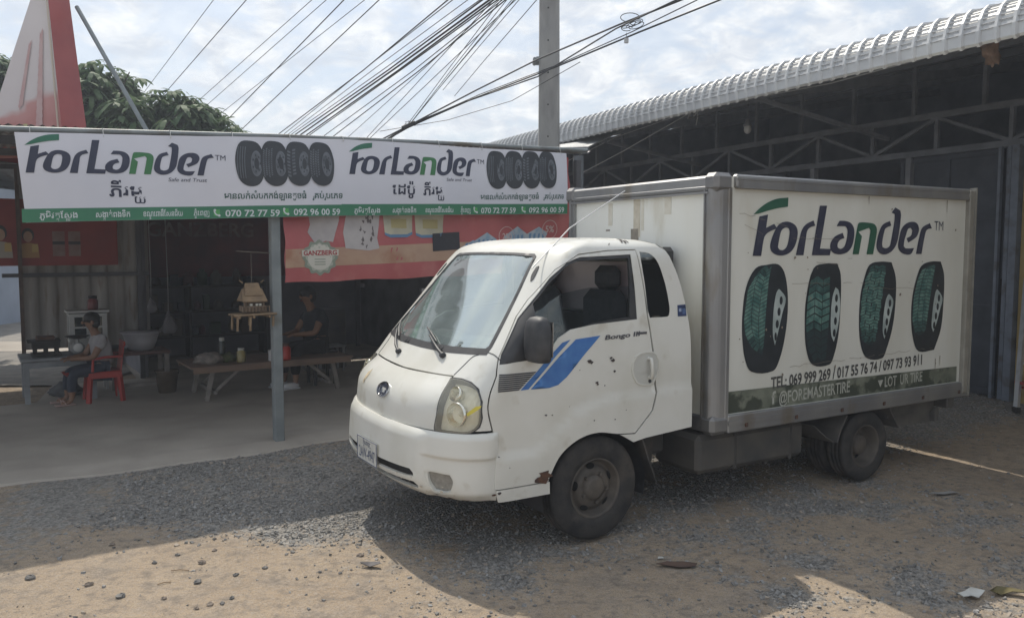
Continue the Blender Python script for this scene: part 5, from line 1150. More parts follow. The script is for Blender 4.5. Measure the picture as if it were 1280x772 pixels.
mb = MB(); mb.lathe([(.001, 0), (.055, 0), (.06, .02), (.06, .12), (.045, .135), (.045, .16), (.001, .162)], n=20); mb.build('jar_body', [M('jar_red', (.16, .03, .03), (.10, .025, .025), scale=9, rough=.4)], t_)
mb = MB(); mb.lathe([(.048, .14), (.05, .175), (.001, .18)], n=20); mb.build('lid', [blackm], t_)
t_ = sth('drinks_table', -.62, 3.55, .035, 'dark wooden side table under the round white tub', 'table')
mb = MB(); mb.box((0, 0, .50), (.62, .52, .04), bev=.008); mb.build('table_top', [M('top_redbrown', (.11, .05, .04), (.07, .04, .035), scale=6, rough=.7)], t_); local_legs(t_, (-.27, .27), (-.22, .22), .48, .05, grime); mb = MB(); mb.box((0, -.22, .12), (.54, .04, .04)); mb.build('stretcher', [grime], t_)
t_ = sth('plastic_tub', -.60, 3.55, .558, 'round pale plastic tub on the dark wooden side table', 'tub')
mb = MB(); mb.lathe([(.001, 0), (.14, 0), (.18, .10), (.21, .20), (.225, .205), (.22, .215), (.20, .20), (.17, .10), (.13, .02), (.001, .02)], n=28); mb.build('tub_body', [M('tub_white', (.42, .42, .45), (.36, .36, .39), scale=5, rough=.5)], t_)
mb = MB(); mb.lathe([(.001, .225), (.23, .218), (.235, .21)], n=28); mb.build('lid', [M('tub_lid', (.30, .29, .31), rough=.6)], t_)
# plastic bags hanging from the rail
bagm = glass('bag_plastic', (.62, .62, .64), .06, .5, rough=.3, milk=(.30, .29, .31), milkfac=.45)
for i, (t, z, s_) in enumerate(((-.36, 1.02, .5), (-.20, .78, .7))):
    t_ = sth('plastic_bag', t, 4.2-.25*i, z, ['small pale plastic bag hanging highest beside the shelter wall', 'crumpled clear plastic bag hanging below the small pale bag', 'bulging white plastic bag hanging lowest above the bucket'][i], 'plastic bag', 'bags hanging in the shelter')
    mb = MB(); vs = []; n = 18; rr = random.Random(i)
    for j, (r, h) in enumerate(((.015, .30), (.03, .24), (.07, .16), (.11, .06), (.12, -.04), (.09, -.11), (.01, -.13))):
        for k_ in range(n): a = 2*math.pi*k_/n; q = r*s_*(1+.28*math.sin(3*a+j*.6)+.45*(rr.random()-.5)); vs.append((q*math.cos(a), q*math.sin(a)*.7, h*s_))
    mb.add(vs, [(j*n+k_, j*n+(k_+1) % n, (j+1)*n+(k_+1) % n, (j+1)*n+k_) for j in range(6) for k_ in range(n)], 0, True); mb.build('bag', [bagm], t_)
    mb = MB(); mb.tube([(0, 0, .29*s_), (.01, .02, .29*s_+.25), (0, .05, 2.75-z-.05)], .003, 5); mb.build('string', [M('string_white', (.5, .5, .48))], t_)
t_ = sth('bucket', -.36, 3.30, .035, 'dull brown plastic bucket on the concrete under the hanging bags', 'bucket')
mb = MB(); mb.lathe([(.001, 0), (.10, 0), (.135, .26), (.145, .265), (.14, .275), (.125, .26), (.09, .02), (.001, .02)], n=24); mb.build('bucket_body', [M('bucket_brown', (.10, .075, .05), (.14, .11, .08), scale=8, rough=.6)], t_)
mb = MB(); mb.tube([(.135*math.cos(a), .135*math.sin(a)*.3-.05, .26-.09*math.sin(a)*0-.10*math.sin(a)) for a in np.linspace(0, math.pi, 9)], .004, 6); mb.build('handle', [blackm], t_)
# long low bench bed
t_ = sth('bench_bed', .70, 2.75, .035, 'long low wooden bench bed with splayed legs in the middle of the shelter', 'bench')
mb = MB()
for i in range(7): mb.box((0, -.36+.12*i, .40), (1.95, .112, .022))
mb.box((0, -.40, .37), (1.9, .04, .07)); mb.box((0, .40, .37), (1.9, .04, .07)); mb.build('slatted_top', [M('bench_wood', (.22, .15, .11), (.15, .105, .08), scale=7, rough=.75, stretch=(.3, 4, 1))], t_)
for x in (-.72, .72):
    for y in (-.34, .34): mb = MB(); mb.beam((x, y, .39), (x-.08*np.sign(x)*-1, y, 0), .05, .05); mb.build('leg', [grime], t_)
    mb = MB(); mb.beam((x*.97, -.34, .09), (x*.97, .34, .09), .04, .04); mb.beam((x*.95, -.34, .12), (x*.55, -.34, .37), .035, .035); mb.beam((x*.95, .34, .12), (x*.55, .34, .37), .035, .035); mb.build('brace', [grime], t_)
def lump(name, t, w_, z, label, cat, size, m, seed, flat=.5):
    mb = MB(); rr = np.random.default_rng(seed); vs = []; n, k_ = 22, 10
    for i in range(k_+1):
        a = -math.pi/2+math.pi*i/k_
        for j in range(n):
            b = 2*math.pi*j/n; q = 1+.5*noise.noise(Vector((math.cos(a)*math.cos(b)*2.2+seed, math.cos(a)*math.sin(b)*2.2, math.sin(a)*2.2)))
            vs.append((size*q*math.cos(a)*math.cos(b), size*.8*q*math.cos(a)*math.sin(b), max(-.0, size*flat*(q*math.sin(a)+.55))))
    mb.add(vs, [(i*n+j, i*n+(j+1) % n, (i+1)*n+(j+1) % n, (i+1)*n+j) for i in range(k_) for j in range(n)], 0, True)
    o = mb.build(name, [m]); o.location = SW(t, w_, z); o.rotation_euler = (0, 0, math.pi/2-BD); return tag(o, label, cat)
lump('crumpled_cloth', -.02, 2.6, .447, 'crumpled pale cloth lying on the left end of the bench bed', 'cloth', .16, M('cloth_pale', (.28, .25, .22), (.16, .14, .13), scale=16, rough=.9), 3)
lump('vegetable_heap', .20, 2.62, .447, 'small dark green heap of greens beside the pale cloth on the bench', 'vegetables', .10, M('greens_dark', (.05, .075, .03), (.10, .10, .05), scale=25, rough=.9), 8, .7)
def jar(name, t, w_, z, label, cat, r, h, body, lidm, group=None):
    T = sth(name, t, w_, z, label, cat, group); mb = MB(); mb.lathe([(.001, 0), (r, 0), (r*1.04, h*.1), (r*1.02, h*.72), (r*.7, h*.82), (r*.7, h*.88), (.001, h*.88)], n=18); mb.build('jar_body', [body], T)
    mb = MB(); mb.lathe([(r*.76, h*.84), (r*.76, h), (.001, h)], n=18); mb.build('lid', [lidm], T)
jar('glass_jar', .33, 2.5, .447, 'clear jar of yellow sauce with a pale lid on the bench', 'jar', .05, .17, M('sauce_yellow', (.32, .26, .10), (.22, .2, .12), scale=9, rough=.3), M('lid_pale', (.45, .45, .42), rough=.5))
jar('red_jar', .84, 2.42, .447, 'bright red lidded jar on the bench beside the white carton', 'jar', .062, .20, M('jar_scarlet', (.42, .035, .025), rough=.35), M('lid_brown', (.12, .06, .05), rough=.5))
t_ = sth('drink_carton', .68, 2.42, .447, 'small white carton standing left of the red jar', 'carton'); mb = MB(); mb.box((0, 0, .065), (.085, .06, .13), bev=.004); mb.build('carton_body', [M('carton_white', (.62, .62, .63), rough=.5)], t_); mb = MB(); mb.box((.01, -.0315, .07), (.03, .002, .03)); mb.build('label', [blackm], t_)
jar('dark_bottle', .22, 2.95, .447, 'tall dark bottle standing at the back of the bench bed', 'bottle', .04, .26, M('bottle_dark', (.03, .035, .03), rough=.25), M('lid_pale', (.45, .45, .42)))
# red plastic chair
t_ = sth('plastic_chair', -1.08, 3.16, .035, 'red plastic chair under the seated man at the shelter edge', 'chair')
rp = M('red_plastic', (.36, .035, .028), (.30, .03, .025), scale=6, rough=.4)
mb = MB(); mb.box((0, 0, .34), (.36, .36, .03), bev=.012); mb.box((0, -.17, .31), (.34, .02, .06)); mb.build('seat', [rp], t_)
for x in (-.16, .16):
    for y in (-.16, .16): mb = MB(); mb.beam((x*.94, y*.94, .34), (x*1.12, y*1.12, 0), .05, .035); mb.build('leg', [rp], t_)
    
mb = MB()
for y in np.linspace(-.13, .13, 4): mb.beam((.17, y, .35), (.21, y, .66), .045, .012)
mb.box((.213, 0, .66), (.02, .36, .06), bev=.008); mb.build('backrest', [rp], t_)
for y in (-.18, .18): mb = MB(); mb.tube([(-.13, y, .36), (-.12, y, .50), (.0, y, .52), (.19, y, .52)], .016, 8); mb.build('armrest', [rp], t_)
t_ = sth('stool', 2.0, 3.9, .035, 'small dark stool in the shaded back of the shelter', 'stool'); mb = MB(); mb.box((0, 0, .36), (.32, .30, .03), bev=.01); mb.build('seat', [greyp], t_); local_legs(t_, (-.13, .13), (-.12, .12), .35, .03, greyp)
t_ = sth('motor_part', 2.1, 4.3, .0, 'dark upright drum and boxes stacked at the shaded back', 'drum'); mb = MB(); mb.lathe([(.001, .035), (.26, .035), (.26, .3), (.27, .32), (.26, .34), (.26, .62), (.27, .64), (.26, .66), (.26, .9), (.001, .9)], n=28); mb.build('drum_body', [M('drum_dark', (.04, .045, .055), (.07, .06, .055), scale=4, rough=.6)], t_)
lump('sack', -1.42, 3.75, .035, 'grey sack slumped on the floor under the work table', 'sack', .17, M('sack_grey', (.14, .145, .15), (.09, .09, .095), scale=12, rough=.9), 12, .6)
# shelf with dim goods on the back wall
t_ = sth('wall_shelf', .6, 6.6, .035, 'dim shelf unit crowded with goods against the shelter back wall', 'shelf')
mb = MB()
for z in (.35, .75, 1.15): mb.box((0, 0, z), (2.4, .35, .03))
for x in (-1.2, 0, 1.2): mb.box((x, 0, .6), (.04, .33, 1.2))
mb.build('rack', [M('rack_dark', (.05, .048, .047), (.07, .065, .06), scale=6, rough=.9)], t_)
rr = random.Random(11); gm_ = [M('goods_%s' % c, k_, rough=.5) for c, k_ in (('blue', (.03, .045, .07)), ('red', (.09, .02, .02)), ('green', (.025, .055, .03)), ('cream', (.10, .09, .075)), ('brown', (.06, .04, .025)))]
gi = 0
for z in (.365, .765, 1.165):
    x = -1.1
    while x < 1.1:
        h = .12+.16*rr.random(); r = .04+.05*rr.random(); mb = MB()
        if rr.random() < .5: mb.lathe([(.001, 0), (r, 0), (r, h*.7), (r*.5, h*.85), (r*.5, h), (.001, h)], n=12)
        else: mb.box((0, 0, h/2), (r*2, r*2, h), bev=.008)
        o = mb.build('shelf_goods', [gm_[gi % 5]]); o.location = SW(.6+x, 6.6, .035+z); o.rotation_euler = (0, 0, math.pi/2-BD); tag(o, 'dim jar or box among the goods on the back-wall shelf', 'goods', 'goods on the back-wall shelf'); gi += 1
        x += 2*r+.03+.14*rr.random()

# ------------------------------------------------------------------ people
def skinned(chains, name, mats, parent=None, sub=2):
    """chains: list of lists of (point, radius); the first point of a later chain joins the nearest earlier joint"""
    V = []; E = []; R_ = []
    for ch in chains:
        prev = None
        for k_, (p, r) in enumerate(ch):
            p = Vector(p); hit = None
            for i, q in enumerate(V):
                if (q-p).length < 1e-4: hit = i
            if hit is None: V.append(p); R_.append(r); hit = len(V)-1
            if prev is not None: E.append((prev, hit))
            prev = hit
    me = bpy.data.meshes.new(name); me.from_pydata(V, E, []); o = bpy.data.objects.new(name, me); COL.objects.link(o)
    md = o.modifiers.new('skin', 'SKIN'); md.use_smooth_shade = True
    for i, r in enumerate(R_): me.skin_vertices[0].data[i].radius = (r if isinstance(r, tuple) else (r, r))
    me.skin_vertices[0].data[0].use_root = True
    sb = o.modifiers.new('sub', 'SUBSURF'); sb.levels = sub; sb.render_levels = sub
    dg = bpy.context.evaluated_depsgraph_get(); nm = bpy.data.meshes.new_from_object(o.evaluated_get(dg)); bpy.data.objects.remove(o)
    nm.name = name; o = bpy.data.objects.new(name, nm); COL.objects.link(o)
    nm.materials.clear()
    for m in (mats if isinstance(mats, list) else [mats]): nm.materials.append(m)
    for p in nm.polygons: p.use_smooth = True
    if parent: o.parent = parent
    return o
skin = M('skin_tan', (.24, .135, .085), (.20, .11, .07), scale=12, rough=.6); hairm = M('hair_black', (.012, .011, .011), rough=.6)
def person(t, w_, z, rz, label, shirt, trousers, shoe, seat_h, sc, lean=0.0, shoes_white=False):
    """faces local -x; hips at the seat"""
    T = thing('person', SW(t, w_, z), label, 'person', rz=math.pi/2-BD+rz); T.scale = (sc, sc, sc)
    h = seat_h; P = (0, 0, h+.09); ch = (-.03-lean*.3, 0, h+.36); nk = (-.06-lean, 0, h+.56); hd = (-.10-lean*1.15, 0, h+.70)
    body = [[(P, .13), ((-.015-lean*.15, 0, h+.22), .125), (ch, .135), (nk, .055), ((hd[0]+.02, 0, hd[2]-.05), .06), (hd, .095), ((hd[0], 0, hd[2]+.07), .075)]]
    handp = {}
    for s_ in (-1, 1):
        sh_ = (ch[0]-.0, s_*.17, h+.49); el_ = (-.16-lean*.6, s_*.21, h+.25); wr = (-.36-lean*.3, s_*.10, h+.24)
        body.append([(ch, .135), (sh_, .06), (el_, .042), (wr, .028), ((wr[0]-.07, wr[1]*.9, wr[2]), (.032, .018))])
        kn = (-.42, s_*.12, h+.06); an = (-.44, s_*.13, .10)
        body.append([(P, .13), ((-.08, s_*.10, h+.06), .085), (kn, .058), ((-.44, s_*.125, h*.55), .052), (an, .034), ((-.46, s_*.13, .045), .036), ((-.58, s_*.14, .03), (.038, .022))])
        handp[s_] = (wr, an, kn)
    bo_ = skinned(body, 'body', skin, T)
    for s_ in (-1, 1):                                     # fingers
        wr = handp[s_][0]; ch_ = []
        for k_ in range(4): y = wr[1]*.9+(k_-1.5)*.016; x = wr[0]-.11; ch_ = [[((wr[0]-.05, wr[1]*.9+(k_-1.5)*.010, wr[2]), .010), ((x-.012*(1.5-abs(k_-1.5)), y, wr[2]-.006), .0085), ((x-.035, y, wr[2]-.028), .007)]]; skinned(ch_, 'finger', skin, bo_, 1)
        skinned([[((wr[0]-.03, wr[1]*.9-s_*.012, wr[2]+.002), .011), ((wr[0]-.06, wr[1]*.9-s_*.042, wr[2]+.006), .009), ((wr[0]-.085, wr[1]*.9-s_*.05, wr[2]-.004), .0075)]], 'thumb', skin, bo_, 1)
    # face and hair
    mb = MB(); H = Vector(hd); mb.ball(H+Vector((-.096, 0, .005)), (.022, .014, .022)); mb.ball(H+Vector((-.085, 0, -.045)), (.012, .026, .008), 2)
    for s_ in (-1, 1): mb.ball(H+Vector((-.086, s_*.032, .030)), (.008, .011, .006), 1); mb.ball(H+Vector((0, s_*.092, .01)), (.022, .010, .032), 0)
    mb.build('face', [skin, M('eye_dark', (.02, .015, .015), rough=.3), M('lip_brown', (.20, .08, .07), rough=.5)], T)
    mb = MB(); mb.ball(H+Vector((.018, 0, .055)), (.105, .103, .095), n=20, k=12); mb.ball(H+Vector((.045, 0, .0)), (.075, .095, .085), n=16, k=10); mb.build('hair', [hairm], T)
    r_ = .013
    tops = [[(P, .145), ((-.015-lean*.15, 0, h+.22), .145), (ch, .152), ((nk[0], 0, nk[2]-.03), .07)]]
    for s_ in (-1, 1): tops.append([(ch, .152), ((ch[0], s_*.17, h+.49), .074), ((-.10-lean*.4, s_*.195, h+.35), .062)])
    skinned(tops, 'shirt', shirt, T)
    legs = []
    for s_ in (-1, 1): wr, an, kn = handp[s_]; legs.append([(P, .142), ((-.08, s_*.10, h+.06), .10), (kn, .073), ((-.44, s_*.125, h*.55), .065), ((an[0], an[1], .16), .055)])
    skinned(legs, 'trousers', trousers, T)
    for s_ in (-1, 1):
        mb = MB(); mb.box((-.525, s_*.135, .012), (.25, .095, .022), bev=.01)
        if shoes_white: mb.ball((-.52, s_*.135, .045), (.125, .048, .045), n=14, k=8); mb.build('shoe', [shoe], T)
        else: mb.tube([(-.52, s_*.135-.045, .02), (-.55, s_*.135, .07), (-.52, s_*.135+.045, .02)], .010, 6); mb.build('sandal', [shoe], T)
    return T
pa = person(-1.06, 3.16, .035, .12, 'man in pale shirt and dark trousers seated on the red chair by the table', M('shirt_pale', (.34, .33, .34), (.25, .24, .25), scale=9, rough=.9), M('trousers_navy', (.025, .032, .05), (.035, .042, .06), scale=9, rough=.9), M('sandal_pink', (.42, .30, .27), rough=.6), .36, .86, .05)
t_ = sth('red_bowl', -1.40, 3.16, .34, 'red plastic bowl held by the man in the pale shirt', 'bowl'); mb = MB(); mb.lathe([(.001, .0), (.06, 0), (.11, .05), (.115, .055), (.105, .05), (.055, .01), (.001, .01)], n=22); mb.build('bowl_body', [rp], t_)
pb = person(1.44, 2.90, .035, .25, 'person in dark clothes and white shoes seated in the shade behind the post', M('shirt_dark', (.022, .024, .03), rough=.9), M('trousers_black', (.016, .016, .018), rough=.9), M('shoe_white', (.55, .56, .58), rough=.6), .44, 1.0, .06, True)
t_ = sth('plastic_stool', 1.47, 2.90, .035, 'dark stool under the seated person behind the post', 'stool'); mb = MB(); mb.box((0, 0, .425), (.34, .34, .03), bev=.01); mb.build('seat', [blackm], t_); local_legs(t_, (-.13, .13), (-.13, .13), .41, .035, blackm)

# ================================================================== RED SIGN TOWER
def px(x, y, Y):
    """a place at distance Y in front of the camera, read off the photograph's grid once and kept as metres"""
    c, s = math.cos(.074), math.sin(.074); F = np.array([0, c, -s]); U = np.array([0, s, c]); d = F+np.array([1, 0, 0])*(x-640)/1020+U*(386-y)/1020
    return np.array([0, 0, 1.8])+d*(Y/d[1])
TWR = thing('sign_tower', (-5.15, 9.2, 0), 'tall tapering red and white beer sign tower rising above the shelter roof', 'sign')
B0, B1, B2, B3 = np.array([-5.82, 9.0]), np.array([-4.88, 9.0]), np.array([-4.80, 9.4]), np.array([-5.7, 9.55])
zb, zt = 2.78, 4.86
Tp = [np.array([-5.10, 9.1]), np.array([-5.07, 9.1]), np.array([-4.975, 9.35]), np.array([-5.0, 9.37])]
zk = 4.46
Bm = [B0, B1, B2, B3]
def ring(z): q = (z-zb)/(zt-zb); return [np.array([*(b*(1-q)+t*q), z])-np.array([-5.15, 9.2, 0]) for b, t in zip(Bm, Tp)]
mb = MB(); r = [ring(z) for z in np.linspace(zb, zt, 15)]; vs = [p for q in r for p in q]
for i in range(14):
    for j in range(4): mb.add([vs[i*4+j], vs[i*4+(j+1) % 4], vs[(i+1)*4+(j+1) % 4], vs[(i+1)*4+j]], [(0, 1, 2, 3)], 0 if j == 0 else 1)
mb.add(r[-1], [(0, 1, 2, 3)], 1)
def tower_face():
    m = M('tower_print', (.5, .4, .38), rough=.5); t = m.node_tree; n = t.nodes; l = t.links; b = n['Principled BSDF']
    tc = n.new('ShaderNodeTexCoord'); s = n.new('ShaderNodeSeparateXYZ'); l.new(tc.outputs['Object'], s.inputs[0])
    no = n.new('ShaderNodeTexNoise'); no.inputs['Scale'].default_value = 2.3; l.new(tc.outputs['Object'], no.inputs['Vector'])
    ad = n.new('ShaderNodeMath'); ad.operation = 'MULTIPLY_ADD'; l.new(no.outputs['Fac'], ad.inputs[0]); ad.inputs[1].default_value = 1.5; l.new(s.outputs['Z'], ad.inputs[2])
    r = n.new('ShaderNodeValToRGB'); mr = n.new('ShaderNodeMapRange'); mr.inputs['From Min'].default_value = 3.2; mr.inputs['From Max'].default_value = 5.3; l.new(ad.outputs[0], mr.inputs[0]); l.new(mr.outputs[0], r.inputs[0])
    e = r.color_ramp.elements; e[0].position = .1; e[0].color = (.40, .13, .12, 1); e[1].position = .42; e[1].color = (.48, .24, .22, 1)
    for p, c in ((.50, (.56, .50, .49, 1)), (.85, (.62, .57, .56, 1)), (1.0, (.60, .55, .54, 1))): x = e.new(p); x.color = c
    l.new(r.outputs[0], b.inputs['Base Color']); return m
tred = M('tower_red', (.34, .065, .06), (.28, .05, .05), scale=3, rough=.5)
mb.build('tower_body', [tower_face(), tred], TWR)
mb = MB()   # ears of barley and the beige edge line on the front face
def TF(a, z, l=0): q = ring(z); p = q[0]*(1-a)+q[1]*a; return p+np.array([0, -.012-l, .0])
for (a0, z0, z1, wd) in ((.40, 3.30, 4.0, .035), (.70, 3.05, 4.1, .05)):
    mb = MB()
    for i in range(26):
        z = z0+(z1-z0)*i/26; s_ = 1 if i % 2 else -1; hh = (z1-z0)/26*2.2
        mb.add([TF(a0, z), TF(a0+s_*wd, z+hh*.6), TF(a0+s_*wd*.8, z+hh*1.4), TF(a0, z+hh)], [(0, 1, 2, 3)], 0)
    mb.build('barley_ear', [M('barley_pale', (.52, .38, .36), (.46, .27, .26), scale=5, rough=.5)], TWR)
for a0, z0, z1 in ((.72, 2.84, 3.1), (.60, 2.84, 3.0), (.45, 2.9, 3.15)): mb = MB(); mb.add([TF(a0, z0), TF(a0+.05, z0), TF(a0+.09, z1), TF(a0+.03, z1)], [(0, 1, 2, 3)]); mb.build('barley_leaf', [M('barley_green', (.42, .40, .19), rough=.5)], TWR)
mb = MB(); pts = [TF(.965, z, .004) for z in np.linspace(zb+.02, zt-.1, 12)]
for p, q in zip(pts, pts[1:]): mb.beam(p, q, .028, .006, up=(1, 0, 0))
mb.build('edge_trim', [M('trim_beige', (.52, .44, .36), rough=.5)], TWR)
for b in Bm: mb = MB(); mb.box((b[0]*.94+5.15-.33, b[1]-9.2, 2.68), (.06, .06, .3)); mb.build('tower_leg', [tind], TWR)
ST = thing('brace_pole', px(185, 166, 8.8), 'thin grey steel brace pole leaning from shelter roof up to the red sign tower', 'pole')
mb = MB(); a = px(185, 168, 8.8); b = px(100, 18, 9.3); mb.tube([np.zeros(3)-np.array([0, 0, .3]), np.zeros(3), b-a, (b-a)*1.05], .023, 10); mb.build('steel_tube', [galv], ST)
mb = MB(); mb.box((0, 0, -.28), (.12, .12, .02)); mb.build('base_plate', [galv], ST)

# ================================================================== TREES
bark = M('bark', (.10, .085, .07), (.06, .05, .045), scale=12, rough=.95, bump=.5)
def leafmat(name, c1, c2):
    m = bpy.data.materials.new(name); m.use_nodes = True; n = m.node_tree.nodes; l = m.node_tree.links; b = n['Principled BSDF']
    oi = n.new('ShaderNodeTexCoord'); no = n.new('ShaderNodeTexNoise'); no.inputs['Scale'].default_value = 3.5; l.new(oi.outputs['Object'], no.inputs['Vector'])
    mr = n.new('ShaderNodeMapRange'); mr.inputs['From Min'].default_value = .35; mr.inputs['From Max'].default_value = .65; l.new(no.outputs['Fac'], mr.inputs[0])
    mx = n.new('ShaderNodeMix'); mx.data_type = 'RGBA'; l.new(mr.outputs[0], mx.inputs['Factor']); mx.inputs['A'].default_value = (*c1, 1); mx.inputs['B'].default_value = (*c2, 1)
    l.new(mx.outputs['Result'], b.inputs['Base Color']); b.inputs['Roughness'].default_value = .6; b.inputs['Specular IOR Level'].default_value = .18
    tr = n.new('ShaderNodeBsdfTranslucent'); l.new(mx.outputs['Result'], tr.inputs[0]); ms = n.new('ShaderNodeMixShader'); ms.inputs[0].default_value = .35
    o = n['Material Output']; l.new(b.outputs[0], ms.inputs[1]); l.new(tr.outputs[0], ms.inputs[2]); l.new(ms.outputs[0], o.inputs[0]); return m
LF = leafmat('tree_leaf', (.075, .125, .062), (.13, .185, .095))
def whorl(V, F, c, rad, n_leaf, rg):
    """a drooping ring of long leaflets, like a cassava or cecropia leaf"""
    a0 = rg.random()*6.28; tilt = rg.normal(0, .25, 2)
    for i in range(n_leaf):
        a = a0+2*math.pi*i/n_leaf+rg.normal(0, .12); L_ = rad*(.75+.4*rg.random()); d = np.array([math.cos(a), math.sin(a), 0]); s_ = np.array([-math.sin(a), math.cos(a), 0]); w_ = L_*.17; dr = .35+.55*rg.random()
        def P(q, w): z = .18*q-dr*1.1*q*q; return c+d*L_*q+s_*w+np.array([0, 0, L_*(z+tilt[0]*d[0]*q+tilt[1]*d[1]*q)])
        o = len(V); V += [P(.05, 0), P(.4, w_), P(.4, -w_), P(.75, w_*.9), P(.75, -w_*.9), P(1.05, 0)]
        F += [(o, o+1, o+2), (o+1, o+3, o+4, o+2), (o+3, o+5, o+4)]
def tree(loc, label, h, lobes, nwh, rad, seed, group=None, trunk_r=.16):
    T = thing('leafy_tree', loc, label, 'tree', group); rg = np.random.default_rng(seed); mb = MB(); mb.tube([(0, 0, -.1), (.05, 0, h*.3), (-.05, .05, h*.55), (0, 0, h*.8)], [trunk_r, trunk_r*.8, trunk_r*.6, trunk_r*.3], 10)
    for (c, r) in lobes:
        c = np.array(c, float); m_ = c*.5+np.array([0, 0, h*.24])
        mb.tube([(0, 0, h*.42), m_, c], [trunk_r*.5, trunk_r*.3, .02], 7)
        for k_ in range(7):
            e = c+rg.normal(0, .45, 3)*np.array([r[0], r[1], r[2]*.8]); mb.tube([m_*.4+c*.6, (m_*.3+c*.7+e)/2, e], [.03, .02, .008], 5)
    mb.build('trunk', [bark], T)
    V = []; F = []; wsum = sum(r[0]*r[2] for _, r in lobes)
    for (c, r) in lobes:
        for k_ in range(int(nwh*r[0]*r[2]/wsum)):
            d = rg.normal(0, 1, 3); d /= np.linalg.norm(d); q = rg.random()**.42
            if noise.noise(Vector((np.array(c)+d*q*np.array(r))*1.6)) < -.22: continue
            whorl(V, F, np.array(c)+d*q*np.array(r), rad*(.7+.6*rg.random()), 7, rg)
    me = bpy.data.meshes.new('crown'); me.from_pydata([tuple(map(float, p)) for p in V], [], F); me.materials.append(LF); o = bpy.data.objects.new('crown', me); COL.objects.link(o); o.parent = T
b_ = np.array([-6.6, 14.2, 0])
def lob(x, y, Y, r): return (tuple(px(x, y, Y)-b_), r)
tree(b_, 'broad dark green tree with drooping leaf clusters behind the shelter roof', 4.6,
     [lob(130, 120, 14, (.75, .8, .62)), lob(200, 150, 13.6, (.85, .8, .5)), lob(270, 168, 14, (.5, .6, .28)), lob(60, 130, 14.6, (.9, .9, .7)), lob(235, 150, 14.4, (.55, .6, .35)), lob(160, 135, 14.8, (.7, .7, .5)), lob(110, 150, 13.8, (.8, .6, .5)), lob(180, 180, 14, (1.2, .7, .4))], 2500, .235, 4)
b_ = np.array([-9.6, 14.6, 0])
tree(b_, 'smaller dark green tree at the far edge beyond the red sign tower', 4.4, [lob(12, 110, 14.6, (.7, .8, .6)), lob(-30, 120, 14.8, (.9, .9, .9)), lob(5, 150, 14.2, (.8, .7, .5))], 900, .215, 9)

# ================================================================== UTILITY POLE AND WIRES
UP = thing('utility_pole', (.535, 12, 0), 'grey square concrete utility pole standing between the shelter and the warehouse', 'pole')
mb = MB(); k_ = 14; vs = []
for i in range(k_+1):
    z = -.2+9.2*i/k_; h = .165-.0045*z
    c = .03
    for (x, y) in ((-h+c, -h), (h-c, -h), (h, -h+c), (h, h-c), (h-c, h), (-h+c, h), (-h, h-c), (-h, -h+c)): vs.append((x, y, z))
mb.add(vs, [(i*8+j, i*8+(j+1) % 8, (i+1)*8+(j+1) % 8, (i+1)*8+j) for i in range(k_) for j in range(8)]+[tuple(range(k_*8, k_*8+8))])
mb.build('concrete_shaft', [M('pole_concrete', (.24, .24, .235), (.32, .315, .30), scale=5, rough=.9, bump=.15, stretch=(1, 1, .3), c3=(.19, .185, .18), scale3=3)], UP)
mb = MB()
for z in np.arange(3.4, 9, .45): mb.tube([(-.02, -.152, z), (-.02, -.12, z)], .012, 8)
mb.build('step_hole', [blackm], UP)
mb = MB(); p = px(671, 76, 12)-np.array([.535, 12, 0]); mb.box(p+np.array([.05, .02, 0]), (.12, .3, .06)); mb.tube([p+np.array([-.03, -.1, .0]), p+np.array([-.03, .2, 0])], .03, 8); mb.build('cable_clamp', [galv], UP)
wirem = M('cable_black', (.012, .012, .014), rough=.5)
def wire(pts, r, label, group, name='overhead_wire', ext=(0.6, .5), sag=.0):
    P = [px(*p) for p in pts]; P = [P[0]+(P[0]-P[1])*ext[0]]+P+[P[-1]+(P[-1]-P[-2])*ext[1]]
    Q = []
    for i in range(len(P)-1):
        for q in np.arange(6)/6: Q.append(P[i]*(1-q)+P[i+1]*q)
    Q.append(P[-1])
    c = np.mean(Q, 0); mb = MB(); mb.tube([q-c+np.array([0, 0, -sag*math.sin(math.pi*i/(len(Q)-1))]) for i, q in enumerate(Q)], r*.78, 6); o = mb.build(name, [wirem]); o.location = c; return tag(o, label, 'cable', group)
G1 = 'single cables left of the bundle'
for i, (a, b, r) in enumerate((((267, 0), (179, 117), .006), ((308, 0), (205, 118), .008), ((390, 0), (248, 126), .006), ((408, 0), (249, 140), .006), ((430, 0), (286, 148), .010), ((456, 0), (276, 142), .006), ((474, 0), (305, 159), .009))):
    wire([(*a, 11), (*b, 15)], r, ['first', 'second', 'third', 'fourth', 'fifth', 'sixth', 'seventh'][i]+' thin black cable from the left, slanting down alone towards the tree', G1)
G2 = 'dense cable bundle behind the banner'; lb = 'black cable in the dense slanting bundle passing behind the white banner'
rr = random.Random(2)
for (a, b, r) in (((560, 0), (345, 170), .010), ((566, 0), (352, 170), .007), ((603, 0), (365, 171), .013), ((612, 0), (372, 171), .016), ((617, 0), (380, 171), .014), ((622, 0), (384, 171), .010), ((600, 0), (350, 178), .007), ((628, 0), (402, 172), .008), ((632, 0), (412, 174), .010), ((611, 12), (430, 176), .006), ((585, 0), (360, 168), .006)):
    wire([(*a, 9.5), ((a[0]+b[0])/2+rr.uniform(-2, 2), (a[1]+b[1])/2+rr.uniform(0, 3), 11.5), (*b, 15)], r, lb, G2)
G3 = 'drop cables fanning into the knot'; lb = 'thin black drop cable fanning down into the cable knot above the banner'
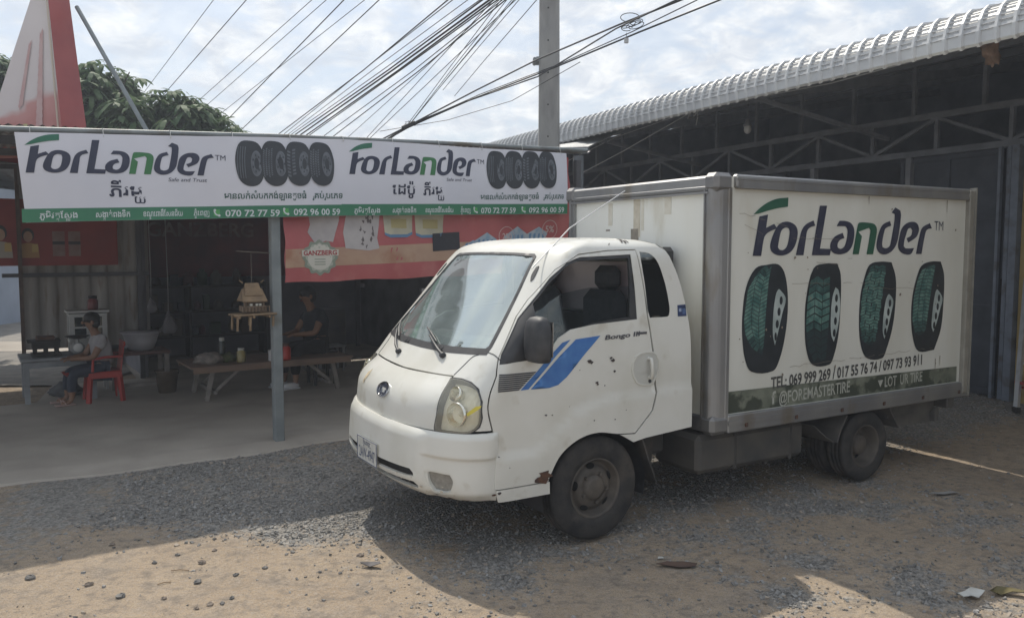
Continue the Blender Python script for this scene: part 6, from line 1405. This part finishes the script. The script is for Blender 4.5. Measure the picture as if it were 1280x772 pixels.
for (a, b) in (((640, 0), (512, 156)), ((632, 2), (511, 157)), ((622, 6), (510, 155)), ((649, 0), (556, 110)), ((634, 10), (531, 132)), ((613, 30), (460, 175)), ((608, 10), (455, 176)), ((645, 30), (570, 118))):
    wire([(*a, 9.5), ((a[0]+b[0])/2-4, (a[1]+b[1])/2+4, 11), (*b, 12.5)], .006, lb, G3, ext=(.5, .06))
G4 = 'heavy cables running to the pole'; lb = 'heavy black cable running from the knot past the concrete pole to the upper right'
for (P, r) in (([(852, 0, 9), (774, 31, 10), (671, 75, 11.8), (595, 113, 12.2), (511, 157, 12.5), (470, 178, 13)], .014), ([(905, -2, 9), (800, 40, 10), (697, 83, 11.7), (590, 124, 12.2), (511, 159, 12.5), (474, 180, 13)], .014), ([(846, 0, 9), (770, 36, 10), (672, 96, 11.8), (580, 128, 12.2), (512, 156, 12.5), (480, 176, 13)], .012), ([(872, 0, 9), (790, 40, 10), (700, 80, 11.7), (600, 118, 12.2), (510, 158, 12.5), (490, 172, 13)], .008), ([(700, 92, 11.6), (640, 126, 12), (560, 150, 12.3), (512, 158, 12.5)], .006)):
    wire(P, r, lb, G4, ext=(.4, .8))
K_ = thing('cable_knot', px(511, 157, 12.5), 'black knot where cables are lashed together above the banner', 'cable knot'); mb = MB(); rr = random.Random(4)
mb.tube([(-.10, 0, -.04), (0, 0, 0), (.10, 0, .045)], .035, 8)
for i in range(5): a = rr.random()*6; mb.tube([(0, 0, 0), (.06*math.cos(a), .02, .06*math.sin(a)), (.11*math.cos(a+.7), .0, .12*math.sin(a+.7)-.05)], .005, 5)
mb.build('lashing', [wirem], K_)
def coil(x, y, Y, r, n_, seed, label):
    T = thing('cable_coil', px(x, y, Y), label, 'cable coil'); rr = random.Random(seed); mb = MB()
    for i in range(n_):
        c = (rr.gauss(0, r*.5), rr.gauss(0, .03), rr.gauss(0, r*.3)); q = r*rr.uniform(.5, 1); a0 = rr.random()*6; mb.tube([(c[0]+q*math.cos(a), c[1]+.3*q*math.sin(a), c[2]+q*.55*math.sin(a+a0*.2)) for a in np.linspace(a0, a0+5.2, 16)], .005, 5)
    mb.build('coil_loop', [wirem], T)
coil(788, 31, 10, .12, 6, 1, 'loose coil of thin black cable wound on the upper right cables')
T = thing('junction_box', px(783, 51, 10), 'tiny pale junction box hanging from the upper right cables', 'junction box'); mb = MB(); mb.box((0, 0, 0), (.05, .04, .06), bev=.006); mb.build('box_shell', [M('box_grey', (.45, .46, .47), rough=.5)], T); mb = MB(); mb.tube([(0, 0, .03), (0, 0, .09)], .004, 5); mb.build('hanger', [wirem], T)
wire([(493, 100, 11.5), (497, 108, 11.5), (515, 122, 11.6), (524, 132, 11.7), (540, 131, 11.8), (546, 141, 11.9)], .004, 'loose wavy thread of cable dangling under the bundle', None, 'loose_wire', (.0, .0))
wire([(485, 110, 11.5), (478, 140, 11.6), (466, 165, 11.7)], .003, 'fine loose wire hanging straight down from the bundle', None, 'loose_wire', (.0, .3))

# ================================================================== WAREHOUSE
def wth(name, a, d, z, label, cat, group=None): return thing(name, WW(a, d, z), label, cat, group, rz=math.atan2(WE[1], WE[0]))
# local x = along the eave (away), local y = OUT of the building -> use negative y for inside
WHO = wth('warehouse', 0, 0, 0, 'open fronted warehouse with white ribbed roof edge and dark steel trusses', 'warehouse')
def I(a, d, z): return (a, -d, z)
zinc = M('zinc_white', (.52, .53, .53), (.44, .45, .46), scale=4, rough=.42, metal=.35, bump=.03)
zinu = M('zinc_under', (.17, .175, .185), (.12, .12, .13), scale=4, rough=.6, metal=.3)
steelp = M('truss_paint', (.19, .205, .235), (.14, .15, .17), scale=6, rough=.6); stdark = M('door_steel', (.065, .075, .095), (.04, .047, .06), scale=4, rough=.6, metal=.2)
A0, A1 = -5.5, 12.7
prof = [(-.02+.0, 3.50), (-.04, 3.52)]
for q in np.linspace(0, 1, 9): prof.append((.12-.16*math.cos(q*math.pi*.47), 3.56+.27*math.sin(q*math.pi*.47)))
SLOPE = .16
def zr(d): return 3.83+SLOPE*(d-.12)
prof += [(d, zr(d)) for d in (.4, 1.2, 3, 6, 9.5)]
pitch = .155; mb = MB(); xs = []; off = []
for a in np.arange(A0, A1, pitch):
    for q, h in ((0, 0), (.58, 0), (.68, .023), (.84, .023), (.95, 0)): xs.append(a+q*pitch); off.append(h)
n = len(xs); vs = []
for i, (d, z) in enumerate(prof):
    p0 = prof[max(i-1, 0)]; p1 = prof[min(i+1, len(prof)-1)]; t = np.array([p1[0]-p0[0], p1[1]-p0[1]]); t /= np.linalg.norm(t); nr = np.array([-t[1], t[0]])
    crimp = .004*(i % 2) if 2 <= i <= 10 else 0
    for x, h in zip(xs, off): vs.append(I(x, d+nr[0]*(h+crimp), z+nr[1]*(h+crimp)))
mb.add(vs, [(j*n+i, j*n+i+1, (j+1)*n+i+1, (j+1)*n+i) for j in range(len(prof)-1) for i in range(n-1)], 0, False)
roof = mb.build('roof', [zinc], WHO)
mb = MB()                                                           # crimp lines pressed across the curved edge
for k_ in range(3, 10, 1):
    d, z = prof[k_]; mb.tube([I(A0, d-.012, z+.006), I(A1, d-.012, z+.006)], .0045, 5)
mb.build('crimp_lines', [M('crimp_grey', (.36, .37, .38), rough=.5)], roof)
for d in (.25, .95, 1.65, 2.35, 4.0, 5.6, 7.2): mb = MB(); mb.box(I((A0+A1)/2, d, zr(max(d, .4))-.11-(.06 if d < .4 else 0)), (A1-A0, .05, .10)); mb.build('purlin', [steelp], WHO)
for a in np.arange(-4.2, 11.3, 3.9):
    mb = MB(); p, q = I(a, .15, zr(.3)-.24), I(a, 9.2, zr(9.2)-.2); mb.beam(p, q, .06, .12); mb.build('rafter', [steelp], WHO)
    mb = MB(); mb.beam(I(a, 2.9, zr(2.9)-1.0), I(a, .5, zr(.5)-.25), .05, .05); mb.build('eave_strut', [steelp], WHO)
# truss along the front wall line
D = 2.9; zb_, zt_ = 3.03, 3.49
mb = MB(); mb.box(I((A0+A1)/2, D, zt_), (A1-A0, .06, .08)); mb.box(I((A0+A1)/2, D, zb_), (A1-A0, .06, .08))
st_ = .97; a = 1.9-st_*7; i = 0
while a < A1-st_:
    mb.box(I(a, D, (zb_+zt_)/2), (.05, .05, zt_-zb_))
    p, q = (I(a, D, zb_+.03), I(a+st_, D, zt_-.03)) if i % 2 else (I(a, D, zt_-.03), I(a+st_, D, zb_+.03))
    mb.beam(p, q, .045, .045); a += st_; i += 1
a = A0
while a < A1: mb.box(I(a, D+.02, (zt_+zr(D)-.08)/2), (.05, .05, zr(D)-zt_-.10)); a += .97
mb.build('truss', [M('truss_grey', (.17, .185, .21), (.12, .13, .15), scale=5, rough=.55)], WHO)
mb = MB(); mb.box(I((A0+1.74)/2, D+.08, 1.5), (1.74-A0, .16, 3.06)); mb.build('yellow_wall', [M('wall_yellow', (.42, .31, .12), (.34, .25, .10), scale=2, rough=.85, c3=(.22, .17, .09), scale3=3.5, lo3=.55, hi3=.8)], WHO)
mb = MB(); mb.box(I(1.80, D-.02, 1.5), (.09, .10, 3.0)); mb.box(I(1.90, D+.01, 1.5), (.05, .08, 3.0)); mb.box(I(2.0, D-.03, 1.5), (.035, .05, 3.0)); mb.build('door_frame', [M('frame_bluegrey', (.17, .20, .25), (.12, .14, .175), scale=6, rough=.5, c3=(.10, .10, .11), scale3=6)], WHO)
dr = MB(); dr.box(I(2.72, D+.07, 1.5), (1.4, .04, 2.98))
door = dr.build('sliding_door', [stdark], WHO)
mb = MB()
for z in (.08, 1.08, 2.18, 2.95): mb.box(I(2.72, D+.035, z), (1.4, .035, .06))
for x in (2.06, 2.72, 3.38): mb.box(I(x, D+.037, 1.5), (.05, .03, 2.9))
mb.build('door_rib', [stdark], door)
dr = MB(); dr.box(I(6.6, D+.10, 1.5), (2.2, .04, 2.98)); door = dr.build('sliding_door', [stdark], WHO)
mb = MB()
for z in (.08, 1.08, 2.18, 2.95): mb.box(I(6.6, D+.065, z), (2.2, .035, .06))
mb.build('door_rib', [stdark], door)
for a in (3.26, 4.9, 8.6, 11.2): mb = MB(); mb.box(I(a, D+.02, 1.5), (.075, .09, 3.0)); mb.build('column', [M('column_grey', (.25, .26, .28), (.18, .19, .21), scale=5, rough=.55)], WHO)
mb = MB(); mb.box(I((A0+A1)/2, 9.4, 2.7), (A1-A0, .08, 5.4))
for a in (A1-.1, A0+.05): mb.prism([(-.15, 0), (-9.4, 0), (-9.4, zr(9.4)-.01), (-.15, zr(.3)-.06)], (a, 0, 0), (0, 1, 0), (0, 0, 1), .06)
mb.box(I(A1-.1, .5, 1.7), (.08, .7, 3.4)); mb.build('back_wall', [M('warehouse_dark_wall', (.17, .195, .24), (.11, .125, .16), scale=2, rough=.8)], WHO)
# stored goods in the dark hall
for i, (a, d, s_) in enumerate(((4.2, 6.5, (1.2, 1.0, 1.3)), (6.0, 7.2, (1.4, 1.1, 1.8)), (8.4, 6.8, (1.1, 1.1, 2.2)))):
    T = wth('tyre_stack', a, d, 0, ['short', 'middle', 'tall'][i]+' stack of black tyres in the dark warehouse hall', 'tyres', 'tyre stacks in the warehouse'); mb = MB()
    for k_ in range(int(s_[2]/.26)): mb.lathe([(.28, .02), (.45, .0), (.52, .05), (.52, .20), (.45, .25), (.28, .23), (.26, .12)], o=(.02*math.sin(k_*2.1), .02*math.cos(k_*1.7), .26*k_), n=28, closed=True)
    mb.build('tyre_pile', [rub], T)
# things hanging at the eave
T = wth('hanging_lamp', 4.3, 1.05, 3.30, 'small bulb lamp hanging on a cord under the warehouse eave', 'lamp'); mb = MB(); mb.lathe([(.001, .22), (.025, .215), (.03, .17), (.055, .14), (.06, .12), (.001, .12)], n=16); mb.tube([(0, 0, .2), (0, 0, .52)], .005, 5); mb.build('lamp_socket', [M('socket_grey', (.14, .14, .145), rough=.5)], T); mb = MB(); mb.ball((0, 0, .08), (.05, .05, .06), n=16, k=10); mb.build('bulb', [M('bulb_grey', (.42, .42, .41), rough=.3)], T)
T = wth('wasp_nest', .95, 1.0, 3.70, 'brown clumped nest stuck under the warehouse roof near the yellow wall', 'nest'); mb = MB(); vs = []; n, k_ = 20, 16
for i in range(k_+1):
    a = -math.pi/2+math.pi*i/k_
    for j in range(n):
        b = 2*math.pi*j/n; d_ = Vector((math.cos(a)*math.cos(b), math.cos(a)*math.sin(b), math.sin(a))); q = 1+.55*noise.noise(d_*2.2+Vector((4, 1, 0)))+.25*noise.noise(d_*6)
        vs.append((.075*q*d_.x+.05*d_.z, .06*q*d_.y, .15*q*d_.z))
mb.add(vs, [(i*n+j, i*n+(j+1) % n, (i+1)*n+(j+1) % n, (i+1)*n+j) for i in range(k_) for j in range(n)], 0, True)
mb.build('nest_clump', [M('nest_brown', (.30, .20, .15), (.22, .15, .11), scale=18, rough=.9)], T)
ropem = M('rope_pale', (.42, .43, .45), rough=.8)
def rope(pts, label, r=.008):
    P = [np.array(p) for p in pts]; c = np.mean(P, 0); mb = MB(); mb.tube([p-c for p in P], r, 6); o = mb.build('rope', [ropem]); o.location = c; tag(o, label, 'rope', 'ropes under the warehouse eave')
kn = WW(5.05, .8, 3.74)
rope([WW(.2, .3, 3.62), WW(2.4, .5, 3.60), kn], 'pale rope running along the eave from the right to the rope knot')
rope([kn, WW(6.7, .7, 3.33), WW(7.9, .6, 3.05)], 'pale rope slanting steeply down from the knot towards the truck box'); rope([kn, WW(7.2, .9, 3.62), WW(8.8, .9, 3.38)], 'pale rope slanting gently from the knot into the dark eave', .006)
T = thing('rope_knot', kn, 'tangled pale rope knot tied under the eave', 'rope knot'); mb = MB(); rr = random.Random(3)
for i in range(6): mb.tube([(rr.gauss(0, .05), rr.gauss(0, .05), rr.gauss(0, .05)) for k_ in range(4)], .010, 6)
mb.tube([(0, 0, 0), (.02, .01, -.1), (.0, .03, -.22)], .008, 6); mb.build('knot_strands', [ropem], T)
# low grey roof next door, seen left of the warehouse
NB = thing('lean_to', (1.55, 13.4, 0), 'low grey tin lean-to roof squeezed between the concrete pole and the warehouse', 'lean-to')
def nb(x, y, Y): return px(x, y, Y)-np.array([1.55, 13.4, 0])
mb = MB(); q = [nb(690, 187, 12.6), nb(735, 185, 12.2), nb(800, 153, 13.6), nb(694, 174, 15.0)]; q2 = [p+np.array([0, 0, .02]) for p in q]
mb.add(q+q2, [(0, 1, 2, 3), (7, 6, 5, 4), (0, 4, 5, 1), (1, 5, 6, 2), (2, 6, 7, 3), (3, 7, 4, 0)]); mb.build('roof', [M('leanto_tin', (.42, .43, .43), (.34, .35, .36), scale=8, rough=.5, metal=.3, stretch=(6, 1, 1))], NB)
mb = MB(); a, b = nb(660, 189, 12.4), nb(736, 188, 12.0); mb.beam(a, b, .06, .09); mb.build('beam', [greyp], NB)
mb = MB(); p = nb(723, 195, 12.1); mb.box((p[0], p[1], p[2]/2), (.14, .12, p[2])); p2 = nb(705, 195, 12.3); mb.box((p2[0]-.9, p2[1]+2.2, p2[2]/2), (.10, .10, p2[2])); mb.build('column', [M('leanto_column', (.15, .16, .175), (.10, .11, .12), scale=6, rough=.6)], NB)
mb = MB(); mb.box((.0, 3.0, 1.5), (2.4, .06, 3.0)); mb.build('back_wall', [tind], NB)
# ladder at the yellow wall
LD = thing('aluminium_ladder', (5.56, 8.89, 0), 'aluminium ladder with a red rubber foot leaning by the yellow wall', 'ladder')
alum = M('ladder_alu', (.52, .53, .54), (.42, .43, .44), scale=9, rough=.35, metal=.6); redr = M('ladder_red', (.35, .04, .04), rough=.5)
tp = np.array([.75, 1.05, 2.6]); sd = np.array([.36, -.26, 0])
for s_ in (0, 1): mb = MB(); mb.beam(sd*s_+np.array([0, 0, .05]), sd*s_+tp, .03, .07, up=(0, 1, 0)); mb.build('rail', [alum], LD); mb = MB(); mb.box(sd*s_+np.array([0, 0, .03]), (.06, .09, .06), bev=.01); mb.build('foot', [blackm], LD)
for i in range(9): q = (i+1)/10; mb = MB(); mb.tube([tp*q, tp*q+sd], .014, 8); mb.build('rung', [alum if i else redr], LD)
mb = MB(); mb.box(tp*.12+sd*.5, (.40, .34, .03), rot=None); mb.build('red_step', [redr], LD)

# ================================================================== LITTER AND STONES
sm_ = [M('stone_grey', (.13, .125, .12), (.2, .19, .175), scale=20, rough=.9), M('stone_brown', (.17, .14, .115), (.25, .205, .165), scale=20, rough=.9)]
def onground(x, y):
    c, s = math.cos(.074), math.sin(.074); d = np.array([(x-640)/1020, c+s*(386-y)/1020, -s+c*(386-y)/1020]); t = -1.8/d[2]; p = np.array([0, 0, 1.8])+d*t; return np.array([p[0], p[1], ground_z(p[0], p[1])])
for i, (x, y, s_) in enumerate(((38, 721, .032), (140, 680, .025), (193, 700, .022), (111, 727, .03), (151, 742, .03), (205, 744, .02), (247, 723, .03), (252, 700, .03), (295, 716, .022), (268, 685, .02), (331, 708, .02), (362, 710, .014), (400, 713, .016), (450, 693, .024), (425, 714, .014), (262, 752, .022), (278, 751, .018), (245, 757, .018), (290, 745, .02), (313, 671, .016), (222, 690, .02), (640, 757, .02), (1016, 702, .02), (1063, 603, .025))):
    s_ *= .72; mb = MB(); rr = np.random.default_rng(i); vs = []; n, k_ = 9, 5; ax = .7+.5*rr.random()
    for a_ in range(k_+1):
        a = -math.pi/2+math.pi*a_/k_
        for j in range(n): b = 2*math.pi*j/n; q = 1+.35*rr.normal(0, .5); vs.append((s_*q*math.cos(a)*math.cos(b)*1.15, s_*q*ax*math.cos(a)*math.sin(b), s_*.6*q*math.sin(a)))
    mb.add(vs, [(a_*n+j, a_*n+(j+1) % n, (a_+1)*n+(j+1) % n, (a_+1)*n+j) for a_ in range(k_) for j in range(n)]); o = mb.build('stone', [sm_[i % 2]]); o.location = onground(x, y)+np.array([0, 0, s_*.3]); o.rotation_euler = (0, 0, i*1.3); tag(o, 'loose dark stone lying on the bare dirt in front of the truck', 'stone', 'loose stones on the dirt')
def litter(name, x, y, outline, m, label, cat, curl=.02, rz=0, h=.01, seed=1):
    mb = MB(); pv, F = fill2d([outline], [], dx=.03, dy=.03, seg=.04); f = lambda p, l: (p[0], p[1], h+l+curl*abs(noise.noise(Vector((p[0]*9+seed, p[1]*9, 1))))*2+curl*1.5*(p[0]/.2)**2)
    mb.add([f(p, .003) for p in pv], F, 0, True); mb.add([f(p, 0) for p in pv], [t[::-1] for t in F], 0, True)
    o = mb.build(name, [m]); o.location = onground(x, y); o.rotation_euler = (0, 0, rz); return tag(o, label, cat)
litter('paper_scrap', 1222, 745, [(-.20, -.03), (-.05, .03), (.02, .07), (.06, .02), (-.02, -.03)], M('paper_white', (.55, .55, .52), (.45, .44, .4), scale=12, rough=.8), 'crumpled white paper scrap lying near the bottom right of the dirt', 'paper', .03, .2)
litter('dry_leaf', 1250, 741, [(-.06, -.03), (.05, -.02), (.14, -.03), (.10, .03), (.0, .045)], M('leaf_olive', (.16, .13, .05), (.10, .085, .04), scale=14, rough=.8), 'olive brown dry leaf against the white paper scrap', 'leaf', .04, -.2)
litter('brown_wrapper', 848, 706, [(-.13, -.02), (-.06, .03), (.03, .04), (.11, .025), (.09, -.025), (.0, -.04)], M('wrapper_brown', (.12, .075, .055), (.085, .055, .045), scale=10, rough=.85), 'flattened brown wrapper lying on the gravel in front of the cargo box', 'wrapper', .012, -.1)
litter('white_chip', 826, 696, [(-.02, -.012), (.018, -.01), (.012, .014), (-.012, .016)], M('paper_white', (.55, .55, .52)), 'tiny white scrap beside the brown wrapper', 'scrap', .01)
litter('white_film', 1178, 617, [(-.12, -.03), (-.02, .02), (.10, .03), (.12, -.01), (.0, -.03)], M('film_grey', (.34, .33, .32), (.26, .25, .24), scale=14, rough=.6), 'small grey plastic film on the shaded dirt behind the rear wheel', 'plastic film', .015)
litter('dark_leaf', 463, 706, [(-.06, 0), (-.01, .03), (.05, .02), (.06, -.01), (.0, -.025)], M('leaf_dark', (.07, .065, .07), (.12, .11, .11), scale=18, rough=.7), 'crumpled dark leaf on the sunlit dirt beside the cab shadow', 'leaf', .03)
for i, (x, y, ln, rz) in enumerate(((205, 725, .07, .6), (558, 686, .10, .2), (225, 710, .10, .1))):
    mb = MB(); mb.tube([(-ln/2, 0, .006), (0, .004, .008), (ln/2, -.004, .006)], .0026, 6); o = mb.build('twig', [wood]); o.location = onground(x, y); o.rotation_euler = (0, 0, rz); tag(o, ['thin dry twig among the stones on the sunlit dirt', 'pale straw lying in the cab shadow', 'short pale straw on the sunlit dirt'][i], 'twig')

# ================================================================== BEYOND: the lit yard and houses seen past the shelter's open left side
yd = M('yard_gravel', (.26, .24, .21), (.17, .16, .15), scale=4, rough=.95, bump=.3)
mb = MB(); q = [(-16, 10.6, .012), (-5.6, 10.6, .012), (-5.0, 24, .012), (-30, 24, .012)]; mb.add(q, [(0, 1, 2, 3)]); tag(mb.build('yard', [yd]), kind='structure')
mb = MB(); mb.add([(-30, 14.1, .018), (-5.4, 14.1, .018), (-5.4, 15.6, .018), (-30, 15.6, .018)], [(0, 1, 2, 3)]); tag(mb.build('path', [conc]), kind='structure')
T = thing('blue_house', (-16.5, 19, 0), 'pale blue house with barred white windows beyond the open end of the shelter', 'house')
mb = MB(); mb.box((0, 0, 1.6), (9, 4, 3.2)); mb.build('wall', [M('house_blue', (.32, .37, .45), (.26, .3, .37), scale=1.5, rough=.85)], T)
mb = MB()
for s_ in (-1, 1): mb.add([(-4.9, s_*2.5, 3.1), (4.9, s_*2.5, 3.1), (4.9, 0, 4.0), (-4.9, 0, 4.0), (-4.9, s_*2.5, 3.0), (4.9, s_*2.5, 3.0), (4.9, 0, 3.9), (-4.9, 0, 3.9)], [(0, 1, 2, 3), (4, 7, 6, 5), (0, 4, 5, 1), (1, 5, 6, 2), (0, 3, 7, 4)])
mb.build('roof', [tin], T)
for x in (-3, -.5, 2, 3.9):
    mb = MB(); mb.box((x, -2.02, 1.7), (1.0, .06, 1.1)); fr = mb.build('window', [M('window_white', (.55, .56, .56), rough=.5)], T)
    mb = MB(); mb.box((x, -2.055, 1.7), (.86, .02, .96)); mb.build('pane', [M('pane_dark', (.05, .06, .075), rough=.15)], fr)
    mb = MB()
    for k_ in np.linspace(-.4, .4, 6): mb.box((x+k_, -2.08, 1.7), (.015, .015, 1.0))
    mb.build('bars', [M('window_white', (.55, .56, .56))], fr)
mb = MB(); mb.box((0, 2.0, 1.3), (70, .15, 2.6)); o = mb.build('yard_wall', [M('yard_wall', (.24, .23, .21), (.17, .165, .15), scale=1, rough=.9)]); o.location = (0, 26, 0); tag(o, 'long grey rendered wall closing off the yard far behind', 'wall')

# ================================================================== THIN HAZE ADDED AS A VEIL TO LIFT THE DARK AREAS
mb = MB(); mb.box((0, 30, 5.5), (180, 100, 13.5)); hz = mb.build('veil_haze', []); tag(hz, kind='stuff')
hm = bpy.data.materials.new('veil_haze'); hm.use_nodes = True; hn = hm.node_tree.nodes
for x in list(hn): hn.remove(x)
ho = hn.new('ShaderNodeOutputMaterial'); hv = hn.new('ShaderNodeVolumePrincipled'); hv.inputs['Color'].default_value = (.82, .89, 1.0, 1); hv.inputs['Density'].default_value = .0042; hv.inputs['Anisotropy'].default_value = .3
hm.node_tree.links.new(hv.outputs[0], ho.inputs['Volume']); hz.data.materials.append(hm)
